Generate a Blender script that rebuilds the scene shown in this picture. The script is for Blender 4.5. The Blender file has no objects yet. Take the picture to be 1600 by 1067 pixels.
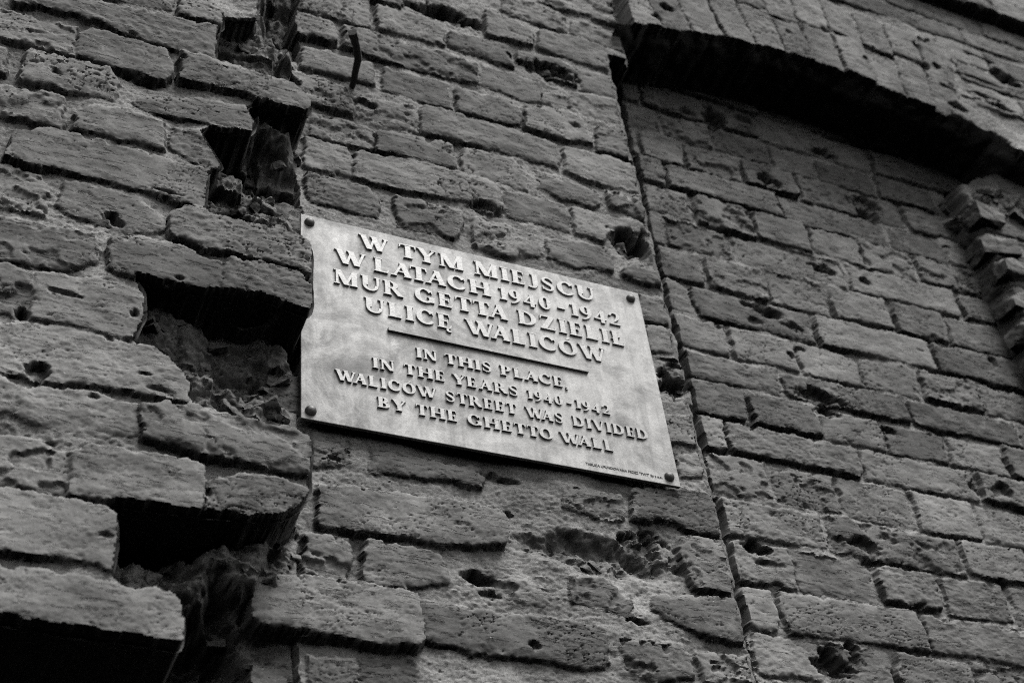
import bpy, bmesh, math, random
import numpy as np

S = bpy.context.scene
COL = S.collection
Z0 = 2.62                      # height of the plaque's lower edge above the pavement

# ------------------------------------------------------------------ camera
cam_d = bpy.data.cameras.new('camera')
cam = bpy.data.objects.new('camera', cam_d)
COL.objects.link(cam)
S.camera = cam
from mathutils import Matrix, Vector
RT = ((0.9125857, -0.3964121, -0.1002237), (0.1956190, 0.6385229, -0.7443263), (0.3590551, 0.6596559, 0.6602526))
CAM = Vector((-0.3745, -1.2130, -1.0219 + Z0))
m = Matrix.Identity(4)
for i in range(3):
    m[i][0] = RT[0][i]; m[i][1] = -RT[1][i]; m[i][2] = -RT[2][i]; m[i][3] = CAM[i]
cam.matrix_world = m
cam_d.sensor_width = 36.0
cam_d.lens = 36.0 * 2196.0 / 1600.0
cam_d.clip_start = 0.02
cam_d.clip_end = 500
cam_d.dof.use_dof = True
cam_d.dof.focus_distance = 1.72
cam_d.dof.aperture_fstop = 6.0

# ------------------------------------------------------------------ light: overcast, brightest high up and a little to the right
SUN_EL, SUN_AZ = math.radians(64), math.radians(27)      # azimuth measured from straight in front of the wall towards +x
sun_dir = Vector((math.sin(SUN_AZ) * math.cos(SUN_EL), -math.cos(SUN_AZ) * math.cos(SUN_EL), math.sin(SUN_EL)))
sun_d = bpy.data.lights.new('sun', 'SUN')
sun_d.energy = 1.5
sun_d.angle = math.radians(36)
sun_d.color = (1.0, 0.995, 0.985)
sun = bpy.data.objects.new('sun', sun_d)
COL.objects.link(sun)
sun.rotation_euler = sun_dir.to_track_quat('Z', 'Y').to_euler()
sun.location = (2, -4, 8)

world = bpy.data.worlds.new('World')
S.world = world
world.use_nodes = True
nt = world.node_tree
nt.nodes.clear()
sky = nt.nodes.new('ShaderNodeTexSky')
sky.sky_type = 'NISHITA'
sky.sun_disc = False
sky.sun_elevation = SUN_EL
sky.sun_rotation = math.atan2(sun_dir.x, sun_dir.y)
sky.dust_density = 4.0
bw = nt.nodes.new('ShaderNodeRGBToBW')                    # grey overcast: the photograph is black and white
tint = nt.nodes.new('ShaderNodeMix'); tint.data_type = 'RGBA'; tint.blend_type = 'MULTIPLY'
tint.inputs['Factor'].default_value = 1.0
tint.inputs['B'].default_value = (1.0, 0.995, 0.985, 1)
bg = nt.nodes.new('ShaderNodeBackground')
bg.inputs['Strength'].default_value = 0.06
wo = nt.nodes.new('ShaderNodeOutputWorld')
nt.links.new(sky.outputs[0], bw.inputs[0])
nt.links.new(bw.outputs[0], tint.inputs['A'])
nt.links.new(tint.outputs['Result'], bg.inputs['Color'])
nt.links.new(bg.outputs[0], wo.inputs['Surface'])

S.view_settings.view_transform = 'Standard'
S.view_settings.look = 'None'
S.view_settings.exposure = 1.52
S.view_settings.gamma = 1.0
S.view_settings.use_curve_mapping = False
S.render.engine = 'CYCLES'
S.cycles.use_denoising = False
S.cycles.filter_width = 1.1
S.cycles.max_bounces = 4
S.cycles.diffuse_bounces = 0

# ------------------------------------------------------------------ materials
def new_mat(name):
    mt = bpy.data.materials.new(name)
    mt.use_nodes = True
    n = mt.node_tree.nodes
    n.clear()
    out = n.new('ShaderNodeOutputMaterial')
    b = n.new('ShaderNodeBsdfPrincipled')
    mt.node_tree.links.new(b.outputs[0], out.inputs[0])
    return mt, n, mt.node_tree.links, b

def g3(v):
    return (v, v * 0.992, v * 0.975, 1)

def mix(n, l, fac, a, b, mode='MIX'):
    x = n.new('ShaderNodeMix'); x.data_type = 'RGBA'; x.blend_type = mode
    for key, v in (('Factor', fac), ('A', a), ('B', b)):
        if hasattr(v, 'is_linked') or isinstance(v, bpy.types.NodeSocket):
            l.new(v, x.inputs[key])
        else:
            x.inputs[key].default_value = v
    return x.outputs['Result']

def noise(n, l, vec, scale, detail=6, rough=0.6, dist=0.0):
    x = n.new('ShaderNodeTexNoise')
    x.inputs['Scale'].default_value = scale
    x.inputs['Detail'].default_value = detail
    x.inputs['Roughness'].default_value = rough
    x.inputs['Distortion'].default_value = dist
    l.new(vec, x.inputs['Vector'])
    return x.outputs['Fac']

def ramp(n, l, fac, stops):
    x = n.new('ShaderNodeValToRGB')
    e = x.color_ramp.elements
    while len(e) < len(stops):
        e.new(0.5)
    for el, (p, v) in zip(e, stops):
        el.position = p
        el.color = (v, v, v, 1) if not isinstance(v, tuple) else v
    l.new(fac, x.inputs[0])
    return x.outputs[0]

def bump(n, l, b, chain):
    prev = None
    for fac, strength, dist in chain:
        x = n.new('ShaderNodeBump')
        x.inputs['Strength'].default_value = strength
        x.inputs['Distance'].default_value = dist
        l.new(fac, x.inputs['Height'])
        if prev is not None:
            l.new(prev, x.inputs['Normal'])
        prev = x.outputs[0]
    l.new(prev, b.inputs['Normal'])

def make_masonry():
    mt, n, l, b = new_mat('old_brick_masonry')
    tc = n.new('ShaderNodeTexCoord').outputs['Object']
    mp = n.new('ShaderNodeMapping'); mp.inputs['Scale'].default_value = (1, 1, 2.2); l.new(tc, mp.inputs[0]); st = mp.outputs[0]
    am = n.new('ShaderNodeAttribute'); am.attribute_name = 'mortar'
    at = n.new('ShaderNodeAttribute'); at.attribute_name = 'tint'
    ad = n.new('ShaderNodeAttribute'); ad.attribute_name = 'raw'
    brick = mix(n, l, at.outputs['Fac'], g3(0.105), g3(0.25))
    blot = ramp(n, l, noise(n, l, st, 26, 8, 0.65, 0.4), [(0.30, 0.72), (0.70, 1.22)])
    brick = mix(n, l, 1.0, brick, blot, 'MULTIPLY')
    grain = ramp(n, l, noise(n, l, st, 380, 6, 0.8), [(0.32, 0.60), (0.70, 1.38)])
    brick = mix(n, l, 1.0, brick, grain, 'MULTIPLY')
    # lime bloom left on the faces
    bloom = ramp(n, l, noise(n, l, tc, 17, 9, 0.72, 0.6), [(0.54, 0.0), (0.72, 0.55)])
    brick = mix(n, l, bloom, brick, g3(0.34))
    mort = ramp(n, l, noise(n, l, tc, 330, 5, 0.75), [(0.27, g3(0.14)), (0.73, g3(0.39))])
    mblot = ramp(n, l, noise(n, l, tc, 14, 6, 0.6), [(0.3, 0.68), (0.7, 1.12)])
    mort = mix(n, l, 1.0, mort, mblot, 'MULTIPLY')
    raw = ramp(n, l, noise(n, l, tc, 120, 8, 0.7), [(0.3, g3(0.10)), (0.72, g3(0.22))])
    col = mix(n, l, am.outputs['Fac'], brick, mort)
    soot = ramp(n, l, noise(n, l, tc, 4.5, 6, 0.62, 0.5), [(0.30, 0.70), (0.62, 1.10)])
    col = mix(n, l, 1.0, col, soot, 'MULTIPLY')
    col = mix(n, l, ad.outputs['Fac'], col, raw)
    # a few pale lime specks
    spk = ramp(n, l, noise(n, l, tc, 210, 2, 0.5), [(0.775, 0.0), (0.80, 0.8)])
    col = mix(n, l, spk, col, g3(0.6))
    l.new(col, b.inputs['Base Color'])
    b.inputs['Roughness'].default_value = 0.93
    b.inputs['Specular IOR Level'].default_value = 0.15
    mc = n.new('ShaderNodeMapping'); mc.inputs['Scale'].default_value = (34, 34, 190); mc.inputs['Rotation'].default_value = (0, 0.10, 0); l.new(tc, mc.inputs[0])
    fis = ramp(n, l, noise(n, l, mc.outputs[0], 1.0, 5, 0.6, 0.4), [(0.37, 0.0), (0.43, 1.0)])
    pit = ramp(n, l, noise(n, l, tc, 330, 3, 0.5), [(0.26, 0.0), (0.36, 1.0)])
    def weigh(sock, lo, hi):                                  # fired faces are smoother than the sandy joints
        mr = n.new('ShaderNodeMapRange'); mr.inputs['To Min'].default_value = lo; mr.inputs['To Max'].default_value = hi; l.new(am.outputs['Fac'], mr.inputs['Value'])
        mm = n.new('ShaderNodeMath'); mm.operation = 'MULTIPLY'; l.new(sock, mm.inputs[0]); l.new(mr.outputs[0], mm.inputs[1]); return mm.outputs[0]
    def worn(sock):                                         # some bricks are smooth, some deeply weathered
        mr = n.new('ShaderNodeMapRange'); mr.inputs['From Min'].default_value = 0.15; mr.inputs['From Max'].default_value = 0.85
        mr.inputs['To Min'].default_value = 1.25; mr.inputs['To Max'].default_value = 0.30; l.new(at.outputs['Fac'], mr.inputs['Value'])
        mm = n.new('ShaderNodeMath'); mm.operation = 'MULTIPLY'; l.new(sock, mm.inputs[0]); l.new(mr.outputs[0], mm.inputs[1]); return mm.outputs[0]
    bump(n, l, b, [(weigh(worn(fis), 1.0, 0.15), 1.0, 0.0036), (pit, 0.2, 0.0012), (weigh(worn(noise(n, l, st, 260, 8, 0.72, 0.3)), 0.20, 0.75), 0.55, 0.0024), (weigh(noise(n, l, tc, 900, 4, 0.7), 0.3, 1.0), 0.5, 0.0008)])
    return mt

def make_brass():
    mt, n, l, b = new_mat('weathered_cast_metal')
    tc = n.new('ShaderNodeTexCoord').outputs['Object']
    mp = n.new('ShaderNodeMapping'); mp.inputs['Scale'].default_value = (1.0, 1.0, 0.55); l.new(tc, mp.inputs[0]); st = mp.outputs[0]
    sx = n.new('ShaderNodeSeparateXYZ'); l.new(tc, sx.inputs[0])
    gr = n.new('ShaderNodeMath'); gr.operation = 'MULTIPLY_ADD'          # the mottling is darker towards the left side
    gr.inputs[1].default_value = 0.22; gr.inputs[2].default_value = -0.045; l.new(sx.outputs[0], gr.inputs[0])
    ad = n.new('ShaderNodeMath'); ad.operation = 'ADD'; l.new(gr.outputs[0], ad.inputs[0]); l.new(noise(n, l, tc, 13, 10, 0.72, 1.2), ad.inputs[1])
    a = ramp(n, l, ad.outputs[0], [(0.36, g3(0.14)), (0.45, g3(0.255)), (0.56, g3(0.365))])
    c = ramp(n, l, noise(n, l, st, 34, 8, 0.75, 0.5), [(0.32, 0.66), (0.58, 1.06)])
    col = mix(n, l, 1.0, a, c, 'MULTIPLY')
    md = n.new('ShaderNodeMapping'); md.inputs['Scale'].default_value = (95, 95, 7); l.new(tc, md.inputs[0])
    drip = ramp(n, l, noise(n, l, md.outputs[0], 1.0, 5, 0.6, 0.3), [(0.32, 0.80), (0.55, 1.03)])
    col = mix(n, l, 1.0, col, drip, 'MULTIPLY')
    f = ramp(n, l, noise(n, l, tc, 260, 5, 0.7), [(0.27, 0.72), (0.52, 1.04)])
    col = mix(n, l, 1.0, col, f, 'MULTIPLY')
    l.new(col, b.inputs['Base Color'])
    b.inputs['Metallic'].default_value = 0.18
    r = ramp(n, l, noise(n, l, tc, 30, 6, 0.6), [(0.3, 0.50), (0.7, 0.68)])
    l.new(r, b.inputs['Roughness'])
    ms = n.new('ShaderNodeMapping'); ms.inputs['Scale'].default_value = (900, 900, 40); ms.inputs['Rotation'].default_value = (0, 0.3, 0); l.new(tc, ms.inputs[0])
    scr = ramp(n, l, noise(n, l, ms.outputs[0], 1.0, 3, 0.5), [(0.62, 0.0), (0.72, 1.0)])
    bump(n, l, b, [(noise(n, l, tc, 60, 6, 0.6), 0.14, 0.004), (scr, 0.10, 0.0006), (noise(n, l, tc, 700, 3, 0.6), 0.25, 0.0008)])
    return mt

def make_iron(name, lo, hi, metallic):
    mt, n, l, b = new_mat(name)
    tc = n.new('ShaderNodeTexCoord').outputs['Object']
    col = ramp(n, l, noise(n, l, tc, 160, 7, 0.7), [(0.3, g3(lo)), (0.7, g3(hi))])
    l.new(col, b.inputs['Base Color'])
    b.inputs['Metallic'].default_value = metallic
    b.inputs['Roughness'].default_value = 0.5 if metallic else 0.85
    bump(n, l, b, [(noise(n, l, tc, 300, 6, 0.7), 0.4, 0.001)])
    return mt

def make_plain(name, v, rough=0.9, scale=40):
    mt, n, l, b = new_mat(name)
    tc = n.new('ShaderNodeTexCoord').outputs['Object']
    col = ramp(n, l, noise(n, l, tc, scale, 8, 0.65), [(0.3, g3(v * 0.75)), (0.7, g3(v * 1.25))])
    l.new(col, b.inputs['Base Color'])
    b.inputs['Roughness'].default_value = rough
    bump(n, l, b, [(noise(n, l, tc, scale * 5, 6, 0.7), 0.4, 0.003)])
    return mt

def make_core():
    mt, n, l, b = new_mat('plain_coursed_brick')
    tc = n.new('ShaderNodeTexCoord').outputs['Object']
    sp = n.new('ShaderNodeSeparateXYZ'); l.new(tc, sp.inputs[0])
    cb = n.new('ShaderNodeCombineXYZ'); l.new(sp.outputs[0], cb.inputs[0]); l.new(sp.outputs[2], cb.inputs[1])
    br = n.new('ShaderNodeTexBrick')
    br.inputs['Scale'].default_value = 1.0; br.inputs['Brick Width'].default_value = 0.262; br.inputs['Row Height'].default_value = 0.0724
    br.inputs['Mortar Size'].default_value = 0.005; br.inputs['Mortar Smooth'].default_value = 0.4
    br.inputs['Color1'].default_value = g3(0.12); br.inputs['Color2'].default_value = g3(0.22); br.inputs['Mortar'].default_value = g3(0.26)
    l.new(cb.outputs[0], br.inputs['Vector'])
    gr = ramp(n, l, noise(n, l, tc, 60, 9, 0.75), [(0.3, 0.62), (0.7, 1.3)])
    l.new(mix(n, l, 1.0, br.outputs['Color'], gr, 'MULTIPLY'), b.inputs['Base Color'])
    b.inputs['Roughness'].default_value = 0.93
    iv = n.new('ShaderNodeMath'); iv.operation = 'SUBTRACT'; iv.inputs[0].default_value = 1.0; l.new(br.outputs['Fac'], iv.inputs[1])
    bump(n, l, b, [(iv.outputs[0], 0.9, 0.008), (noise(n, l, tc, 160, 8, 0.7), 0.6, 0.004)])
    return mt

M_MASONRY = make_masonry()
M_CORE = make_core()
M_BRASS = make_brass()
M_LETTER = make_iron('rubbed_cast_letters', 0.29, 0.37, 0.25)
M_BOLT = make_iron('dark_bronze_bolt', 0.05, 0.12, 0.7)
M_IRON = make_iron('rusted_iron', 0.02, 0.075, 0.0)
M_PAINT = make_plain('black_lettering_paint', 0.02, 0.6, 300)
M_PAVE = make_plain('dark_pavement', 0.05, 0.9, 12)

# ------------------------------------------------------------------ helpers
def mesh_obj(name, verts, faces, mat, parent=None, smooth=False):
    me = bpy.data.meshes.new(name)
    me.from_pydata(verts, [], faces)
    me.update()
    if smooth:
        me.shade_smooth()
    o = bpy.data.objects.new(name, me)
    COL.objects.link(o)
    if mat: me.materials.append(mat)
    if parent is not None: o.parent = parent
    return o

def empty(name, loc):
    o = bpy.data.objects.new(name, None)
    o.empty_display_size = 0.1
    o.location = loc
    COL.objects.link(o)
    return o

# ------------------------------------------------------------------ bricks, outlines and damage, in metres on the wall (x along, z above the plaque edge)
BRICKS=[
('L',None,[(-0.3245,0.6531),(-0.2025,0.6659),(-0.1999,0.6235),(-0.3195,0.6037)]),
('L',0.003,[(-0.1863,0.6616),(-0.1453,0.6633),(-0.129,0.6379),(-0.1291,0.6155),(-0.1873,0.6162)]),
('L',0.003,[(-0.3971,0.5754),(-0.1359,0.6065),(-0.1367,0.5375),(-0.1973,0.5371),(-0.2517,0.539),(-0.3201,0.5533),(-0.393,0.5436)]),
('L',None,[(-0.4405,0.5234),(-0.3166,0.5271),(-0.314,0.4703),(-0.4328,0.4706)]),
('L',0,[(-0.3074,0.5231),(-0.3002,0.532),(-0.1993,0.5293),(-0.1896,0.4925),(-0.1997,0.4681),(-0.2623,0.4691),(-0.3092,0.4777)]),
('L',0.005,[(-0.1783,0.5303),(-0.1243,0.5303),(-0.0806,0.5296),(-0.0273,0.5271),(-0.004,0.5022),(-0.0059,0.4756),(-0.0796,0.4768),(-0.1055,0.4835),(-0.1779,0.4773)]),
('L',None,[(-0.43,0.451),(-0.3945,0.4488),(-0.3875,0.4072),(-0.4239,0.409)]),
('L',0.002,[(-0.3694,0.4536),(-0.3167,0.4586),(-0.2678,0.4588),(-0.2559,0.4404),(-0.2566,0.4018),(-0.3144,0.4006),(-0.3658,0.4002)]),
('L',-0.002,[(-0.2309,0.406),(-0.2147,0.4253),(-0.1549,0.4499),(-0.1257,0.4513),(-0.0877,0.4575),(-0.0786,0.4284),(-0.0824,0.4102),(-0.1034,0.4122),(-0.1364,0.4057),(-0.1611,0.4086),(-0.2051,0.4012)]),
('L',None,[(-0.4197,0.3798),(-0.3619,0.387),(-0.319,0.3862),(-0.3144,0.3574),(-0.3123,0.3247),(-0.339,0.332),(-0.4127,0.3321)]),
('L',0.002,[(-0.2853,0.3777),(-0.2437,0.3882),(-0.1959,0.3823),(-0.1924,0.3529),(-0.1952,0.3349),(-0.224,0.3348),(-0.2981,0.3314),(-0.2986,0.3577)]),
('L',-0.003,[(-0.1823,0.3814),(-0.1503,0.3876),(-0.1327,0.3547),(-0.1026,0.3282),(-0.1506,0.3263),(-0.1798,0.3395)]),
('L',0.003,[(-0.362,0.295),(-0.338,0.3112),(-0.313,0.3174),(-0.2717,0.3143),(-0.2148,0.3145),(-0.1364,0.3112),(-0.1382,0.2438),(-0.2021,0.2534),(-0.2572,0.2531),(-0.3424,0.2525),(-0.3653,0.2552)]),
('L',None,[(-0.3997,0.2425),(-0.3721,0.2428),(-0.3239,0.2404),(-0.3176,0.2099),(-0.3167,0.1783),(-0.3638,0.1813),(-0.3909,0.1814)]),
('L',-0.003,[(-0.3009,0.2387),(-0.2577,0.2418),(-0.2205,0.2391),(-0.1894,0.221),(-0.178,0.2193),(-0.1877,0.1944),(-0.2198,0.1818),(-0.251,0.1843),(-0.2873,0.1914),(-0.3,0.1977)]),
('L',0.003,[(-0.1733,0.2286),(-0.1602,0.2386),(-0.0746,0.2368),(-0.0267,0.2355),(-0.0057,0.2276),(-0.0034,0.2017),(-0.006,0.1715),(-0.0226,0.1784),(-0.0735,0.1801),(-0.1346,0.1803),(-0.174,0.1892)]),
('L',-0.001,[(-0.3873,0.1567),(-0.3607,0.1584),(-0.3203,0.1615),(-0.2612,0.1632),(-0.2556,0.1412),(-0.2554,0.124),(-0.2863,0.1026),(-0.3524,0.0961),(-0.3779,0.0921)]),
('L',0.003,[(-0.2395,0.1597),(-0.2187,0.1684),(-0.1861,0.1704),(-0.1504,0.1669),(-0.1351,0.1579),(-0.1155,0.1566),(-0.1169,0.1149),(-0.1329,0.1102),(-0.1736,0.1104),(-0.2142,0.1104),(-0.2378,0.1153)]),
('L',0.004,[(-0.1075,0.1643),(-0.0733,0.1705),(-0.0226,0.1676),(-0.0053,0.1547),(-0.0039,0.1289),(-0.0071,0.1094),(-0.0264,0.1142),(-0.0723,0.1247),(-0.1112,0.1196)]),
('L',-0.002,[(-0.377,0.0856),(-0.3181,0.0871),(-0.3113,0.0415),(-0.3279,0.0184),(-0.367,0.0166)]),
('L',-0.002,[(-0.3115,0.0872),(-0.2443,0.0945),(-0.2128,0.092),(-0.1964,0.0791),(-0.1954,0.0552),(-0.2014,0.0346),(-0.207,0.0182),(-0.2609,0.0203),(-0.3103,0.0224),(-0.3086,0.0517)]),
('L',-0.001,[(-0.3656,0.0071),(-0.2832,0.0133),(-0.2033,0.0136),(-0.1723,0.0115),(-0.1503,-0.0121),(-0.1403,-0.0322),(-0.1391,-0.0549),(-0.2049,-0.0513),(-0.2817,-0.0578),(-0.356,-0.0592)]),
('L',-0.001,[(-0.3548,-0.0674),(-0.3151,-0.066),(-0.3084,-0.1043),(-0.3479,-0.115)]),
('L',0,[(-0.3088,-0.0771),(-0.2927,-0.0715),(-0.274,-0.0704),(-0.1938,-0.0676),(-0.1889,-0.107),(-0.2437,-0.1199),(-0.2751,-0.1163),(-0.3065,-0.1096)]),
('L',0.005,[(-0.1889,-0.0716),(-0.1374,-0.0615),(-0.0684,-0.0675),(-0.0332,-0.0693),(-0.0089,-0.0728),(-0.0054,-0.0895),(-0.0099,-0.1244),(-0.0673,-0.1227),(-0.1838,-0.1142)]),
('L',-0.001,[(-0.3448,-0.1365),(-0.3209,-0.1376),(-0.2849,-0.1377),(-0.2541,-0.1517),(-0.2534,-0.1695),(-0.2526,-0.1945),(-0.3133,-0.1943),(-0.3363,-0.1944)]),
('L',0.004,[(-0.2512,-0.1495),(-0.2359,-0.1359),(-0.1664,-0.1334),(-0.1205,-0.1369),(-0.1161,-0.1618),(-0.1276,-0.1938),(-0.1689,-0.1915),(-0.2273,-0.1942),(-0.2473,-0.1935)]),
('L',0.004,[(-0.1133,-0.1516),(-0.0669,-0.1392),(-0.0328,-0.1406),(-0.0072,-0.1471),(-0.0204,-0.1675),(-0.0393,-0.1838),(-0.0659,-0.1887),(-0.1148,-0.193)]),
('L',0.004,[(-0.335,-0.2038),(-0.312,-0.2038),(-0.2534,-0.2037),(-0.2139,-0.2075),(-0.2024,-0.2136),(-0.1997,-0.2455),(-0.2039,-0.2734),(-0.2114,-0.2689),(-0.2581,-0.2668),(-0.326,-0.2658)]),
('L',0.008,[(-0.3223,-0.2912),(-0.2999,-0.2943),(-0.2558,-0.2873),(-0.2182,-0.2896),(-0.1941,-0.299),(-0.1561,-0.2911),(-0.1409,-0.2944),(-0.132,-0.3124),(-0.1317,-0.3395),(-0.1349,-0.3466),(-0.176,-0.3435),(-0.2384,-0.3429),(-0.3156,-0.3376)]),
('P',None,[(0.0085,0.8781),(0.1164,0.8875),(0.114,0.8195),(0.0083,0.8183)]),
('P',None,[(0.13,0.8784),(0.2411,0.882),(0.238,0.8239),(0.1287,0.818)]),
('P',None,[(0.2546,0.8674),(0.3586,0.8727),(0.3599,0.8218),(0.2539,0.8293)]),
('P',None,[(0.1187,0.924),(0.1724,0.9218),(0.1689,0.8953),(0.122,0.8937)]),
('P',None,[(0.323,0.9581),(0.3731,0.9525),(0.405,0.94),(0.4065,0.903),(0.3669,0.8958),(0.3238,0.8938)]),
('P',0.002,[(0.3641,1.0132),(0.4345,1.032),(0.481,1.0181),(0.4767,0.9693),(0.375,0.9699),(0.3604,0.9777)]),
('P',None,[(0.4966,1.0141),(0.6156,1.022),(0.6159,0.9714),(0.5459,0.9676),(0.4909,0.974)]),
('P',0.002,[(0.4489,1.0777),(0.6181,1.1289),(0.6247,1.0745),(0.6192,1.0428),(0.5063,1.0377),(0.4384,1.0435)]),
('P',0.004,[(0.4223,0.9444),(0.4946,0.9573),(0.5434,0.9517),(0.6192,0.9398),(0.5784,0.8916),(0.4846,0.888),(0.4212,0.8972)]),
('P',None,[(0.3758,0.8717),(0.4529,0.876),(0.4795,0.8613),(0.4742,0.8246),(0.4471,0.8337),(0.4132,0.8431),(0.3734,0.8498)]),
('P',None,[(0.4877,0.8683),(0.5728,0.8804),(0.5761,0.8417),(0.5756,0.8243),(0.4842,0.8203)]),
('P',None,[(-0.0028,0.798),(0.0541,0.7984),(0.0585,0.7562),(-0.0038,0.7471)]),
('P',0.001,[(0.0759,0.8035),(0.1273,0.8072),(0.2913,0.8004),(0.2901,0.7506),(0.2355,0.7452),(0.1351,0.7421),(0.094,0.748),(0.0747,0.7539)]),
('P',None,[(0.3069,0.8005),(0.3566,0.8018),(0.4073,0.7966),(0.4036,0.7489),(0.3667,0.7419),(0.351,0.7517),(0.3035,0.753)]),
('P',-0.008,[(0.4112,0.7815),(0.4603,0.7852),(0.4575,0.7576),(0.4072,0.7503)]),
('P',None,[(0.4688,0.8038),(0.5721,0.8178),(0.5791,0.7886),(0.5828,0.7684),(0.5233,0.7528),(0.4761,0.7504),(0.4622,0.7661)]),
('P',None,[(0.0071,0.7156),(0.0629,0.7215),(0.1157,0.7209),(0.1139,0.6734),(0.0619,0.6713),(0.007,0.6691)]),
('P',None,[(0.1364,0.7251),(0.2364,0.728),(0.2384,0.6708),(0.183,0.6683),(0.1341,0.6726)]),
('P',None,[(0.2565,0.7252),(0.3484,0.728),(0.3603,0.7152),(0.3587,0.6722),(0.3423,0.672),(0.2541,0.6694)]),
('P',0.001,[(0.373,0.7283),(0.4346,0.7419),(0.4736,0.7331),(0.48,0.6768),(0.4302,0.6688),(0.3696,0.6718)]),
('P',None,[(0.4997,0.7224),(0.572,0.7323),(0.5787,0.7179),(0.58,0.6786),(0.572,0.6707),(0.4946,0.6683)]),
('P',None,[(-0.0162,0.653),(0.0195,0.6563),(0.0635,0.6507),(0.0828,0.6346),(0.0807,0.5925),(0.0267,0.5896),(-0.0112,0.5916)]),
('P',-0.002,[(0.0917,0.6368),(0.1807,0.646),(0.1795,0.5905),(0.1434,0.5896),(0.0906,0.5979)]),
('P',0.002,[(0.1936,0.6557),(0.255,0.6544),(0.3404,0.6543),(0.416,0.6464),(0.4132,0.5927),(0.3338,0.5946),(0.2501,0.5956),(0.1907,0.5934)]),
('P',None,[(0.4315,0.6462),(0.5072,0.6544),(0.572,0.6487),(0.5745,0.6225),(0.5745,0.5849),(0.4843,0.5826),(0.4282,0.5907)]),
('P',None,[(0.018,0.5717),(0.0696,0.5736),(0.1121,0.5687),(0.1104,0.5256),(0.0684,0.5236),(0.0178,0.5237)]),
('P',None,[(0.1208,0.5678),(0.2354,0.5783),(0.2346,0.5293),(0.1744,0.5214),(0.1182,0.5257)]),
('P',None,[(0.2518,0.5787),(0.3321,0.5793),(0.3477,0.5675),(0.3475,0.5201),(0.3256,0.5195),(0.2519,0.5187)]),
('P',None,[(0.3781,0.5727),(0.4223,0.5724),(0.4732,0.5611),(0.4746,0.5355),(0.4589,0.5259),(0.413,0.5287),(0.3758,0.5372)]),
('P',None,[(0.4955,0.5688),(0.572,0.5765),(0.5754,0.5529),(0.5763,0.5271),(0.572,0.52),(0.496,0.5385)]),
('P',None,[(0.0121,0.5132),(0.0729,0.5142),(0.0771,0.4925),(0.0789,0.4568),(0.0669,0.4578),(0.0101,0.4531)]),
('P',0.002,[(0.085,0.5077),(0.1742,0.5185),(0.2438,0.5186),(0.299,0.5116),(0.3015,0.467),(0.2879,0.4516),(0.2541,0.4631),(0.1608,0.4524),(0.0835,0.4558)]),
('P',None,[(0.3137,0.5056),(0.3243,0.5079),(0.4139,0.512),(0.4125,0.4576),(0.3591,0.4537),(0.3185,0.4551),(0.3074,0.4649)]),
('P',None,[(0.4272,0.5081),(0.4728,0.5107),(0.572,0.5178),(0.572,0.5077),(0.484,0.4794),(0.4691,0.454),(0.4238,0.4558)]),
('P',None,[(0.0136,0.436),(0.0987,0.436),(0.112,0.4184),(0.1107,0.3833),(0.016,0.3842)]),
('P',None,[(0.1389,0.4329),(0.2351,0.4365),(0.2372,0.4149),(0.2226,0.3766),(0.1445,0.3767)]),
('P',-0.003,[(0.2563,0.4317),(0.3162,0.4342),(0.3537,0.4264),(0.3565,0.3841),(0.3094,0.372),(0.2587,0.383)]),
('P',0.001,[(0.3728,0.4246),(0.4659,0.434),(0.4749,0.4114),(0.4712,0.3892),(0.4052,0.377),(0.3707,0.3846)]),
('P',None,[(0.4987,0.408),(0.572,0.4066),(0.572,0.3807),(0.5203,0.3803),(0.4919,0.3875)]),
('P',-0.004,[(-0.0406,0.3661),(0.0028,0.366),(0.0027,0.3316),(-0.0359,0.3334)]),
('P',-0.004,[(-0.0059,0.347),(0.1274,0.3474),(0.126,0.3164),(-0.0059,0.3167)]),
('P',None,[(0.5099,0.3527),(0.5732,0.3574),(0.5768,0.3113),(0.572,0.3062),(0.5099,0.3072)]),
('P',-0.003,[(0.5119,0.2954),(0.572,0.2987),(0.5757,0.2752),(0.5768,0.2548),(0.514,0.2521)]),
('P',-0.009,[(0.519,0.2355),(0.5766,0.2391),(0.5799,0.2104),(0.5159,0.1938)]),
('P',None,[(0.5077,0.1265),(0.5787,0.1381),(0.5771,0.1079),(0.572,0.0913),(0.5088,0.0834)]),
('P',-0.001,[(0.5128,0.0652),(0.5764,0.0733),(0.577,0.0449),(0.5172,0.0307)]),
('P',-0.003,[(-0.044,0.0665),(0.0025,0.073),(0.0024,0.0193),(-0.0416,0.0168)]),
('P',-0.003,[(0.0191,-0.0072),(0.0599,-0.0114),(0.0608,-0.0372),(0.0188,-0.0532)]),
('P',-0.003,[(0.0911,-0.0151),(0.1509,-0.0147),(0.2289,-0.0158),(0.2284,-0.0386),(0.1817,-0.0385),(0.0885,-0.0444)]),
('P',0,[(0.3385,-0.0265),(0.4164,-0.0212),(0.4125,-0.0547),(0.3816,-0.0594),(0.3349,-0.052)]),
('P',0.002,[(0.4365,-0.0104),(0.5072,0.0053),(0.5721,0.0018),(0.5821,-0.0214),(0.5772,-0.0508),(0.517,-0.0589),(0.4822,-0.0487),(0.4291,-0.0517)]),
('P',0.005,[(0.0245,-0.0833),(0.0696,-0.0798),(0.1469,-0.0792),(0.2357,-0.0734),(0.2498,-0.0953),(0.2472,-0.1198),(0.2062,-0.1304),(0.1688,-0.1368),(0.1168,-0.1347),(0.0239,-0.1359)]),
('P',0.002,[(0.4886,-0.0715),(0.572,-0.0645),(0.5787,-0.0804),(0.5787,-0.1272),(0.572,-0.1411),(0.4994,-0.1401),(0.4876,-0.111)]),
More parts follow.
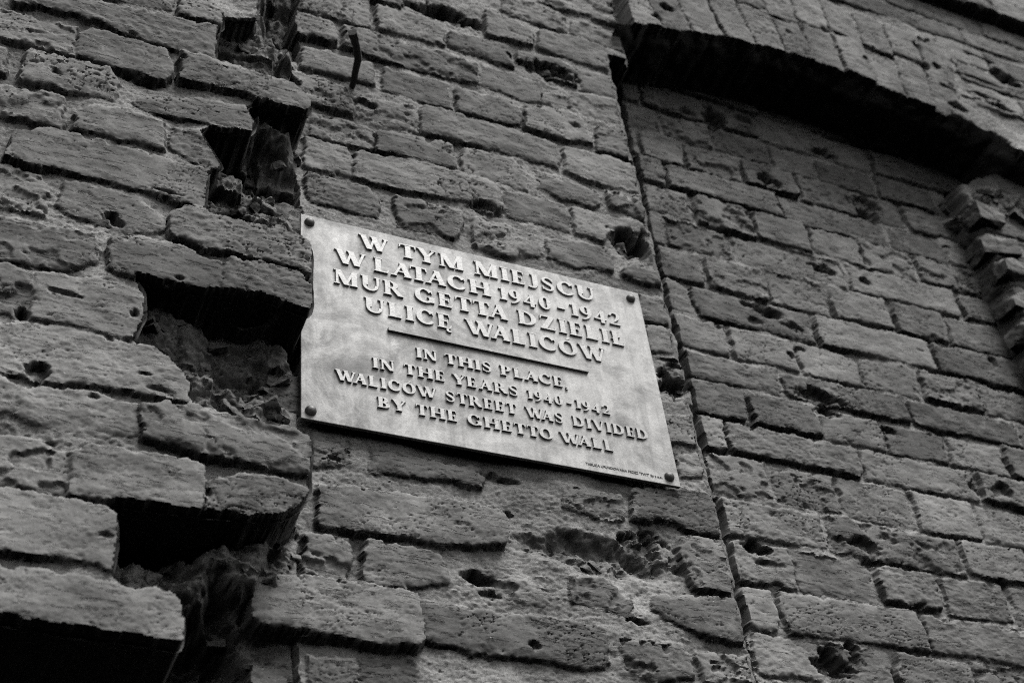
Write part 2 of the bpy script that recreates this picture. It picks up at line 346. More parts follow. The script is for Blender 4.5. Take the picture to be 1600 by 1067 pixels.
('P',0.001,[(0.0079,-0.1513),(0.0566,-0.1469),(0.0589,-0.1714),(0.0517,-0.2009),(0.0267,-0.2033),(0.0078,-0.1984)]),
('P',0.001,[(0.078,-0.1465),(0.1162,-0.145),(0.1617,-0.15),(0.1698,-0.1756),(0.1693,-0.1823),(0.1322,-0.1964),(0.0776,-0.2016)]),
('P',-0.003,[(0.2338,-0.1721),(0.2741,-0.1675),(0.2982,-0.1807),(0.2869,-0.1934),(0.2358,-0.1903)]),
('P',-0.001,[(0.3294,-0.1509),(0.3802,-0.1481),(0.4031,-0.1777),(0.3956,-0.196),(0.3691,-0.1896),(0.3277,-0.1856)]),
('P',0.002,[(0.4398,-0.1644),(0.572,-0.1493),(0.5755,-0.1817),(0.5747,-0.2106),(0.511,-0.2079),(0.4607,-0.1986),(0.4312,-0.1822)]),
('P',0.013,[(-0.0458,-0.2202),(-0.0069,-0.2125),(0.091,-0.2108),(0.1296,-0.2153),(0.1349,-0.2492),(0.1275,-0.2763),(0.0919,-0.2765),(0.0396,-0.2745),(-0.0448,-0.2699),(-0.0495,-0.2661)]),
('P',0.001,[(0.1383,-0.218),(0.1682,-0.2176),(0.2448,-0.2161),(0.3244,-0.2137),(0.3596,-0.2228),(0.3561,-0.2591),(0.3442,-0.2686),(0.293,-0.268),(0.2393,-0.2663),(0.194,-0.2676),(0.1415,-0.2607)]),
('P',0,[(0.383,-0.2304),(0.4564,-0.228),(0.4665,-0.2408),(0.4672,-0.2613),(0.4162,-0.274),(0.3854,-0.2634)]),
('P',0,[(0.4796,-0.2316),(0.5747,-0.2286),(0.5754,-0.2711),(0.4871,-0.2751)]),
('P',None,[(0.0121,-0.2988),(0.0619,-0.2953),(0.062,-0.3364),(0.0152,-0.3418)]),
('P',None,[(0.0723,-0.2932),(0.1268,-0.2885),(0.1312,-0.332),(0.0708,-0.3389)]),
('P',-0.014,[(-0.0408,-0.3063),(-0.0079,-0.3071),(-0.0078,-0.348),(-0.04,-0.3482)]),
('N',None,[(0.4588,1.1215),(0.573,1.117),(0.6885,1.1216),(0.6899,1.0865),(0.6911,1.0518),(0.573,1.054),(0.4559,1.0544),(0.458,1.0865)]),
('N',None,[(0.6998,1.1236),(0.8237,1.1222),(0.9443,1.1229),(0.9435,1.0865),(0.9471,1.0497),(0.8237,1.05),(0.7033,1.0502),(0.6988,1.0865)]),
('N',None,[(0.9581,1.1219),(1.0882,1.1193),(1.2182,1.1174),(1.2206,1.0865),(1.2182,1.0567),(1.0882,1.0555),(0.9581,1.0531),(0.9567,1.0865)]),
('N',None,[(1.2293,1.1222),(1.36,1.1196),(1.4907,1.1206),(1.4881,1.0865),(1.4915,1.0514),(1.36,1.0508),(1.2304,1.0527),(1.2269,1.0865)]),
('N',None,[(1.5045,1.1238),(1.63,1.1198),(1.7588,1.1209),(1.7577,1.0865),(1.7542,1.0486),(1.63,1.0501),(1.5057,1.0495),(1.505,1.0865)]),
('N',None,[(0.4562,1.0429),(0.5659,1.0397),(0.6772,1.043),(0.6786,1.0077),(0.6729,0.9769),(0.5659,0.9725),(0.4551,0.9748),(0.4594,1.0077)]),
('N',None,[(0.688,1.0384),(0.8066,1.0388),(0.9236,1.037),(0.9227,1.0077),(0.9266,0.9789),(0.8066,0.9745),(0.685,0.9788),(0.688,1.0077)]),
('N',None,[(0.9383,1.0435),(1.0654,1.0414),(1.1926,1.0389),(1.1964,1.0077),(1.1902,0.9738),(1.0654,0.9752),(0.9355,0.9752),(0.9413,1.0077)]),
('N',None,[(1.2038,1.0395),(1.3343,1.0385),(1.4644,1.0387),(1.462,1.0077),(1.4654,0.9776),(1.3343,0.9774),(1.2059,0.9754),(1.208,1.0077)]),
('N',None,[(1.4751,1.0393),(1.6043,1.0409),(1.7357,1.0442),(1.7338,1.0077),(1.7328,0.973),(1.6043,0.9723),(1.4743,0.9757),(1.4786,1.0077)]),
('N',None,[(0.4583,0.9636),(0.5788,0.9615),(0.7015,0.9607),(0.7001,0.9322),(0.7019,0.9035),(0.5788,0.9015),(0.46,0.9032),(0.458,0.9322)]),
('N',None,[(0.7111,0.9635),(0.7615,0.9623),(0.8123,0.9634),(0.8127,0.9322),(0.8095,0.9027),(0.7615,0.9028),(0.7146,0.901),(0.7153,0.9322)]),
('N',None,[(0.8259,0.9648),(0.8795,0.9621),(0.9361,0.96),(0.9386,0.9322),(0.9385,0.9022),(0.8795,0.9031),(0.8243,0.9037),(0.8204,0.9322)]),
('N',None,[(0.9519,0.9619),(0.9967,0.9629),(1.0443,0.9632),(1.0444,0.9322),(1.0398,0.8999),(0.9967,0.9017),(0.9518,0.9003),(0.9524,0.9322)]),
('N',None,[(1.0567,0.9623),(1.1198,0.9622),(1.1806,0.9629),(1.1802,0.9322),(1.1809,0.8976),(1.1198,0.9002),(1.0561,0.901),(1.0576,0.9322)]),
('N',None,[(1.1924,0.9608),(1.2572,0.9605),(1.3184,0.9591),(1.3216,0.9322),(1.3182,0.9002),(1.2572,0.9034),(1.1929,0.9032),(1.1941,0.9322)]),
('N',None,[(1.3333,0.9608),(1.4597,0.9625),(1.5888,0.9605),(1.585,0.9322),(1.5885,0.9035),(1.4597,0.9049),(1.3342,0.9038),(1.3302,0.9322)]),
('N',None,[(0.456,0.8874),(0.5522,0.89),(0.6514,0.8888),(0.6485,0.8579),(0.6474,0.825),(0.5522,0.8282),(0.4546,0.8291),(0.4586,0.8579)]),
('N',None,[(0.6641,0.8904),(0.6993,0.8901),(0.7364,0.8934),(0.7374,0.8579),(0.7362,0.8252),(0.6993,0.8239),(0.6619,0.825),(0.6595,0.8579)]),
('N',None,[(0.7487,0.8889),(0.8039,0.8878),(0.8589,0.8904),(0.8542,0.8579),(0.8549,0.825),(0.8039,0.829),(0.7503,0.8277),(0.7514,0.8579)]),
('N',None,[(0.872,0.8871),(0.9254,0.8905),(0.979,0.8896),(0.9789,0.8579),(0.979,0.8266),(0.9254,0.8263),(0.8697,0.8279),(0.8713,0.8579)]),
('N',None,[(0.992,0.893),(1.0518,0.892),(1.1116,0.8876),(1.1136,0.8579),(1.1109,0.8258),(1.0518,0.8262),(0.993,0.8252),(0.9955,0.8579)]),
('N',None,[(1.1247,0.8882),(1.1721,0.8892),(1.2236,0.8874),(1.2243,0.8579),(1.2228,0.8254),(1.1721,0.8249),(1.1243,0.8282),(1.1198,0.8579)]),
('N',None,[(1.2342,0.8886),(1.3628,0.8882),(1.4919,0.8915),(1.4879,0.8579),(1.4898,0.8282),(1.3628,0.8274),(1.2352,0.8234),(1.236,0.8579)]),
('N',None,[(1.507,0.8855),(1.5653,0.8896),(1.6232,0.8891),(1.6285,0.8579),(1.6261,0.8254),(1.5653,0.8268),(1.5083,0.8255),(1.5066,0.8579)]),
('N',None,[(0.4544,0.8127),(0.571,0.8135),(0.6873,0.8167),(0.6899,0.7857),(0.6846,0.7557),(0.571,0.7554),(0.4557,0.7561),(0.4586,0.7857)]),
('N',None,[(0.6993,0.8133),(0.8109,0.8159),(0.9237,0.8179),(0.9241,0.7857),(0.9244,0.7546),(0.8109,0.7562),(0.6966,0.7575),(0.6982,0.7857)]),
('N',None,[(0.9345,0.8163),(1.0478,0.8136),(1.1617,0.8158),(1.1571,0.7857),(1.1615,0.7541),(1.0478,0.755),(0.9358,0.755),(0.9382,0.7857)]),
('N',None,[(1.1741,0.8118),(1.2334,0.8155),(1.2917,0.8125),(1.298,0.7857),(1.2955,0.7551),(1.2334,0.7553),(1.1751,0.7578),(1.1749,0.7857)]),
('N',None,[(1.3054,0.8121),(1.3684,0.813),(1.4311,0.8128),(1.4295,0.7857),(1.4283,0.7597),(1.3684,0.7583),(1.3081,0.7573),(1.3091,0.7857)]),
('N',None,[(1.4428,0.8153),(1.5709,0.8134),(1.6969,0.811),(1.6969,0.7857),(1.6965,0.7599),(1.5709,0.7575),(1.444,0.7546),(1.4422,0.7857)]),
('N',None,[(0.4539,0.7434),(0.5909,0.7441),(0.7247,0.7447),(0.7285,0.7131),(0.7234,0.6793),(0.5909,0.6798),(0.4543,0.6795),(0.4542,0.7131)]),
('N',None,[(0.7408,0.7459),(0.7925,0.7485),(0.848,0.7478),(0.8466,0.7131),(0.8495,0.6771),(0.7925,0.6801),(0.737,0.6805),(0.7401,0.7131)]),
('N',None,[(0.8559,0.7446),(0.9122,0.7445),(0.965,0.7491),(0.9645,0.7131),(0.9645,0.6797),(0.9122,0.6791),(0.8602,0.6812),(0.8561,0.7131)]),
('N',None,[(0.9794,0.7457),(1.0278,0.7445),(1.0817,0.7418),(1.0753,0.7131),(1.0805,0.6808),(1.0278,0.6795),(0.9771,0.6843),(0.9769,0.7131)]),
('N',None,[(1.088,0.7489),(1.1453,0.7465),(1.2027,0.7439),(1.198,0.7131),(1.1974,0.679),(1.1453,0.6779),(1.0891,0.6791),(1.089,0.7131)]),
('N',None,[(1.2141,0.7448),(1.3411,0.7467),(1.4704,0.7469),(1.4676,0.7131),(1.4699,0.6771),(1.3411,0.6796),(1.2138,0.68),(1.2141,0.7131)]),
('N',None,[(1.482,0.7467),(1.6111,0.7471),(1.7397,0.7475),(1.7423,0.7131),(1.743,0.6782),(1.6111,0.6792),(1.4837,0.6777),(1.4787,0.7131)]),
('N',None,[(0.4562,0.6657),(0.5571,0.6662),(0.6554,0.6654),(0.6564,0.6391),(0.6574,0.6089),(0.5571,0.6087),(0.4585,0.6077),(0.4549,0.6391)]),
('N',None,[(0.6677,0.6687),(0.729,0.6685),(0.7895,0.6696),(0.7911,0.6391),(0.7889,0.6106),(0.729,0.6094),(0.6698,0.611),(0.6713,0.6391)]),
('N',None,[(0.8029,0.6668),(0.9122,0.6694),(1.0221,0.6659),(1.0193,0.6391),(1.0208,0.6087),(0.9122,0.6108),(0.8004,0.6075),(0.8038,0.6391)]),
('N',None,[(1.0346,0.668),(1.1542,0.6697),(1.2732,0.6729),(1.2719,0.6391),(1.2694,0.6076),(1.1542,0.6075),(1.0363,0.6051),(1.038,0.6391)]),
('N',None,[(1.2827,0.6683),(1.3452,0.6668),(1.4064,0.6678),(1.4087,0.6391),(1.407,0.6078),(1.3452,0.6094),(1.2876,0.6099),(1.2846,0.6391)]),
('N',None,[(1.4216,0.6682),(1.4802,0.6699),(1.5419,0.6657),(1.5439,0.6391),(1.5409,0.6076),(1.4802,0.6122),(1.4162,0.6107),(1.4188,0.6391)]),
('N',None,[(0.4539,0.5985),(0.5864,0.5976),(0.7186,0.5966),(0.7159,0.563),(0.7156,0.5307),(0.5864,0.5292),(0.4577,0.5285),(0.4549,0.563)]),
('N',None,[(0.7281,0.5937),(0.7843,0.5951),(0.838,0.5978),(0.8437,0.563),(0.8386,0.5313),(0.7843,0.5288),(0.7293,0.5317),(0.7292,0.563)]),
('N',None,[(0.8503,0.5979),(0.9079,0.5982),(0.9605,0.5972),(0.961,0.563),(0.9596,0.527),(0.9079,0.5276),(0.8531,0.5293),(0.8525,0.563)]),
('N',None,[(0.9803,0.5977),(1.0356,0.5972),(1.0936,0.5983),(1.0923,0.563),(1.0939,0.5305),(1.0356,0.5295),(0.9765,0.5269),(0.9745,0.563)]),
('N',None,[(1.1089,0.5985),(1.1604,0.5964),(1.2161,0.5959),(1.2152,0.563),(1.2109,0.5302),(1.1604,0.5294),(1.1101,0.5311),(1.1089,0.563)]),
('N',None,[(1.2278,0.595),(1.3546,0.5968),(1.4844,0.5952),(1.4859,0.563),(1.4823,0.5286),(1.3546,0.5272),(1.2264,0.5273),(1.2283,0.563)]),
('N',None,[(1.498,0.5955),(1.5571,0.5947),(1.618,0.5965),(1.6186,0.563),(1.6161,0.532),(1.5571,0.5286),(1.4961,0.5283),(1.4983,0.563)]),
('N',None,[(0.4552,0.5131),(0.5664,0.5159),(0.6779,0.518),(0.6777,0.484),(0.6754,0.4519),(0.5664,0.4525),(0.4593,0.4512),(0.4551,0.484)]),
('N',None,[(0.6877,0.5123),(0.801,0.5135),(0.9129,0.5157),(0.91,0.484),(0.9106,0.4535),(0.801,0.4535),(0.6907,0.4543),(0.6861,0.484)]),
('N',None,[(0.9285,0.5144),(1.0414,0.5169),(1.1579,0.518),(1.1548,0.484),(1.1582,0.4546),(1.0414,0.4525),(0.9234,0.4507),(0.923,0.484)]),
('N',None,[(1.1694,0.5152),(1.2984,0.5186),(1.4296,0.5194),(1.4306,0.484),(1.4295,0.453),(1.2984,0.4523),(1.1695,0.4533),(1.1656,0.484)]),
('N',None,[(1.437,0.517),(1.5009,0.5176),(1.5642,0.5192),(1.5598,0.484),(1.5626,0.4505),(1.5009,0.4497),(1.4365,0.4508),(1.4378,0.484)]),
('N',None,[(0.4592,0.4356),(0.592,0.4392),(0.7288,0.4369),(0.7244,0.4075),(0.7273,0.376),(0.592,0.3778),(0.459,0.3762),(0.4548,0.4075)]),
('N',None,[(0.7422,0.4394),(0.7988,0.4381),(0.8562,0.441),(0.8574,0.4075),(0.8545,0.3756),(0.7988,0.375),(0.7414,0.3735),(0.7386,0.4075)]),
('N',None,[(0.8719,0.4399),(0.9237,0.4392),(0.9811,0.4372),(0.9773,0.4075),(0.9803,0.3725),(0.9237,0.3765),(0.8682,0.3725),(0.867,0.4075)]),
('N',None,[(0.9902,0.4372),(1.0434,0.4388),(1.0996,0.4396),(1.0965,0.4075),(1.0943,0.3738),(1.0434,0.377),(0.9912,0.3752),(0.9865,0.4075)]),
('N',None,[(1.1089,0.4393),(1.1699,0.4403),(1.2314,0.4395),(1.2268,0.4075),(1.2277,0.378),(1.1699,0.376),(1.1116,0.3783),(1.1126,0.4075)]),
('N',None,[(1.2444,0.4404),(1.3717,0.4366),(1.5022,0.4376),(1.5043,0.4075),(1.5035,0.3753),(1.3717,0.3767),(1.2415,0.3768),(1.2411,0.4075)]),
('N',None,[(0.4551,0.3619),(0.6312,0.364),(0.8094,0.3668),(0.8046,0.3395),(0.8042,0.3164),(0.6312,0.3163),(0.456,0.3123),(0.4533,0.3395)]),
('N',None,[(0.8174,0.3603),(0.9352,0.3619),(1.0488,0.3637),(1.0492,0.3395),(1.0519,0.3147),(0.9352,0.3168),(0.823,0.318),(0.8169,0.3395)]),
('N',None,[(1.0626,0.3623),(1.1737,0.363),(1.2846,0.3659),(1.282,0.3395),(1.2845,0.3145),(1.1737,0.3161),(1.0647,0.3137),(1.0632,0.3395)]),
('N',None,[(1.2982,0.3645),(1.4244,0.365),(1.553,0.3667),(1.5487,0.3395),(1.5523,0.3112),(1.4244,0.3135),(1.2956,0.3111),(1.2949,0.3395)]),
('N',None,[(0.458,0.3051),(0.5937,0.3056),(0.7323,0.3068),(0.728,0.2741),(0.7276,0.2469),(0.5937,0.2427),(0.4575,0.2458),(0.458,0.2741)]),
('N',None,[(0.7424,0.3025),(0.8013,0.3035),(0.8569,0.3013),(0.859,0.2741),(0.8595,0.2443),(0.8013,0.2458),(0.7409,0.2435),(0.7423,0.2741)]),
('N',None,[(0.8692,0.3007),(0.9264,0.3032),(0.9836,0.3006),(0.9847,0.2741),(0.9829,0.2455),(0.9264,0.2467),(0.8691,0.2447),(0.8737,0.2741)]),
('N',None,[(0.9919,0.3001),(1.0519,0.3005),(1.1113,0.3026),(1.106,0.2741),(1.1071,0.2479),(1.0519,0.2459),(0.9961,0.2432),(0.9946,0.2741)]),
('N',None,[(1.1222,0.3035),(1.1746,0.3017),(1.2302,0.3005),(1.2241,0.2741),(1.2287,0.243),(1.1746,0.2437),(1.1213,0.2463),(1.1247,0.2741)]),
('N',None,[(1.2409,0.3068),(1.3004,0.3032),(1.3623,0.3033),(1.3591,0.2741),(1.3578,0.245),(1.3004,0.2435),(1.2425,0.2432),(1.2373,0.2741)]),
('N',None,[(1.3762,0.3024),(1.5029,0.3025),(1.6314,0.3016),(1.6317,0.2741),(1.633,0.2449),(1.5029,0.2427),(1.3714,0.244),(1.3751,0.2741)]),
('N',None,[(0.4563,0.2338),(0.5664,0.234),(0.6775,0.2341),(0.6764,0.2057),(0.6747,0.1793),(0.5664,0.179),(0.4565,0.1753),(0.4558,0.2057)]),
('N',None,[(0.6875,0.2324),(0.801,0.2321),(0.9157,0.2293),(0.9151,0.2057),(0.912,0.1775),(0.801,0.1804),(0.691,0.1803),(0.6854,0.2057)]),
('N',None,[(0.9278,0.2344),(1.0331,0.2321),(1.1386,0.2321),(1.136,0.2057),(1.1366,0.1796),(1.0331,0.178),(0.9292,0.1757),(0.9253,0.2057)]),
('N',None,[(1.1544,0.2338),(1.2146,0.2314),(1.2742,0.2309),(1.2744,0.2057),(1.2737,0.1804),(1.2146,0.1792),(1.1503,0.1801),(1.1561,0.2057)]),
('N',None,[(1.2876,0.2345),(1.4171,0.2313),(1.5445,0.2304),(1.5482,0.2057),(1.5445,0.1782),(1.4171,0.1777),(1.2903,0.1814),(1.2894,0.2057)]),
('N',None,[(0.4586,0.1695),(0.5958,0.1663),(0.7357,0.1672),(0.731,0.1335),(0.7312,0.1026),(0.5958,0.0999),(0.4574,0.1025),(0.4583,0.1335)]),
('N',None,[(0.7496,0.1659),(0.8015,0.1672),(0.8564,0.168),(0.8519,0.1335),(0.8531,0.1009),(0.8015,0.1006),(0.7457,0.1027),(0.7452,0.1335)]),
('N',None,[(0.8665,0.1686),(0.9274,0.1693),(0.986,0.1691),(0.9848,0.1335),(0.9885,0.0976),(0.9274,0.0985),(0.8642,0.1004),(0.8638,0.1335)]),
('N',None,[(1.0013,0.168),(1.0576,0.1671),(1.1167,0.1697),(1.1127,0.1335),(1.1135,0.1021),(1.0576,0.0984),(1.0003,0.0993),(1.0046,0.1335)]),
('N',None,[(1.1287,0.1676),(1.1892,0.1642),(1.254,0.1651),(1.2542,0.1335),(1.2523,0.1003),(1.1892,0.1022),(1.1282,0.0998),(1.129,0.1335)]),
('N',None,[(1.2639,0.1678),(1.3917,0.1647),(1.5202,0.163),(1.5226,0.1335),(1.5219,0.103),(1.3917,0.0991),(1.2635,0.1008),(1.2602,0.1335)]),
('N',None,[(0.4566,0.0867),(0.6314,0.0879),(0.8055,0.086),(0.8032,0.0585),(0.808,0.0301),(0.6314,0.0305),(0.4557,0.0292),(0.4542,0.0585)]),
('N',None,[(0.8206,0.0903),(0.9352,0.0885),(1.0515,0.0861),(1.0485,0.0585),(1.0525,0.0261),(0.9352,0.0264),(0.8171,0.0298),(0.8169,0.0585)]),
('N',None,[(1.0658,0.0884),(1.1251,0.0886),(1.1834,0.0903),(1.1884,0.0585),(1.187,0.0304),(1.1251,0.0289),(1.0653,0.0305),(1.0649,0.0585)]),
('N',None,[(1.2006,0.0854),(1.3276,0.0855),(1.4566,0.0848),(1.4565,0.0585),(1.4551,0.0281),(1.3276,0.0277),(1.1972,0.0285),(1.1995,0.0585)]),
('N',None,[(1.4715,0.0917),(1.5976,0.0901),(1.7248,0.0888),(1.7261,0.0585),(1.7259,0.0247),(1.5976,0.0274),(1.4704,0.0287),(1.4717,0.0585)]),
('N',None,[(0.4594,0.0148),(0.5957,0.016),(0.7347,0.0176),(0.7354,-0.014),(0.7334,-0.0453),(0.5957,-0.0441),(0.4561,-0.0423),(0.4598,-0.014)]),
('N',None,[(0.749,0.0157),(0.8098,0.0149),(0.8733,0.0157),(0.8698,-0.014),(0.8714,-0.0475),(0.8098,-0.046),(0.7465,-0.0469),(0.743,-0.014)]),
('N',None,[(0.8869,0.0142),(0.9352,0.0169),(0.983,0.0131),(0.9816,-0.014),(0.9829,-0.0427),(0.9352,-0.0422),(0.8847,-0.0415),(0.8845,-0.014)]),
('N',None,[(1.0001,0.0143),(1.0563,0.016),(1.1124,0.0182),(1.1106,-0.014),(1.1115,-0.0424),(1.0563,-0.046),(1.0001,-0.046),(1.0012,-0.014)]),
('N',None,[(1.1286,0.0172),(1.2555,0.0171),(1.3858,0.0195),(1.3822,-0.014),(1.3848,-0.0481),(1.2555,-0.0458),(1.1248,-0.045),(1.1306,-0.014)]),
('N',None,[(1.3975,0.0178),(1.5255,0.0177),(1.6515,0.0166),(1.6532,-0.014),(1.651,-0.045),(1.5255,-0.0471),(1.3961,-0.0485),(1.3958,-0.014)]),
('N',None,[(0.4569,-0.0572),(0.5729,-0.0547),(0.6877,-0.0578),(0.6909,-0.0862),(0.6869,-0.1159),(0.5729,-0.1173),(0.4601,-0.1197),(0.4557,-0.0862)]),
('N',None,[(0.7036,-0.0559),(0.817,-0.0566),(0.9324,-0.0539),(0.9329,-0.0862),(0.9321,-0.1156),(0.817,-0.1161),(0.7011,-0.117),(0.6987,-0.0862)]),
('N',None,[(0.9434,-0.0586),(1.0732,-0.0574),(1.2024,-0.0597),(1.2015,-0.0862),(1.2033,-0.1174),(1.0732,-0.1163),(0.9461,-0.1123),(0.9411,-0.0862)]),
('N',None,[(1.2122,-0.0561),(1.2757,-0.0589),(1.3377,-0.0591),(1.3366,-0.0862),(1.3391,-0.1154),(1.2757,-0.114),(1.2155,-0.1147),(1.2162,-0.0862)]),
('N',None,[(1.3477,-0.0558),(1.4107,-0.0581),(1.475,-0.0574),(1.475,-0.0862),(1.4753,-0.1133),(1.4107,-0.1163),(1.3509,-0.1129),(1.3458,-0.0862)]),
('N',None,[(1.4852,-0.0587),(1.5457,-0.0586),(1.6054,-0.0547),(1.6052,-0.0862),(1.6045,-0.1144),(1.5457,-0.1154),(1.4861,-0.1154),(1.4837,-0.0862)]),
('N',None,[(0.4562,-0.1278),(0.5443,-0.1262),(0.6345,-0.129),(0.6315,-0.1541),(0.6335,-0.1823),(0.5443,-0.1785),(0.453,-0.1803),(0.4539,-0.1541)]),
('N',None,[(0.6435,-0.1235),(0.695,-0.1253),(0.7432,-0.1267),(0.7412,-0.1541),(0.7426,-0.1835),(0.695,-0.1797),(0.644,-0.1832),(0.6416,-0.1541)]),
('N',None,[(0.7582,-0.1268),(0.8068,-0.128),(0.8585,-0.1308),(0.8542,-0.1541),(0.8555,-0.1814),(0.8068,-0.1801),(0.7581,-0.1788),(0.7529,-0.1541)]),
('N',None,[(0.8702,-0.1275),(0.9288,-0.1279),(0.992,-0.1285),(0.9886,-0.1541),(0.99,-0.1805),(0.9288,-0.1811),(0.8666,-0.1795),(0.865,-0.1541)]),
('N',None,[(0.9999,-0.1243),(1.0629,-0.1271),(1.1272,-0.1256),(1.1259,-0.1541),(1.1241,-0.1817),(1.0629,-0.1818),(1.0015,-0.1789),(1.003,-0.1541)]),
('N',None,[(1.1334,-0.1263),(1.2654,-0.1279),(1.3916,-0.128),(1.3924,-0.1541),(1.3928,-0.1803),(1.2654,-0.181),(1.135,-0.1799),(1.134,-0.1541)]),
('N',None,[(1.4087,-0.1255),(1.5354,-0.1258),(1.6626,-0.1245),(1.6637,-0.1541),(1.6638,-0.1839),(1.5354,-0.1827),(1.408,-0.1811),(1.405,-0.1541)]),
('N',None,[(0.4579,-0.191),(0.5458,-0.1911),(0.6329,-0.193),(0.6338,-0.2173),(0.6346,-0.242),(0.5458,-0.2444),(0.4572,-0.2425),(0.4551,-0.2173)]),
('N',None,[(0.644,-0.1936),(0.7049,-0.1944),(0.7602,-0.1949),(0.7603,-0.2173),(0.7624,-0.2386),(0.7049,-0.2427),(0.646,-0.2398),(0.6478,-0.2173)]),
('N',None,[(0.7721,-0.1891),(0.8298,-0.1917),(0.8848,-0.1916),(0.8861,-0.2173),(0.8841,-0.2421),(0.8298,-0.2422),(0.7732,-0.2429),(0.7755,-0.2173)]),
('N',None,[(0.8964,-0.1926),(1.0263,-0.192),(1.1524,-0.1915),(1.1523,-0.2173),(1.1541,-0.2413),(1.0263,-0.2413),(0.9017,-0.2407),(0.9008,-0.2173)]),
('N',None,[(1.1691,-0.1907),(1.2288,-0.1932),(1.2907,-0.1931),(1.2891,-0.2173),(1.2893,-0.2418),(1.2288,-0.242),(1.1682,-0.2405),(1.1679,-0.2173)]),
('N',None,[(1.3019,-0.1925),(1.3638,-0.1919),(1.4221,-0.1921),(1.4258,-0.2173),(1.4248,-0.2391),(1.3638,-0.2394),(1.3008,-0.2409),(1.3039,-0.2173)]),
('N',None,[(1.4402,-0.1917),(1.5663,-0.1954),(1.6937,-0.1912),(1.6977,-0.2173),(1.6957,-0.2419),(1.5663,-0.2398),(1.4386,-0.2399),(1.4395,-0.2173)]),
('R',None,[(1.4578,1.0059),(1.5788,1.0079),(1.5788,0.9499),(1.4615,0.9489)]),
('R',None,[(1.5908,1.0059),(1.8418,1.0079),(1.8418,0.9499),(1.5909,0.9489)]),
('R',None,[(1.8538,1.0059),(2.1048,1.0079),(2.1048,0.9499),(1.8501,0.9489)]),
('R',None,[(2.1168,1.0059),(2.3678,1.0079),(2.3678,0.9499),(2.1128,0.9489)]),
('R',None,[(1.3985,0.9344),(1.5195,0.9364),(1.5195,0.8784),(1.396,0.8774)]),
('R',None,[(1.5315,0.9344),(1.7825,0.9364),(1.7825,0.8784),(1.5297,0.8774)]),
('R',None,[(1.7945,0.9344),(2.0455,0.9364),(2.0455,0.8784),(1.7923,0.8774)]),
('R',None,[(2.0575,0.9344),(2.1785,0.9364),(2.1785,0.8784),(2.057,0.8774)]),
('R',None,[(2.1905,0.9344),(2.3115,0.9364),(2.3115,0.8784),(2.191,0.8774)]),
('R',None,[(1.3579,0.8629),(1.6089,0.8649),(1.6089,0.8069),(1.3558,0.8059)]),
('R',None,[(1.6209,0.8629),(1.8719,0.8649),(1.8719,0.8069),(1.619,0.8059)]),
('R',None,[(1.8839,0.8629),(2.1349,0.8649),(2.1349,0.8069),(1.8834,0.8059)]),
('R',None,[(2.1469,0.8629),(2.3979,0.8649),(2.3979,0.8069),(2.1439,0.8059)]),
('R',None,[(1.3535,0.7914),(1.6045,0.7934),(1.6045,0.7354),(1.3517,0.7344)]),
('R',None,[(1.6165,0.7914),(1.7375,0.7934),(1.7375,0.7354),(1.62,0.7344)]),
('R',None,[(1.7495,0.7914),(2.0005,0.7934),(2.0005,0.7354),(1.7516,0.7344)]),
('R',None,[(2.0125,0.7914),(2.2635,0.7934),(2.2635,0.7354),(2.0093,0.7344)]),
('R',None,[(2.2755,0.7914),(2.5265,0.7934),(2.5265,0.7354),(2.2735,0.7344)]),
('R',None,[(1.3558,0.7199),(1.6068,0.7219),(1.6068,0.6639),(1.3521,0.6629)]),
('R',None,[(1.6188,0.7199),(1.7398,0.7219),(1.7398,0.6639),(1.6156,0.6629)]),
('R',None,[(1.7518,0.7199),(2.0028,0.7219),(2.0028,0.6639),(1.7539,0.6629)]),
('R',None,[(2.0148,0.7199),(2.1358,0.7219),(2.1358,0.6639),(2.0133,0.6629)]),
('R',None,[(2.1478,0.7199),(2.2688,0.7219),(2.2688,0.6639),(2.1441,0.6629)]),
('R',None,[(2.2808,0.7199),(2.5318,0.7219),(2.5318,0.6639),(2.2798,0.6629)]),
('R',None,[(1.3532,0.6484),(1.6042,0.6504),(1.6042,0.5924),(1.3551,0.5914)]),
('R',None,[(1.6162,0.6484),(1.7372,0.6504),(1.7372,0.5924),(1.6123,0.5914)]),
('R',None,[(1.7492,0.6484),(2.0002,0.6504),(2.0002,0.5924),(1.7497,0.5914)]),
('R',None,[(2.0122,0.6484),(2.1332,0.6504),(2.1332,0.5924),(2.0155,0.5914)]),
('R',None,[(2.1452,0.6484),(2.2662,0.6504),(2.2662,0.5924),(2.1442,0.5914)]),
('R',None,[(2.2782,0.6484),(2.5292,0.6504),(2.5292,0.5924),(2.2765,0.5914)]),
('R',None,[(1.3552,0.5769),(1.4762,0.5789),(1.4762,0.5209),(1.3548,0.5199)]),
('R',None,[(1.4882,0.5769),(1.7392,0.5789),(1.7392,0.5209),(1.4901,0.5199)]),
('R',None,[(1.7512,0.5769),(2.0022,0.5789),(2.0022,0.5209),(1.748,0.5199)]),
('R',None,[(2.0142,0.5769),(2.1352,0.5789),(2.1352,0.5209),(2.0121,0.5199)]),
('R',None,[(2.1472,0.5769),(2.3982,0.5789),(2.3982,0.5209),(2.1441,0.5199)]),
('R',None,[(1.3561,0.5054),(1.6071,0.5074),(1.6071,0.4494),(1.3562,0.4484)]),
('R',None,[(1.6191,0.5054),(1.8701,0.5074),(1.8701,0.4494),(1.6192,0.4484)]),
('R',None,[(1.8821,0.5054),(2.1331,0.5074),(2.1331,0.4494),(1.8797,0.4484)]),
('R',None,[(2.1451,0.5054),(2.2661,0.5074),(2.2661,0.4494),(2.1413,0.4484)]),
('R',None,[(2.2781,0.5054),(2.5291,0.5074),(2.5291,0.4494),(2.2774,0.4484)]),
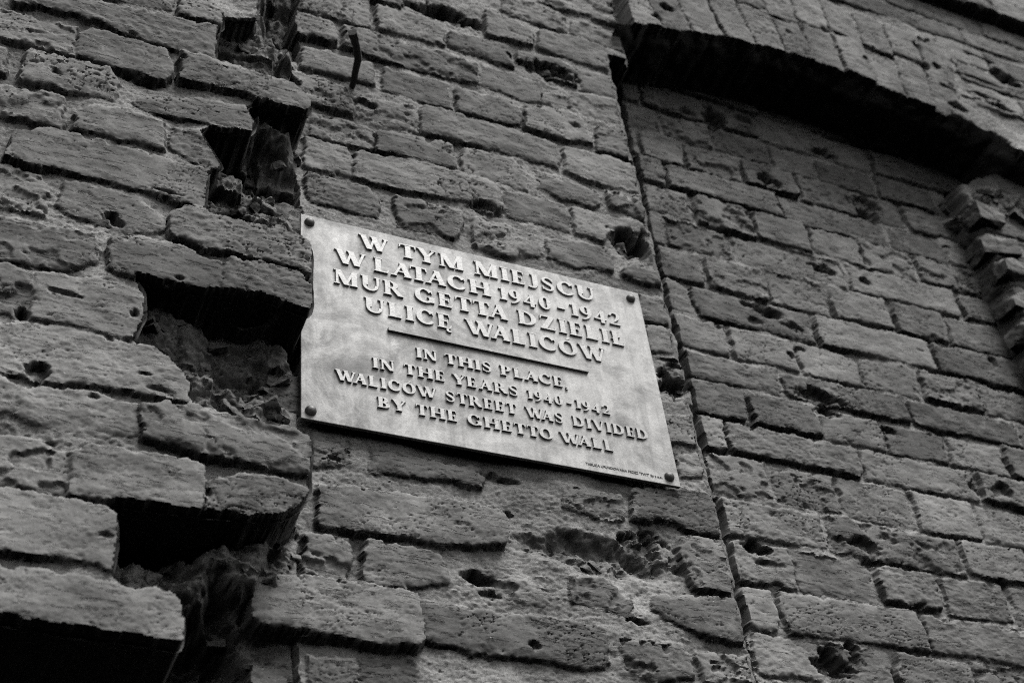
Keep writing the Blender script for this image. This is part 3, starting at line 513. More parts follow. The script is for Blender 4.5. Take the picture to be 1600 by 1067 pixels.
('R',None,[(1.3583,0.4339),(1.6093,0.4359),(1.6093,0.3779),(1.357,0.3769)]),
('R',None,[(1.6213,0.4339),(1.7423,0.4359),(1.7423,0.3779),(1.6245,0.3769)]),
('R',None,[(1.7543,0.4339),(2.0053,0.4359),(2.0053,0.3779),(1.7524,0.3769)]),
('R',None,[(2.0173,0.4339),(2.1383,0.4359),(2.1383,0.3779),(2.0201,0.3769)]),
('R',None,[(2.1503,0.4339),(2.4013,0.4359),(2.4013,0.3779),(2.1483,0.3769)]),
('R',None,[(1.3542,0.3624),(1.6052,0.3644),(1.6052,0.3064),(1.3581,0.3054)]),
('R',None,[(1.6172,0.3624),(1.8682,0.3644),(1.8682,0.3064),(1.6135,0.3054)]),
('R',None,[(1.8802,0.3624),(2.1312,0.3644),(2.1312,0.3064),(1.8837,0.3054)]),
('R',None,[(2.1432,0.3624),(2.2642,0.3644),(2.2642,0.3064),(2.1396,0.3054)]),
('R',None,[(2.2762,0.3624),(2.5272,0.3644),(2.5272,0.3064),(2.2763,0.3054)]),
('R',None,[(1.3578,0.2909),(1.4788,0.2929),(1.4788,0.2349),(1.3555,0.2339)]),
('R',None,[(1.4908,0.2909),(1.6118,0.2929),(1.6118,0.2349),(1.4923,0.2339)]),
('R',None,[(1.6238,0.2909),(1.8748,0.2929),(1.8748,0.2349),(1.6212,0.2339)]),
('R',None,[(1.8868,0.2909),(2.1378,0.2929),(2.1378,0.2349),(1.8903,0.2339)]),
('R',None,[(2.1498,0.2909),(2.4008,0.2929),(2.4008,0.2349),(2.1504,0.2339)]),
('R',None,[(1.3577,0.2194),(1.6087,0.2214),(1.6087,0.1634),(1.3613,0.1624)]),
('R',None,[(1.6207,0.2194),(1.8717,0.2214),(1.8717,0.1634),(1.6206,0.1624)]),
('R',None,[(1.8837,0.2194),(2.1347,0.2214),(2.1347,0.1634),(1.8821,0.1624)]),
('R',None,[(2.1467,0.2194),(2.3977,0.2214),(2.3977,0.1634),(2.1453,0.1624)]),
('R',None,[(1.3581,0.1479),(1.4791,0.1499),(1.4791,0.0919),(1.3547,0.0909)]),
('R',None,[(1.4911,0.1479),(1.7421,0.1499),(1.7421,0.0919),(1.4924,0.0909)]),
('R',None,[(1.7541,0.1479),(2.0051,0.1499),(2.0051,0.0919),(1.7574,0.0909)]),
('R',None,[(2.0171,0.1479),(2.1381,0.1499),(2.1381,0.0919),(2.0191,0.0909)]),
('R',None,[(2.1501,0.1479),(2.4011,0.1499),(2.4011,0.0919),(2.1489,0.0909)]),
('R',None,[(1.3536,0.0764),(1.4746,0.0784),(1.4746,0.0204),(1.3526,0.0194)]),
('R',None,[(1.4866,0.0764),(1.7376,0.0784),(1.7376,0.0204),(1.4856,0.0194)]),
('R',None,[(1.7496,0.0764),(2.0006,0.0784),(2.0006,0.0204),(1.749,0.0194)]),
('R',None,[(2.0126,0.0764),(2.1336,0.0784),(2.1336,0.0204),(2.0134,0.0194)]),
('R',None,[(2.1456,0.0764),(2.2666,0.0784),(2.2666,0.0204),(2.1443,0.0194)]),
('R',None,[(2.2786,0.0764),(2.3996,0.0784),(2.3996,0.0204),(2.2753,0.0194)]),
('R',None,[(1.3537,0.0049),(1.6047,0.0069),(1.6047,-0.0511),(1.3558,-0.0521)]),
('R',None,[(1.6167,0.0049),(1.8677,0.0069),(1.8677,-0.0511),(1.6181,-0.0521)]),
('R',None,[(1.8797,0.0049),(2.0007,0.0069),(2.0007,-0.0511),(1.8792,-0.0521)]),
('R',None,[(2.0127,0.0049),(2.1337,0.0069),(2.1337,-0.0511),(2.0117,-0.0521)]),
('R',None,[(2.1457,0.0049),(2.3967,0.0069),(2.3967,-0.0511),(2.1426,-0.0521)]),
('R',None,[(1.3528,-0.0666),(1.6038,-0.0646),(1.6038,-0.1226),(1.3564,-0.1236)]),
('R',None,[(1.6158,-0.0666),(1.8668,-0.0646),(1.8668,-0.1226),(1.613,-0.1236)]),
('R',None,[(1.8788,-0.0666),(2.1298,-0.0646),(2.1298,-0.1226),(1.877,-0.1236)]),
('R',None,[(2.1418,-0.0666),(2.3928,-0.0646),(2.3928,-0.1226),(2.1417,-0.1236)]),
('R',None,[(1.3536,-0.1381),(1.4746,-0.1361),(1.4746,-0.1941),(1.3556,-0.1951)]),
('R',None,[(1.4866,-0.1381),(1.7376,-0.1361),(1.7376,-0.1941),(1.4844,-0.1951)]),
('R',None,[(1.7496,-0.1381),(2.0006,-0.1361),(2.0006,-0.1941),(1.7485,-0.1951)]),
('R',None,[(2.0126,-0.1381),(2.2636,-0.1361),(2.2636,-0.1941),(2.0093,-0.1951)]),
('R',None,[(2.2756,-0.1381),(2.3966,-0.1361),(2.3966,-0.1941),(2.2764,-0.1951)]),
('R',None,[(1.3556,-0.2096),(1.6066,-0.2076),(1.6066,-0.2656),(1.3577,-0.2666)]),
('R',None,[(1.6186,-0.2096),(1.7396,-0.2076),(1.7396,-0.2656),(1.6184,-0.2666)]),
('R',None,[(1.7516,-0.2096),(2.0026,-0.2076),(2.0026,-0.2656),(1.7511,-0.2666)]),
('R',None,[(2.0146,-0.2096),(2.2656,-0.2076),(2.2656,-0.2656),(2.018,-0.2666)]),
('R',None,[(2.2776,-0.2096),(2.3986,-0.2076),(2.3986,-0.2656),(2.2799,-0.2666)]),
('R',None,[(1.3568,-0.2811),(1.4778,-0.2791),(1.4778,-0.3371),(1.3537,-0.3381)]),
('R',None,[(1.4898,-0.2811),(1.6108,-0.2791),(1.6108,-0.3371),(1.4899,-0.3381)]),
('R',None,[(1.6228,-0.2811),(1.8738,-0.2791),(1.8738,-0.3371),(1.6244,-0.3381)]),
('R',None,[(1.8858,-0.2811),(2.0068,-0.2791),(2.0068,-0.3371),(1.8886,-0.3381)]),
('R',None,[(2.0188,-0.2811),(2.2698,-0.2791),(2.2698,-0.3371),(2.0224,-0.3381)]),
('R',None,[(2.2818,-0.2811),(2.4028,-0.2791),(2.4028,-0.3371),(2.2834,-0.3381)]),
('R',None,[(1.3539,-0.3526),(1.4749,-0.3506),(1.4749,-0.4086),(1.3554,-0.4096)]),
('R',None,[(1.4869,-0.3526),(1.7379,-0.3506),(1.7379,-0.4086),(1.4852,-0.4096)]),
('R',None,[(1.7499,-0.3526),(1.8709,-0.3506),(1.8709,-0.4086),(1.7508,-0.4096)]),
('R',None,[(1.8829,-0.3526),(2.0039,-0.3506),(2.0039,-0.4086),(1.88,-0.4096)]),
('R',None,[(2.0159,-0.3526),(2.2669,-0.3506),(2.2669,-0.4086),(2.0142,-0.4096)]),
('R',None,[(2.2789,-0.3526),(2.5299,-0.3506),(2.5299,-0.4086),(2.2808,-0.4096)]),
('T',None,[(0.5392,1.265),(0.6058,1.2862),(0.6621,1.0303),(0.6045,1.0113)]),
('T',None,[(0.646,1.1499),(0.7076,1.1647),(0.7286,1.0466),(0.6711,1.0326)]),
('T',None,[(0.6162,1.2888),(0.6828,1.3045),(0.7062,1.1726),(0.6443,1.1578)]),
('T',None,[(0.7156,1.1764),(0.7833,1.1892),(0.8004,1.0603),(0.7376,1.0483)]),
('T',None,[(0.6932,1.3065),(0.7659,1.32),(0.7822,1.1971),(0.7142,1.1843)]),
('T',None,[(0.7763,1.3214),(0.8436,1.3298),(0.8676,1.0689),(0.8094,1.0615)]),
('T',None,[(0.8654,1.1996),(0.9295,1.2038),(0.9361,1.074),(0.8766,1.0701)]),
('T',None,[(0.854,1.3311),(0.9229,1.3357),(0.9291,1.2118),(0.8647,1.2076)]),
('T',None,[(0.9397,1.1941),(1.0007,1.1973),(1.002,1.0773),(0.9451,1.0743)]),
('T',None,[(0.9333,1.336),(0.9991,1.3393),(1.0006,1.2053),(0.9393,1.2021)]),
('T',None,[(1.0103,1.203),(1.0763,1.2012),(1.0724,1.0762),(1.011,1.078)]),
('T',None,[(1.0096,1.34),(1.0806,1.3381),(1.0765,1.2092),(1.0103,1.211)]),
('T',None,[(1.091,1.336),(1.16,1.3256),(1.141,1.0643),(1.0814,1.0742)]),
('T',None,[(1.1602,1.1927),(1.223,1.1849),(1.2083,1.0558),(1.15,1.0631)]),
('T',None,[(1.1705,1.3243),(1.2379,1.3161),(1.2239,1.1929),(1.1608,1.2007)]),
('T',None,[(1.235,1.2036),(1.3004,1.1971),(1.2772,1.0489),(1.2173,1.0547)]),
('T',None,[(1.2483,1.3148),(1.3177,1.3077),(1.3016,1.205),(1.236,1.2115)]),
('T',None,[(1.3281,1.3067),(1.4009,1.297),(1.3491,1.0401),(1.2862,1.0481)]),
('T',None,[(0.3022,1.3996),(0.5539,1.3999),(0.5535,1.3531),(0.3079,1.3527)]),
('T',None,[(0.5642,1.4017),(0.8173,1.399),(0.8184,1.3484),(0.5647,1.3518)]),
('T',None,[(0.8254,1.3963),(1.0747,1.3987),(1.0745,1.3535),(0.8266,1.3485)]),
('T',None,[(1.0856,1.3991),(1.3363,1.3996),(1.339,1.3515),(1.0904,1.351)]),
('T',None,[(1.3467,1.3968),(1.4689,1.3982),(1.4699,1.3531),(1.3461,1.3488)]),
('T',None,[(1.4808,1.3968),(1.7272,1.4005),(1.7295,1.3539),(1.4805,1.3507)]),
('T',None,[(1.7405,1.3974),(1.8629,1.3989),(1.8636,1.3538),(1.7387,1.3523)]),
('T',None,[(1.8734,1.4001),(2.1191,1.4),(2.1233,1.3507),(1.8698,1.35)]),
('T',None,[(2.1325,1.3965),(2.3816,1.3964),(2.3805,1.3484),(2.134,1.3511)]),
('T',None,[(0.3774,1.4585),(0.4946,1.458),(0.4943,1.4086),(0.3731,1.411)]),
('T',None,[(0.507,1.4589),(0.6249,1.4532),(0.6255,1.4098),(0.5053,1.4102)]),
('T',None,[(0.6348,1.4566),(0.7541,1.4556),(0.7552,1.4101),(0.6381,1.4097)]),
('T',None,[(0.768,1.4557),(0.8855,1.4582),(0.886,1.4098),(0.7653,1.4103)]),
('T',None,[(0.8961,1.455),(1.0219,1.4579),(1.0188,1.4104),(0.9011,1.4082)]),
('T',None,[(1.0298,1.4532),(1.1484,1.4551),(1.1472,1.4057),(1.0282,1.4069)]),
('T',None,[(1.1638,1.4564),(1.2815,1.4544),(1.2792,1.4106),(1.1633,1.4057)]),
('T',None,[(1.2928,1.4531),(1.5443,1.4586),(1.5419,1.4051),(1.2891,1.4095)]),
('T',None,[(1.5509,1.4553),(1.8052,1.454),(1.8032,1.4091),(1.5516,1.4062)]),
('T',None,[(1.8142,1.457),(2.0632,1.4576),(2.0653,1.4079),(1.8158,1.4053)]),
('T',None,[(2.0777,1.4563),(2.328,1.4578),(2.3278,1.4104),(2.0778,1.4057)]),
('C',None,[(0.2028,1.5314),(0.3192,1.5273),(0.3196,1.4681),(0.2079,1.467)]),
('C',None,[(0.3332,1.5317),(0.4444,1.5281),(0.444,1.468),(0.332,1.4668)]),
('C',None,[(0.4552,1.5309),(0.5747,1.5273),(0.571,1.4644),(0.4547,1.4683)]),
('C',None,[(0.5843,1.5314),(0.6985,1.5289),(0.6981,1.4682),(0.5807,1.465)]),
('C',None,[(0.7107,1.5312),(0.8233,1.5316),(0.8215,1.4673),(0.711,1.4665)]),
('C',None,[(0.837,1.5283),(0.9496,1.5285),(0.952,1.4684),(0.8342,1.4656)]),
('C',None,[(0.9602,1.533),(1.0742,1.5328),(1.0777,1.4646),(0.9638,1.4635)]),
('C',None,[(1.0845,1.5292),(1.1994,1.5325),(1.2023,1.4666),(1.0856,1.4665)]),
('C',None,[(1.215,1.5308),(1.3257,1.5287),(1.3309,1.4657),(1.2115,1.4688)]),
('C',None,[(1.3415,1.5278),(1.4568,1.5292),(1.456,1.466),(1.3376,1.464)]),
('C',None,[(1.4641,1.532),(1.5793,1.5278),(1.5812,1.4635),(1.464,1.467)]),
('C',None,[(1.5929,1.5311),(1.7068,1.5307),(1.7082,1.4666),(1.5887,1.4683)]),
('C',None,[(1.7158,1.5272),(1.8329,1.5301),(1.8291,1.466),(1.7144,1.465)]),
('C',None,[(1.8409,1.5325),(1.9576,1.5271),(1.9559,1.4636),(1.8446,1.4651)]),
('C',None,[(1.9697,1.5323),(2.0819,1.5323),(2.0826,1.4668),(1.9671,1.4684)]),
('C',None,[(2.0962,1.5281),(2.2095,1.5308),(2.2113,1.4689),(2.0945,1.4662)]),
('C',None,[(2.2232,1.528),(2.3377,1.5305),(2.333,1.4648),(2.2236,1.4681)]),
('T',None,[(0.1078,1.5967),(0.3579,1.5967),(0.3566,1.5331),(0.1058,1.5345)]),
('T',None,[(0.3681,1.5984),(0.6173,1.5957),(0.615,1.534),(0.3662,1.5378)]),
('T',None,[(0.6253,1.5981),(0.8796,1.5942),(0.8781,1.5351),(0.6268,1.5365)]),
('T',None,[(0.8893,1.5947),(1.1354,1.5977),(1.1355,1.5335),(0.8866,1.5382)]),
('T',None,[(1.1474,1.5986),(1.4012,1.5971),(1.3988,1.5379),(1.1464,1.5381)]),
('T',None,[(1.4088,1.5945),(1.657,1.599),(1.6617,1.5332),(1.4121,1.5346)]),
('T',None,[(1.6735,1.5966),(1.9215,1.5957),(1.9213,1.5343),(1.6685,1.5363)]),
('T',None,[(1.9326,1.5979),(2.1819,1.595),(2.1816,1.5343),(1.9311,1.5349)]),
('T',None,[(2.1951,1.5985),(2.4412,1.5962),(2.4404,1.5387),(2.1938,1.5356)]),
('T',None,[(0.177,1.6662),(0.2936,1.6698),(0.2941,1.6076),(0.1779,1.6088)]),
('T',None,[(0.3041,1.6657),(0.4238,1.6694),(0.4265,1.6106),(0.3083,1.6055)]),
('T',None,[(0.4359,1.6662),(0.5599,1.6674),(0.5587,1.6074),(0.4364,1.6069)]),
('T',None,[(0.5684,1.6711),(0.6909,1.6686),(0.6889,1.6095),(0.5699,1.6097)]),
('T',None,[(0.699,1.668),(0.82,1.6656),(0.8165,1.6103),(0.6995,1.6063)]),
('T',None,[(0.8318,1.6667),(0.952,1.6655),(0.9498,1.6111),(0.8321,1.6085)]),
('T',None,[(0.9603,1.6706),(1.079,1.6711),(1.0833,1.6059),(0.9581,1.6089)]),
('T',None,[(1.0895,1.6657),(1.2126,1.668),(1.2122,1.6071),(1.0926,1.6078)]),
('T',None,[(1.2254,1.6703),(1.3417,1.6707),(1.341,1.6077),(1.2248,1.6075)]),
('T',None,[(1.3511,1.6667),(1.4744,1.6659),(1.4726,1.61),(1.3556,1.6087)]),
('T',None,[(1.4871,1.671),(1.6076,1.6658),(1.6071,1.6065),(1.4837,1.6062)]),
('T',None,[(1.6183,1.6675),(1.7364,1.6698),(1.7372,1.6069),(1.6169,1.609)]),
('T',None,[(1.7475,1.6701),(1.867,1.6696),(1.8653,1.611),(1.7497,1.6103)]),
('T',None,[(1.8758,1.6698),(2.0001,1.6703),(1.9968,1.6084),(1.8804,1.6086)]),
('T',None,[(2.0086,1.6665),(2.1313,1.6665),(2.1296,1.6072),(2.0108,1.6057)]),
('T',None,[(2.1386,1.667),(2.2588,1.6693),(2.2573,1.6055),(2.1375,1.6068)]),
('T',None,[(2.2691,1.6708),(2.3931,1.6663),(2.3925,1.6066),(2.27,1.6065)]),
('T',None,[(0.1048,1.7399),(0.3527,1.7388),(0.3558,1.682),(0.1044,1.6803)]),
('T',None,[(0.3645,1.7416),(0.6184,1.741),(0.6188,1.6806),(0.3645,1.6821)]),
('T',None,[(0.6286,1.7387),(0.8776,1.742),(0.8753,1.6832),(0.6248,1.6835)]),
('T',None,[(0.8863,1.7404),(1.1397,1.7406),(1.1361,1.6805),(0.8886,1.6779)]),
('T',None,[(1.1477,1.742),(1.3978,1.7404),(1.3966,1.681),(1.1506,1.6811)]),
('T',None,[(1.4091,1.7398),(1.6576,1.7387),(1.6627,1.6837),(1.4125,1.6791)]),
('T',None,[(1.6683,1.7389),(1.921,1.7431),(1.9225,1.6779),(1.6685,1.6819)]),
('T',None,[(1.9311,1.7393),(2.1808,1.7378),(2.1827,1.6799),(1.9327,1.6817)]),
('T',None,[(2.1902,1.74),(2.445,1.7422),(2.4455,1.6799),(2.1937,1.6799)]),
('T',None,[(0.1753,1.8151),(0.2972,1.8111),(0.2946,1.7514),(0.1772,1.7533)]),
('T',None,[(0.3045,1.8129),(0.4267,1.8127),(0.4245,1.7518),(0.3047,1.752)]),
('T',None,[(0.4376,1.8148),(0.5588,1.8159),(0.5588,1.7514),(0.4378,1.752)]),
('T',None,[(0.5704,1.8137),(0.6878,1.814),(0.6886,1.7557),(0.5709,1.7549)]),
('T',None,[(0.7001,1.8134),(0.819,1.8135),(0.8178,1.7555),(0.7011,1.7544)]),
('T',None,[(0.831,1.8124),(0.9473,1.8119),(0.9508,1.7561),(0.8294,1.7508)]),
('T',None,[(0.9615,1.8121),(1.0787,1.8149),(1.0806,1.754),(0.9599,1.7546)]),
('T',None,[(1.0918,1.8126),(1.2131,1.8124),(1.2128,1.7551),(1.0923,1.7504)]),
('T',None,[(1.2241,1.8134),(1.3442,1.8144),(1.3424,1.7527),(1.2251,1.7536)]),
('T',None,[(1.3566,1.8114),(1.4766,1.8107),(1.4748,1.7545),(1.3532,1.7547)]),
('T',None,[(1.487,1.8151),(1.6072,1.8108),(1.6053,1.7512),(1.4875,1.7534)]),
('T',None,[(1.617,1.814),(1.7333,1.8159),(1.7377,1.7546),(1.616,1.7523)]),
('T',None,[(1.7488,1.8109),(1.8652,1.8112),(1.8686,1.7526),(1.7447,1.7537)]),
('T',None,[(1.8791,1.8113),(1.9965,1.8113),(1.9964,1.7562),(1.8783,1.7558)]),
('T',None,[(2.0118,1.813),(2.1305,1.8115),(2.1317,1.7545),(2.0064,1.7542)]),
('T',None,[(2.1411,1.8139),(2.2574,1.8125),(2.2575,1.7532),(2.1407,1.7528)]),
('T',None,[(2.2711,1.8121),(2.3925,1.8143),(2.3914,1.7546),(2.2726,1.7506)]),
('T',None,[(0.1027,1.8859),(0.3556,1.8833),(0.3555,1.8263),(0.1057,1.8231)]),
('T',None,[(0.3676,1.8879),(0.6189,1.887),(0.6136,1.826),(0.3689,1.8278)]),
('T',None,[(0.6296,1.8869),(0.8756,1.8869),(0.8769,1.8285),(0.6273,1.8243)]),
('T',None,[(0.8897,1.8854),(1.1392,1.8828),(1.1358,1.8254),(0.8906,1.8237)]),
('T',None,[(1.1477,1.8841),(1.4007,1.8872),(1.3993,1.828),(1.1471,1.823)]),
('T',None,[(1.4112,1.8885),(1.6572,1.8878),(1.6623,1.8231),(1.409,1.8276)]),
('T',None,[(1.6682,1.8878),(1.9201,1.8848),(1.9227,1.8258),(1.6685,1.8238)]),
('T',None,[(1.9312,1.884),(2.1796,1.8861),(2.1846,1.8236),(1.9336,1.8283)]),
('T',None,[(2.1902,1.8848),(2.4407,1.8828),(2.4422,1.8284),(2.1908,1.8273)]),
('T',None,[(0.1764,1.9577),(0.2969,1.9553),(0.2966,1.8965),(0.1773,1.8994)]),
('T',None,[(0.3063,1.9585),(0.4266,1.9607),(0.4232,1.896),(0.3088,1.9002)]),
('T',None,[(0.4379,1.956),(0.5595,1.9595),(0.5593,1.8962),(0.4382,1.8961)]),
('T',None,[(0.5708,1.9566),(0.6898,1.9573),(0.6878,1.8982),(0.5702,1.8994)]),
('T',None,[(0.697,1.9552),(0.8213,1.9592),(0.8193,1.8981),(0.6963,1.8961)]),
('T',None,[(0.8306,1.9584),(0.9493,1.9552),(0.9477,1.8951),(0.8327,1.9003)]),
('T',None,[(0.9584,1.9575),(1.0837,1.9583),(1.0786,1.9007),(0.9605,1.9001)]),
('T',None,[(1.0935,1.9583),(1.2093,1.9582),(1.212,1.8992),(1.0931,1.8995)]),
('T',None,[(1.2241,1.9563),(1.3451,1.9567),(1.346,1.8978),(1.2257,1.8971)]),
('T',None,[(1.3538,1.9593),(1.4769,1.9582),(1.4735,1.8965),(1.3524,1.8972)]),
('T',None,[(1.487,1.9598),(1.6036,1.9553),(1.602,1.8991),(1.4842,1.8979)]),
('T',None,[(1.6139,1.9561),(1.7372,1.957),(1.7339,1.8995),(1.6147,1.9003)]),
('T',None,[(1.7488,1.9557),(1.865,1.961),(1.8658,1.8975),(1.7495,1.8978)]),
('T',None,[(1.8776,1.9558),(1.998,1.9559),(2.0007,1.8965),(1.8799,1.9003)]),
('T',None,[(2.0107,1.9578),(2.131,1.9553),(2.1266,1.9001),(2.01,1.8951)]),
('T',None,[(2.1411,1.9564),(2.2589,1.9558),(2.2611,1.8984),(2.1413,1.8967)]),
('T',None,[(2.2681,1.9553),(2.3911,1.9566),(2.394,1.8961),(2.2712,1.8971)]),
('T',None,[(0.104,2.0329),(0.354,2.0311),(0.3573,1.9731),(0.106,1.9679)]),
('T',None,[(0.366,2.0284),(0.6171,2.033),(0.6169,1.9716),(0.364,1.9692)]),
('T',None,[(0.6275,2.0326),(0.8773,2.0321),(0.8763,1.9694),(0.6291,1.9707)]),
('T',None,[(0.8864,2.0302),(1.1396,2.0303),(1.1351,1.9711),(0.8885,1.9676)]),
('T',None,[(1.1501,2.031),(1.4013,2.0321),(1.4012,1.9733),(1.1488,1.9712)]),
('T',None,[(1.412,2.0279),(1.6575,2.0292),(1.6614,1.9676),(1.4097,1.9712)]),
('T',None,[(1.6686,2.0324),(1.9233,2.0308),(1.9193,1.9687),(1.6724,1.9681)]),
('T',None,[(1.9326,2.0295),(2.185,2.0307),(2.181,1.9685),(1.9295,1.9714)]),
('T',None,[(2.1918,2.029),(2.444,2.0315),(2.4439,1.9675),(2.1946,1.9719)]),
('T',None,[(0.178,2.1055),(0.2967,2.1054),(0.2955,2.0432),(0.174,2.0418)]),
('T',None,[(0.3059,2.1051),(0.4242,2.1023),(0.4273,2.0429),(0.3072,2.0422)]),
('T',None,[(0.4383,2.1003),(0.5573,2.105),(0.5541,2.04),(0.4347,2.0422)]),
('T',None,[(0.5706,2.1009),(0.6904,2.1042),(0.6853,2.0432),(0.5692,2.0405)]),
('T',None,[(0.698,2.1045),(0.8194,2.105),(0.8211,2.0422),(0.6965,2.0438)]),
('T',None,[(0.8322,2.1041),(0.9502,2.1047),(0.9524,2.0425),(0.8293,2.0442)]),
('T',None,[(0.9581,2.1009),(1.0815,2.1004),(1.0782,2.0399),(0.9622,2.0413)]),
('T',None,[(1.0927,2.1038),(1.2139,2.1027),(1.2108,2.0444),(1.0894,2.0457)]),
('T',None,[(1.2256,2.1037),(1.3406,2.1053),(1.3428,2.0456),(1.2226,2.0439)]),
('T',None,[(1.3521,2.1056),(1.4741,2.1037),(1.4747,2.0428),(1.3537,2.0422)]),
('T',None,[(1.4871,2.1004),(1.6024,2.1049),(1.6062,2.0442),(1.4874,2.0451)]),
('T',None,[(1.6137,2.1019),(1.7331,2.1046),(1.737,2.0439),(1.6169,2.0411)]),
('T',None,[(1.7461,2.1041),(1.8645,2.0999),(1.8677,2.0427),(1.7469,2.0432)]),
('T',None,[(1.8797,2.1057),(1.9999,2.1025),(1.9966,2.0453),(1.8751,2.0433)]),
('T',None,[(2.0078,2.102),(2.1291,2.1016),(2.1319,2.0451),(2.0104,2.0452)]),
('T',None,[(2.14,2.1045),(2.2625,2.1051),(2.2618,2.0458),(2.1371,2.0414)]),
('T',None,[(2.2712,2.1047),(2.3891,2.1047),(2.39,2.0426),(2.2724,2.0431)]),
('T',None,[(0.1069,2.1776),(0.3571,2.1732),(0.355,2.1148),(0.1072,2.1143)]),
('T',None,[(0.3638,2.174),(0.6169,2.1738),(0.6162,2.1126),(0.3651,2.1173)]),
('T',None,[(0.6259,2.1727),(0.8783,2.177),(0.876,2.1153),(0.6288,2.1165)]),
('T',None,[(0.8872,2.1736),(1.1371,2.1732),(1.1356,2.1127),(0.8892,2.114)]),
('T',None,[(1.151,2.1738),(1.3981,2.1754),(1.3979,2.1134),(1.1514,2.1174)]),
('T',None,[(1.411,2.1779),(1.6627,2.1729),(1.6575,2.1131),(1.4097,2.1137)]),
('T',None,[(1.6681,2.177),(1.9223,2.1761),(1.9235,2.1152),(1.6727,2.1124)]),
('T',None,[(1.9319,2.1747),(2.1794,2.1779),(2.1795,2.1158),(1.9305,2.1125)]),
('T',None,[(2.1952,2.1769),(2.444,2.1758),(2.4445,2.1137),(2.1953,2.1156)]),
('T',None,[(1.378,1.3303),(1.5,1.325),(1.5024,1.2664),(1.3819,1.2653)]),
('T',None,[(1.5131,1.328),(1.7627,1.3257),(1.7635,1.2662),(1.5112,1.2653)]),
('T',None,[(1.7749,1.3289),(1.8913,1.3293),(1.8931,1.2689),(1.7705,1.2653)]),
('T',None,[(1.9028,1.3297),(2.1545,1.3248),(2.1532,1.2658),(1.9021,1.2681)]),
('T',None,[(2.1658,1.3249),(2.2844,1.3286),(2.2874,1.2691),(2.1652,1.265)]),
('T',None,[(2.2984,1.3263),(2.4149,1.3266),(2.4155,1.267),(2.2977,1.2698)]),
('T',None,[(1.4051,1.257),(1.655,1.2524),(1.6539,1.1939),(1.4064,1.1973)]),
('T',None,[(1.6677,1.2522),(1.915,1.2536),(1.9168,1.1945),(1.6683,1.1931)]),
('T',None,[(1.9258,1.2537),(2.0479,1.2545),(2.0435,1.1958),(1.9285,1.1939)]),
('T',None,[(2.057,1.2534),(2.1781,1.2546),(2.1745,1.1944),(2.0566,1.1929)]),
('T',None,[(2.1906,1.2554),(2.4389,1.2563),(2.4367,1.1953),(2.1878,1.1967)]),
('T',None,[(1.416,1.1847),(1.536,1.1812),(1.5382,1.1221),(1.4161,1.1221)]),
('T',None,[(1.5475,1.1804),(1.7959,1.1848),(1.7993,1.1257),(1.5482,1.1231)]),
('T',None,[(1.8073,1.1833),(2.0575,1.1811),(2.0579,1.1232),(1.8087,1.1208)]),
('T',None,[(2.0695,1.1804),(2.1908,1.1839),(2.1854,1.1253),(2.0674,1.1206)]),
('T',None,[(2.1981,1.1845),(2.4517,1.1836),(2.4498,1.1202),(2.1995,1.1202)]),
('T',None,[(1.7982,1.1131),(2.0483,1.1076),(2.0469,1.0474),(1.7981,1.0481)]),
('T',None,[(2.0584,1.1085),(2.1757,1.1099),(2.1761,1.0534),(2.058,1.0486)]),
('T',None,[(2.1886,1.1114),(2.4391,1.1086),(2.4362,1.0512),(2.1896,1.0489)]),
('R',None,[(2.2544,0.9637),(2.5033,0.9638),(2.5015,0.9033),(2.2555,0.9057)]),
('L',None,[(-0.7039,-0.7076),(-0.5789,-0.7133),(-0.58,-0.772),(-0.7001,-0.7709)]),
('L',None,[(-0.5676,-0.7101),(-0.4479,-0.7105),(-0.4527,-0.7717),(-0.5722,-0.7678)]),
('L',None,[(-0.4406,-0.7085),(-0.3195,-0.7092),(-0.3218,-0.7728),(-0.4415,-0.7689)]),
('L',None,[(-0.3085,-0.7126),(-0.1892,-0.7089),(-0.1876,-0.7695),(-0.3069,-0.7729)]),
('L',None,[(-0.1744,-0.7132),(-0.0542,-0.7109),(-0.059,-0.768),(-0.1759,-0.7694)]),
('L',None,[(-0.0479,-0.7128),(-0.0084,-0.7119),(-0.0126,-0.7712),(-0.0464,-0.7697)]),
('L',None,[(-0.573,-0.6377),(-0.3247,-0.6395),(-0.3204,-0.6968),(-0.5714,-0.6962)]),
('L',None,[(-0.3133,-0.64),(-0.0649,-0.6396),(-0.0643,-0.6954),(-0.3099,-0.699)]),
('L',None,[(-0.0497,-0.6358),(-0.0083,-0.6406),(-0.0126,-0.698),(-0.0529,-0.695)]),
('L',None,[(-0.7033,-0.5631),(-0.5804,-0.5666),(-0.5837,-0.623),(-0.7016,-0.6248)]),
('L',None,[(-0.5718,-0.5641),(-0.4516,-0.5647),(-0.4527,-0.6241),(-0.5693,-0.6259)]),
('L',None,[(-0.4409,-0.568),(-0.3172,-0.5686),(-0.3214,-0.6247),(-0.4396,-0.6267)]),
('L',None,[(-0.3076,-0.5664),(-0.1867,-0.5632),(-0.1905,-0.625),(-0.3087,-0.6256)]),
('L',None,[(-0.1747,-0.5639),(-0.0581,-0.5663),(-0.0594,-0.6254),(-0.1761,-0.6247)]),
('L',None,[(-0.0472,-0.5669),(-0.0088,-0.5678),(-0.0116,-0.626),(-0.0437,-0.6245)]),
('L',None,[(-0.8354,-0.4906),(-0.5864,-0.495),(-0.5846,-0.5521),(-0.834,-0.5507)]),
('L',None,[(-0.5725,-0.4915),(-0.321,-0.4908),(-0.3241,-0.5509),(-0.5706,-0.556)]),
('L',None,[(-0.3096,-0.4933),(-0.0615,-0.4942),(-0.0623,-0.5553),(-0.3124,-0.5552)]),
('L',None,[(-0.0492,-0.4914),(-0.0118,-0.4919),(-0.0081,-0.5558),(-0.05,-0.5553)]),
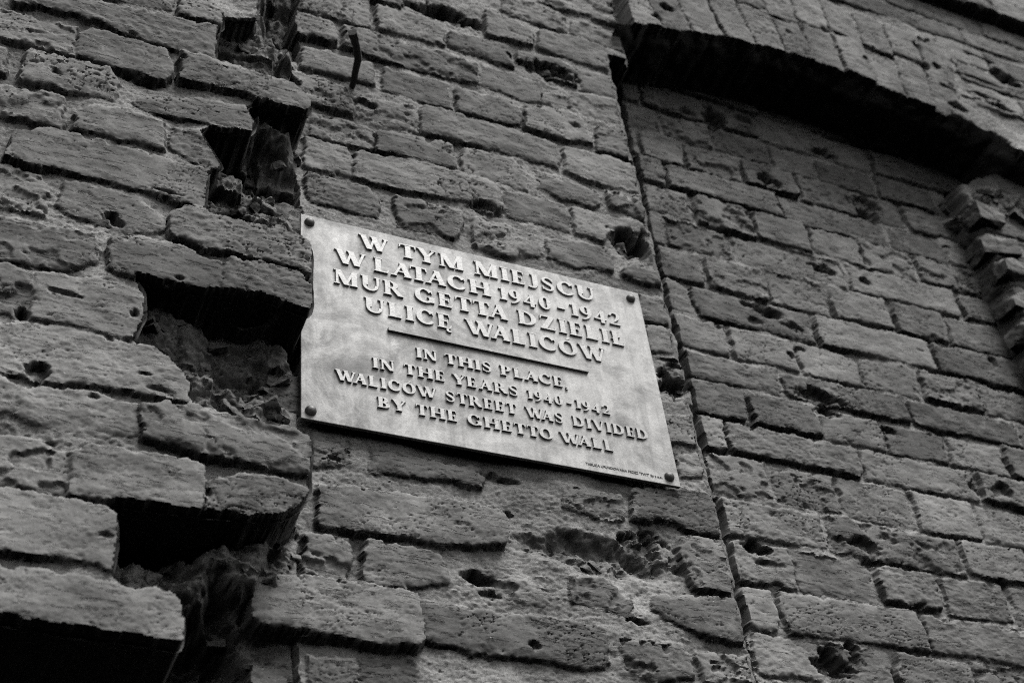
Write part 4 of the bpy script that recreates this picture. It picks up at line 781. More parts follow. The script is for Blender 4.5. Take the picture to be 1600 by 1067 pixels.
('L',None,[(-0.6986,-0.4231),(-0.5822,-0.4209),(-0.5814,-0.4826),(-0.7009,-0.4829)]),
('L',None,[(-0.5697,-0.4238),(-0.4477,-0.4212),(-0.4474,-0.48),(-0.5698,-0.4812)]),
('L',None,[(-0.4381,-0.4213),(-0.3169,-0.4209),(-0.3218,-0.4795),(-0.441,-0.4828)]),
('L',None,[(-0.3107,-0.4212),(-0.191,-0.4219),(-0.1891,-0.4799),(-0.3073,-0.4836)]),
('L',None,[(-0.1744,-0.4221),(-0.0569,-0.42),(-0.057,-0.4822),(-0.1774,-0.4805)]),
('L',None,[(-0.0448,-0.4211),(-0.0089,-0.4237),(-0.0077,-0.4785),(-0.0459,-0.4827)]),
('L',None,[(-0.8326,-0.346),(-0.5814,-0.3507),(-0.5834,-0.4084),(-0.8324,-0.407)]),
('L',None,[(-0.5739,-0.3508),(-0.3213,-0.3497),(-0.3218,-0.41),(-0.5755,-0.408)]),
('L',None,[(-0.8298,-0.277),(-0.7145,-0.2756),(-0.71,-0.3359),(-0.8345,-0.3361)]),
('L',None,[(-0.7033,-0.2754),(-0.5833,-0.2779),(-0.5813,-0.3357),(-0.6985,-0.3354)]),
('L',None,[(-0.5726,-0.2733),(-0.4522,-0.2741),(-0.4478,-0.3371),(-0.571,-0.3352)]),
('L',None,[(-0.4384,-0.2738),(-0.3187,-0.2735),(-0.319,-0.3389),(-0.4375,-0.3347)]),
('L',None,[(-0.8347,-0.2026),(-0.5833,-0.2045),(-0.5851,-0.2651),(-0.8311,-0.2607)]),
('L',None,[(-0.8331,-0.1331),(-0.7112,-0.1282),(-0.7109,-0.1893),(-0.8318,-0.1884)]),
('L',None,[(-0.7025,-0.1305),(-0.5828,-0.1321),(-0.5811,-0.1926),(-0.6994,-0.1928)]),
('L',None,[(-0.5672,-0.1341),(-0.4485,-0.1286),(-0.453,-0.1924),(-0.5705,-0.1932)]),
('L',None,[(-0.8349,-0.056),(-0.5836,-0.0595),(-0.5853,-0.1214),(-0.8323,-0.118)]),
('L',None,[(-0.9621,0.0112),(-0.8414,0.0111),(-0.8429,-0.0482),(-0.9602,-0.048)]),
('L',None,[(-0.8342,0.0125),(-0.714,0.0153),(-0.7131,-0.0452),(-0.8308,-0.0476)]),
('L',None,[(-0.7007,0.0126),(-0.5812,0.0116),(-0.5792,-0.0465),(-0.7012,-0.046)]),
('L',None,[(-0.5679,0.0115),(-0.4475,0.0125),(-0.4494,-0.0452),(-0.5686,-0.0474)]),
('L',None,[(-0.8337,0.0871),(-0.5825,0.087),(-0.5832,0.0259),(-0.8344,0.0256)]),
('L',None,[(-0.9621,0.1596),(-0.844,0.1559),(-0.8405,0.0973),(-0.9651,0.0957)]),
('L',None,[(-0.8319,0.1564),(-0.7098,0.1579),(-0.71,0.1009),(-0.8324,0.0958)]),
('L',None,[(-0.6992,0.1557),(-0.5789,0.1554),(-0.5835,0.0963),(-0.6982,0.097)]),
('L',None,[(-0.5673,0.1607),(-0.448,0.1568),(-0.448,0.0998),(-0.5686,0.1002)]),
('L',None,[(-1.0969,0.231),(-0.8464,0.2324),(-0.8428,0.1709),(-1.0949,0.1695)]),
('L',None,[(-0.8326,0.2312),(-0.5851,0.2307),(-0.5839,0.1683),(-0.8343,0.1729)]),
('L',None,[(-1.094,0.3012),(-0.9768,0.3023),(-0.9758,0.2428),(-1.0938,0.2409)]),
('L',None,[(-0.9623,0.3051),(-0.8428,0.3008),(-0.8429,0.2451),(-0.9632,0.2436)]),
('L',None,[(-0.8326,0.3023),(-0.7124,0.3011),(-0.714,0.2435),(-0.8345,0.2452)]),
('L',None,[(-0.7026,0.3014),(-0.5807,0.304),(-0.5788,0.2439),(-0.6992,0.2444)]),
('L',None,[(-0.5677,0.3044),(-0.4499,0.3003),(-0.4503,0.2416),(-0.5703,0.244)]),
('L',None,[(-1.0945,0.378),(-0.8467,0.3783),(-0.846,0.313),(-1.0924,0.3169)]),
('L',None,[(-0.8311,0.3759),(-0.5817,0.3749),(-0.5845,0.3179),(-0.8326,0.3152)]),
('L',None,[(-1.0963,0.4465),(-0.9757,0.4503),(-0.9721,0.3886),(-1.094,0.3888)]),
('L',None,[(-0.9637,0.4499),(-0.843,0.4462),(-0.8426,0.3861),(-0.9627,0.3883)]),
('L',None,[(-0.8331,0.4504),(-0.7134,0.4495),(-0.709,0.3875),(-0.8313,0.385)]),
('L',None,[(-0.703,0.4496),(-0.5835,0.4498),(-0.5805,0.3851),(-0.7007,0.39)]),
('L',None,[(-0.5722,0.4461),(-0.451,0.4458),(-0.4501,0.3857),(-0.5685,0.3892)]),
('L',None,[(-1.096,0.5208),(-0.8442,0.5213),(-0.8442,0.4589),(-1.0937,0.4606)]),
('L',None,[(-0.8335,0.5202),(-0.5842,0.5218),(-0.5868,0.4616),(-0.8359,0.4627)]),
('L',None,[(-1.0952,0.5916),(-0.9749,0.5902),(-0.9766,0.5308),(-1.0924,0.5317)]),
('L',None,[(-0.963,0.5947),(-0.8414,0.5953),(-0.8443,0.5325),(-0.9604,0.5324)]),
('L',None,[(-0.8348,0.5937),(-0.7096,0.5919),(-0.7138,0.5316),(-0.8345,0.5346)]),
('L',None,[(-0.6992,0.5935),(-0.581,0.5906),(-0.5801,0.5315),(-0.7025,0.5315)]),
('L',None,[(-0.5684,0.5953),(-0.4475,0.5934),(-0.4518,0.5304),(-0.5705,0.5342)]),
('L',None,[(-1.0953,0.6658),(-0.8426,0.6657),(-0.8445,0.603),(-1.0922,0.6074)]),
('L',None,[(-0.8348,0.6667),(-0.5845,0.6667),(-0.5843,0.6081),(-0.8331,0.6049)]),
('L',None,[(-0.5731,0.6666),(-0.3226,0.6639),(-0.3227,0.6075),(-0.5703,0.6058)]),
('L',None,[(-1.0942,0.7346),(-0.9765,0.7402),(-0.9711,0.6791),(-1.0934,0.6761)]),
('L',None,[(-0.9623,0.7356),(-0.8452,0.7389),(-0.8435,0.6753),(-0.9621,0.6788)]),
('L',None,[(-0.8312,0.7357),(-0.7121,0.7394),(-0.7139,0.6796),(-0.8306,0.6751)]),
('L',None,[(-0.7013,0.7389),(-0.5816,0.7391),(-0.5785,0.6764),(-0.7038,0.6779)]),
('L',None,[(-0.5688,0.7361),(-0.4476,0.7366),(-0.4516,0.6746),(-0.5676,0.679)]),
('L',None,[(-0.4372,0.7399),(-0.3171,0.7347),(-0.3178,0.6778),(-0.437,0.6765)]),
('L',None,[(-0.3089,0.7358),(-0.1886,0.7347),(-0.1867,0.6792),(-0.3088,0.6765)]),
('L',None,[(-1.0966,0.8088),(-0.8448,0.8119),(-0.8424,0.7519),(-1.0949,0.7495)]),
('L',None,[(-0.8367,0.8091),(-0.5864,0.8105),(-0.5842,0.7497),(-0.8361,0.7503)]),
('L',None,[(-0.5742,0.8125),(-0.3215,0.8078),(-0.3215,0.7478),(-0.5755,0.7477)]),
('L',None,[(-0.3127,0.8083),(-0.0631,0.8101),(-0.0617,0.7491),(-0.3114,0.7492)]),
('L',None,[(-1.092,0.8836),(-0.9763,0.8798),(-0.9711,0.8214),(-1.0952,0.8244)]),
('L',None,[(-0.9654,0.8851),(-0.8427,0.8834),(-0.8401,0.8221),(-0.9618,0.822)]),
('L',None,[(-0.8341,0.8801),(-0.713,0.8795),(-0.7148,0.8252),(-0.8337,0.8249)]),
('L',None,[(-0.7002,0.8842),(-0.583,0.8828),(-0.5788,0.825),(-0.6998,0.8244)]),
('L',None,[(-0.5727,0.8828),(-0.4523,0.8795),(-0.4501,0.8245),(-0.5718,0.8202)]),
('L',None,[(-0.4403,0.8804),(-0.317,0.8825),(-0.3215,0.8251),(-0.4384,0.8219)]),
('L',None,[(-0.3095,0.8847),(-0.186,0.8843),(-0.1903,0.825),(-0.3059,0.8196)]),
('L',None,[(-0.1799,0.881),(-0.0552,0.8814),(-0.0579,0.8248),(-0.1749,0.8227)]),
('L',None,[(-0.0461,0.8835),(-0.0087,0.8816),(-0.0104,0.8231),(-0.0443,0.8199)]),
('L',None,[(-1.0948,0.9522),(-0.8472,0.9541),(-0.8477,0.8919),(-1.0937,0.8935)]),
('L',None,[(-0.8316,0.953),(-0.5824,0.9528),(-0.5819,0.897),(-0.8339,0.8929)]),
('L',None,[(-0.5748,0.9521),(-0.3255,0.956),(-0.3235,0.894),(-0.5706,0.8959)]),
('L',None,[(-0.3131,0.9557),(-0.0642,0.9576),(-0.0631,0.8933),(-0.3143,0.8957)]),
('L',None,[(-0.051,0.9532),(-0.0116,0.9521),(-0.0076,0.8925),(-0.0508,0.8973)]),
('L',None,[(-1.095,1.0268),(-0.9711,1.0284),(-0.9748,0.9644),(-1.0965,0.9666)]),
('L',None,[(-0.9629,1.0274),(-0.8428,1.0288),(-0.8408,0.9702),(-0.9652,0.9698)]),
('L',None,[(-0.8321,1.0287),(-0.715,1.0291),(-0.7147,0.9675),(-0.8314,0.9642)]),
('L',None,[(-0.6985,1.03),(-0.5821,1.029),(-0.5791,0.967),(-0.7009,0.9646)]),
('L',None,[(-0.5686,1.0268),(-0.4497,1.0264),(-0.4474,0.9651),(-0.5687,0.9665)]),
('L',None,[(-0.4383,1.0269),(-0.3209,1.0262),(-0.3211,0.9644),(-0.4388,0.9666)]),
('L',None,[(-0.3102,1.0277),(-0.1897,1.0297),(-0.1871,0.9643),(-0.3064,0.9688)]),
('L',None,[(-0.1742,1.0274),(-0.0557,1.0297),(-0.0545,0.9665),(-0.1784,0.9661)]),
('L',None,[(-0.0431,1.0293),(-0.0126,1.0296),(-0.0111,0.9691),(-0.0474,0.9647)]),
('L',None,[(-1.094,1.0974),(-0.8447,1.0978),(-0.8436,1.0399),(-1.0953,1.0397)]),
('L',None,[(-0.8342,1.097),(-0.5856,1.0978),(-0.5815,1.0413),(-0.831,1.0376)]),
('L',None,[(-0.5746,1.1025),(-0.3231,1.1023),(-0.3241,1.0424),(-0.5754,1.0374)]),
('L',None,[(-0.3143,1.0979),(-0.0634,1.0987),(-0.0643,1.04),(-0.3118,1.04)]),
('L',None,[(-0.0517,1.1016),(-0.0106,1.099),(-0.0096,1.0423),(-0.0516,1.0407)]),
('L',None,[(-1.0944,1.173),(-0.9738,1.1717),(-0.9758,1.1109),(-1.0931,1.1098)]),
('L',None,[(-0.9643,1.1726),(-0.843,1.1735),(-0.842,1.112),(-0.9629,1.1128)]),
('L',None,[(-0.8318,1.1722),(-0.7134,1.1716),(-0.7109,1.1144),(-0.8314,1.109)]),
('L',None,[(-0.7007,1.1749),(-0.5833,1.1692),(-0.578,1.1091),(-0.6997,1.1121)]),
('L',None,[(-0.5712,1.1716),(-0.4485,1.1718),(-0.4529,1.112),(-0.5683,1.1098)]),
('L',None,[(-0.4394,1.1728),(-0.3206,1.1733),(-0.3181,1.1136),(-0.4407,1.1093)]),
('L',None,[(-0.3052,1.1719),(-0.186,1.1727),(-0.1903,1.1117),(-0.3064,1.1113)]),
('L',None,[(-0.1754,1.1697),(-0.0593,1.1716),(-0.057,1.1148),(-0.1768,1.1128)]),
('L',None,[(-0.0474,1.1713),(-0.0105,1.1721),(-0.0126,1.1113),(-0.0487,1.1092)]),
('L',None,[(-1.0925,1.2437),(-0.8461,1.2434),(-0.8445,1.1822),(-1.0968,1.1858)]),
('L',None,[(-0.8328,1.2426),(-0.5813,1.2423),(-0.5824,1.1832),(-0.8329,1.1841)]),
('L',None,[(-0.5731,1.2462),(-0.3204,1.2448),(-0.3245,1.1873),(-0.5757,1.1836)]),
('L',None,[(-0.3126,1.247),(-0.0591,1.2468),(-0.059,1.1847),(-0.3104,1.1836)]),
('L',None,[(-0.0502,1.245),(-0.0128,1.2473),(-0.0098,1.1832),(-0.05,1.1818)]),
('L',None,[(-1.0957,1.3176),(-0.9755,1.3186),(-0.9733,1.2563),(-1.0935,1.2589)]),
('L',None,[(-0.9606,1.3148),(-0.8417,1.315),(-0.8411,1.258),(-0.9608,1.2573)]),
('L',None,[(-0.8324,1.3186),(-0.7097,1.3148),(-0.7099,1.2539),(-0.8328,1.256)]),
('L',None,[(-0.7008,1.3141),(-0.5836,1.3146),(-0.5812,1.2544),(-0.7014,1.2564)]),
('L',None,[(-0.5711,1.3185),(-0.4521,1.3145),(-0.4495,1.2592),(-0.5685,1.2577)]),
('L',None,[(-0.4378,1.3156),(-0.3216,1.315),(-0.32,1.2575),(-0.439,1.2562)]),
('L',None,[(-0.3096,1.3175),(-0.1872,1.3154),(-0.1866,1.2592),(-0.3094,1.2567)]),
('L',None,[(-0.1742,1.3186),(-0.0547,1.3168),(-0.055,1.2559),(-0.1766,1.254)]),
('L',None,[(-0.0487,1.3153),(-0.0085,1.3151),(-0.0103,1.2573),(-0.0485,1.2576)]),
('L',None,[(-1.0937,1.3896),(-0.8456,1.3865),(-0.845,1.3316),(-1.0969,1.3297)]),
('L',None,[(-0.8366,1.3866),(-0.5856,1.3886),(-0.5864,1.3268),(-0.8358,1.3301)]),
('L',None,[(-0.5746,1.3879),(-0.3257,1.3904),(-0.321,1.3291),(-0.5722,1.33)]),
('L',None,[(-0.312,1.392),(-0.0606,1.3864),(-0.0595,1.3319),(-0.3146,1.332)]),
('L',None,[(-0.0481,1.3869),(-0.01,1.3892),(-0.0084,1.3275),(-0.0517,1.3308)]),
('L',None,[(-1.0915,1.4646),(-0.9735,1.4592),(-0.9751,1.4034),(-1.0929,1.3987)]),
('L',None,[(-0.9626,1.4611),(-0.8403,1.4604),(-0.8433,1.4042),(-0.9622,1.3994)]),
('L',None,[(-0.8303,1.4639),(-0.7095,1.4629),(-0.7129,1.4035),(-0.83,1.4026)]),
('L',None,[(-0.7029,1.4646),(-0.5835,1.4632),(-0.5801,1.403),(-0.699,1.4016)]),
('L',None,[(-0.5672,1.4637),(-0.4483,1.4633),(-0.4505,1.4019),(-0.5717,1.4032)]),
('L',None,[(-0.4387,1.4629),(-0.321,1.4598),(-0.3161,1.4024),(-0.4398,1.4023)]),
('L',None,[(-0.3108,1.4641),(-0.1855,1.4639),(-0.1907,1.3997),(-0.3052,1.4026)]),
('L',None,[(-0.1741,1.4618),(-0.0582,1.4603),(-0.0586,1.3988),(-0.1746,1.4045)]),
('L',None,[(-0.0453,1.4607),(-0.0122,1.462),(-0.0112,1.4014),(-0.0476,1.401)]),
('L',None,[(-1.0967,1.5324),(-0.8467,1.537),(-0.8466,1.4729),(-1.0955,1.4745)]),
('L',None,[(-0.8335,1.5339),(-0.587,1.5326),(-0.5838,1.475),(-0.8337,1.4757)]),
('L',None,[(-0.5735,1.5324),(-0.3207,1.5351),(-0.3203,1.474),(-0.5743,1.4735)]),
('L',None,[(-0.3107,1.5334),(-0.0591,1.5326),(-0.0592,1.4743),(-0.3142,1.4731)]),
('L',None,[(-0.0538,1.5343),(-0.0123,1.5346),(-0.0128,1.4761),(-0.0527,1.4736)]),
('L',None,[(-1.096,1.6069),(-0.9761,1.6058),(-0.9752,1.5435),(-1.0918,1.5456)]),
('L',None,[(-0.9648,1.6063),(-0.8437,1.6044),(-0.8436,1.5454),(-0.9638,1.5478)]),
('L',None,[(-0.8343,1.6041),(-0.7098,1.6072),(-0.7129,1.5473),(-0.8295,1.5478)]),
('L',None,[(-0.7039,1.6037),(-0.5796,1.6043),(-0.5814,1.5492),(-0.7025,1.5441)]),
('L',None,[(-0.5684,1.6082),(-0.4517,1.6048),(-0.449,1.5453),(-0.5692,1.5458)]),
('L',None,[(-0.4419,1.6059),(-0.3173,1.6055),(-0.3168,1.5479),(-0.4398,1.5435)]),
('L',None,[(-0.3056,1.6085),(-0.1906,1.6035),(-0.1863,1.5468),(-0.3071,1.5458)]),
('L',None,[(-0.1792,1.6084),(-0.0581,1.6052),(-0.0543,1.5457),(-0.1786,1.5467)]),
('L',None,[(-0.0468,1.6045),(-0.0118,1.6083),(-0.0106,1.5452),(-0.044,1.5446)]),
('L',None,[(-1.0979,1.6814),(-0.8427,1.6769),(-0.8459,1.6202),(-1.0961,1.6175)]),
('L',None,[(-0.8357,1.6763),(-0.5844,1.6781),(-0.5819,1.6196),(-0.8346,1.6162)]),
('L',None,[(-0.5741,1.6816),(-0.321,1.676),(-0.3249,1.619),(-0.5705,1.6166)]),
('L',None,[(-0.3122,1.6797),(-0.0647,1.6777),(-0.0606,1.6215),(-0.3144,1.6158)]),
('L',None,[(-0.0522,1.6784),(-0.0119,1.6814),(-0.0108,1.6202),(-0.0508,1.6182)]),
('L',None,[(-1.0949,1.754),(-0.9731,1.7533),(-0.9761,1.6912),(-1.0956,1.6904)]),
('L',None,[(-0.9608,1.7516),(-0.8403,1.7518),(-0.8403,1.6885),(-0.9602,1.6895)]),
('L',None,[(-0.8342,1.7487),(-0.7137,1.7524),(-0.7132,1.6936),(-0.834,1.6907)]),
('L',None,[(-0.6992,1.7515),(-0.5826,1.7489),(-0.5789,1.6884),(-0.6992,1.692)]),
('L',None,[(-0.5724,1.7513),(-0.4476,1.7523),(-0.4516,1.6912),(-0.5713,1.6916)]),
('L',None,[(-0.4398,1.7529),(-0.3205,1.7485),(-0.3168,1.6897),(-0.4394,1.6928)]),
('L',None,[(-0.306,1.7512),(-0.1896,1.751),(-0.1898,1.6923),(-0.3104,1.6921)]),
('L',None,[(-0.1779,1.7536),(-0.0592,1.7504),(-0.0593,1.6914),(-0.1741,1.6897)]),
('L',None,[(-0.0447,1.7521),(-0.0073,1.7495),(-0.0095,1.6917),(-0.0471,1.6886)]),
('L',None,[(-1.0921,1.8209),(-0.8443,1.8257),(-0.8425,1.7623),(-1.0957,1.7626)]),
('L',None,[(-0.832,1.8257),(-0.5856,1.8217),(-0.585,1.7612),(-0.8318,1.7608)]),
('L',None,[(-0.5715,1.8263),(-0.3229,1.8234),(-0.3206,1.7631),(-0.5736,1.761)]),
('L',None,[(-0.3146,1.8223),(-0.0612,1.8213),(-0.0643,1.7639),(-0.3133,1.7626)]),
('L',None,[(-0.0519,1.8219),(-0.0076,1.8214),(-0.0102,1.7645),(-0.053,1.7642)]),
('L',None,[(-1.092,1.8958),(-0.9768,1.897),(-0.9769,1.8344),(-1.0915,1.8366)]),
('L',None,[(-0.9647,1.8942),(-0.8409,1.8974),(-0.845,1.8381),(-0.9621,1.8381)]),
('L',None,[(-0.8326,1.8937),(-0.7119,1.8984),(-0.7096,1.838),(-0.8306,1.8374)]),
('L',None,[(-0.7004,1.8958),(-0.5788,1.8953),(-0.5791,1.833),(-0.7027,1.8363)]),
('L',None,[(-0.5677,1.8972),(-0.4475,1.8967),(-0.4529,1.8364),(-0.5686,1.836)]),
('L',None,[(-0.4374,1.8942),(-0.3208,1.8931),(-0.318,1.8363),(-0.4412,1.8359)]),
('L',None,[(-0.3085,1.8977),(-0.1855,1.8951),(-0.1864,1.8359),(-0.3059,1.8351)]),
('L',None,[(-0.1787,1.895),(-0.0547,1.899),(-0.0578,1.834),(-0.1757,1.8366)]),
('L',None,[(-0.0477,1.8971),(-0.0073,1.8971),(-0.0113,1.8352),(-0.0437,1.8362)]),
('P',None,[(0.0208,-0.7087),(0.1362,-0.7095),(0.1356,-0.7692),(0.0196,-0.7715)]),
('P',None,[(0.1511,-0.7091),(0.2714,-0.7102),(0.2718,-0.7727),(0.1514,-0.7723)]),
('P',None,[(0.279,-0.7133),(0.3973,-0.7109),(0.4028,-0.7728),(0.2799,-0.7702)]),
('P',None,[(0.4103,-0.7095),(0.5313,-0.7095),(0.5327,-0.7689),(0.4087,-0.7733)]),
('P',None,[(0.015,-0.6397),(0.2674,-0.6375),(0.2661,-0.6975),(0.0174,-0.7002)]),
('P',None,[(0.2754,-0.6376),(0.5293,-0.6402),(0.525,-0.6995),(0.2759,-0.6982)]),
('P',None,[(0.0157,-0.5631),(0.1396,-0.5641),(0.1356,-0.6274),(0.0172,-0.6247)]),
('P',None,[(0.1499,-0.5662),(0.269,-0.5675),(0.269,-0.6266),(0.1461,-0.6256)]),
('P',None,[(0.2776,-0.5638),(0.3975,-0.5685),(0.3997,-0.6264),(0.2823,-0.6267)]),
('P',None,[(0.4118,-0.5684),(0.5298,-0.5652),(0.5287,-0.6247),(0.4095,-0.6262)]),
('P',None,[(0.0165,-0.4951),(0.2696,-0.4916),(0.2676,-0.5511),(0.0161,-0.551)]),
('P',None,[(0.2783,-0.4942),(0.5255,-0.4944),(0.5259,-0.5534),(0.2778,-0.5517)]),
('P',None,[(0.0197,-0.4193),(0.14,-0.4185),(0.1405,-0.478),(0.0182,-0.4831)]),
('P',None,[(0.1512,-0.4225),(0.2662,-0.4218),(0.2667,-0.4789),(0.1488,-0.4821)]),
('P',None,[(0.2807,-0.4194),(0.4025,-0.4221),(0.4003,-0.4786),(0.2785,-0.4813)]),
('P',None,[(0.4106,-0.4186),(0.5333,-0.4226),(0.5288,-0.4808),(0.4109,-0.4835)]),
('P',None,[(0.0165,-0.3466),(0.2651,-0.3479),(0.269,-0.4063),(0.0188,-0.409)]),
('P',None,[(0.2771,-0.3492),(0.5263,-0.3479),(0.5269,-0.4063),(0.2781,-0.4083)]),
('P',None,[(0.0157,1.0295),(0.1353,1.0291),(0.1379,0.9696),(0.0207,0.9679)]),
('P',None,[(0.0181,1.0967),(0.2686,1.101),(0.2645,1.0379),(0.0155,1.0391)]),
('P',None,[(0.0207,1.1747),(0.1376,1.1703),(0.1356,1.1092),(0.0187,1.1108)]),
('P',None,[(0.1495,1.1742),(0.2694,1.1695),(0.2701,1.1112),(0.1504,1.1131)]),
('P',None,[(0.2815,1.1708),(0.3988,1.1715),(0.3981,1.1118),(0.2774,1.1133)]),
('P',None,[(0.0187,1.2421),(0.2657,1.2439),(0.2651,1.1852),(0.016,1.1863)]),
('P',None,[(0.28,1.245),(0.5266,1.2436),(0.5279,1.1814),(0.2768,1.1854)]),
('P',None,[(0.0162,1.3187),(0.1378,1.3163),(0.139,1.2583),(0.0162,1.2592)]),
('P',None,[(0.1507,1.3192),(0.2682,1.3172),(0.2719,1.2575),(0.1512,1.2591)]),
('P',None,[(0.2795,1.3178),(0.4029,1.3186),(0.4029,1.2562),(0.2817,1.2581)]),
('P',None,[(0.4092,1.3196),(0.5303,1.3149),(0.53,1.2551),(0.4092,1.2579)]),
('N',None,[(0.5673,-0.709),(0.6842,-0.7127),(0.6856,-0.7702),(0.5688,-0.7679)]),
('N',None,[(0.6998,-0.7086),(0.817,-0.7076),(0.8177,-0.7709),(0.6947,-0.772)]),
('N',None,[(0.8301,-0.7097),(0.9467,-0.7111),(0.9505,-0.7683),(0.8256,-0.7728)]),
('N',None,[(0.9611,-0.7134),(1.0796,-0.7107),(1.0811,-0.7712),(0.9564,-0.7726)]),
('N',None,[(1.0884,-0.7103),(1.2097,-0.7123),(1.2111,-0.7681),(1.0876,-0.7732)]),
('N',None,[(1.2188,-0.7091),(1.289,-0.7127),(1.2873,-0.7705),(1.2196,-0.7686)]),
('N',None,[(0.5656,-0.6382),(0.8131,-0.641),(0.8138,-0.6966),(0.5665,-0.6961)]),
('N',None,[(0.8251,-0.6353),(1.0762,-0.6393),(1.0732,-0.7008),(0.8285,-0.7005)]),
('N',None,[(1.0844,-0.6359),(1.2922,-0.6397),(1.289,-0.699),(1.0858,-0.699)]),
('N',None,[(0.5658,-0.5654),(0.6847,-0.5644),(0.687,-0.6269),(0.5668,-0.6239)]),
('N',None,[(0.6948,-0.5674),(0.8199,-0.5652),(0.8151,-0.6275),(0.6946,-0.6238)]),
('N',None,[(0.829,-0.5644),(0.9467,-0.564),(0.947,-0.6256),(0.826,-0.6228)]),
('N',None,[(0.9577,-0.564),(1.0783,-0.5663),(1.0788,-0.6254),(0.9569,-0.6244)]),
('N',None,[(1.0898,-0.5659),(1.2071,-0.5648),(1.2083,-0.6247),(1.0919,-0.6258)]),
('N',None,[(1.2232,-0.5668),(1.293,-0.5652),(1.2901,-0.6263),(1.219,-0.626)]),
('N',None,[(0.5676,-0.4902),(0.8141,-0.4946),(0.8131,-0.5551),(0.5652,-0.5516)]),
('N',None,[(0.8249,-0.4914),(1.0772,-0.494),(1.0749,-0.5524),(0.8241,-0.5511)]),
('N',None,[(1.089,-0.4904),(1.29,-0.493),(1.2907,-0.5509),(1.0894,-0.5518)]),
('N',None,[(0.5667,-0.4207),(0.6882,-0.4233),(0.6877,-0.4804),(0.5659,-0.4782)]),
('N',None,[(0.6964,-0.4233),(0.8198,-0.4231),(0.8174,-0.4804),(0.696,-0.4813)]),
('N',None,[(0.8277,-0.4224),(0.9458,-0.4207),(0.9464,-0.4781),(0.8302,-0.4833)]),
('N',None,[(0.9568,-0.4181),(1.0788,-0.4206),(1.0761,-0.4806),(0.9572,-0.4799)]),
('N',None,[(1.0907,-0.422),(1.2128,-0.4226),(1.211,-0.4815),(1.089,-0.4814)]),
('N',None,[(1.222,-0.4194),(1.29,-0.422),(1.2922,-0.4805),(1.2231,-0.478)]),
('N',None,[(0.5637,-0.3485),(0.8165,-0.348),(0.8152,-0.4104),(0.5653,-0.4065)]),
('N',None,[(0.8235,-0.3499),(1.0786,-0.3465),(1.0732,-0.407),(0.8233,-0.4093)]),
('N',None,[(1.0882,-0.3472),(1.2923,-0.3473),(1.289,-0.4106),(1.089,-0.4058)]),
('N',None,[(0.568,-0.2768),(0.6853,-0.2769),(0.6852,-0.3357),(0.5657,-0.3387)]),
('N',None,[(0.6997,-0.2759),(0.8179,-0.2759),(0.8193,-0.3375),(0.6943,-0.3372)]),
('N',None,[(0.8302,-0.2789),(0.9473,-0.2778),(0.9508,-0.3348),(0.8275,-0.334)]),
('N',None,[(0.9578,-0.2773),(1.0784,-0.2731),(1.0803,-0.3359),(0.9599,-0.3383)]),
('N',None,[(1.0913,-0.2762),(1.2071,-0.2744),(1.2093,-0.3334),(1.0907,-0.3338)]),
('N',None,[(1.2188,-0.2761),(1.2903,-0.2762),(1.2914,-0.3357),(1.2196,-0.3365)]),
]
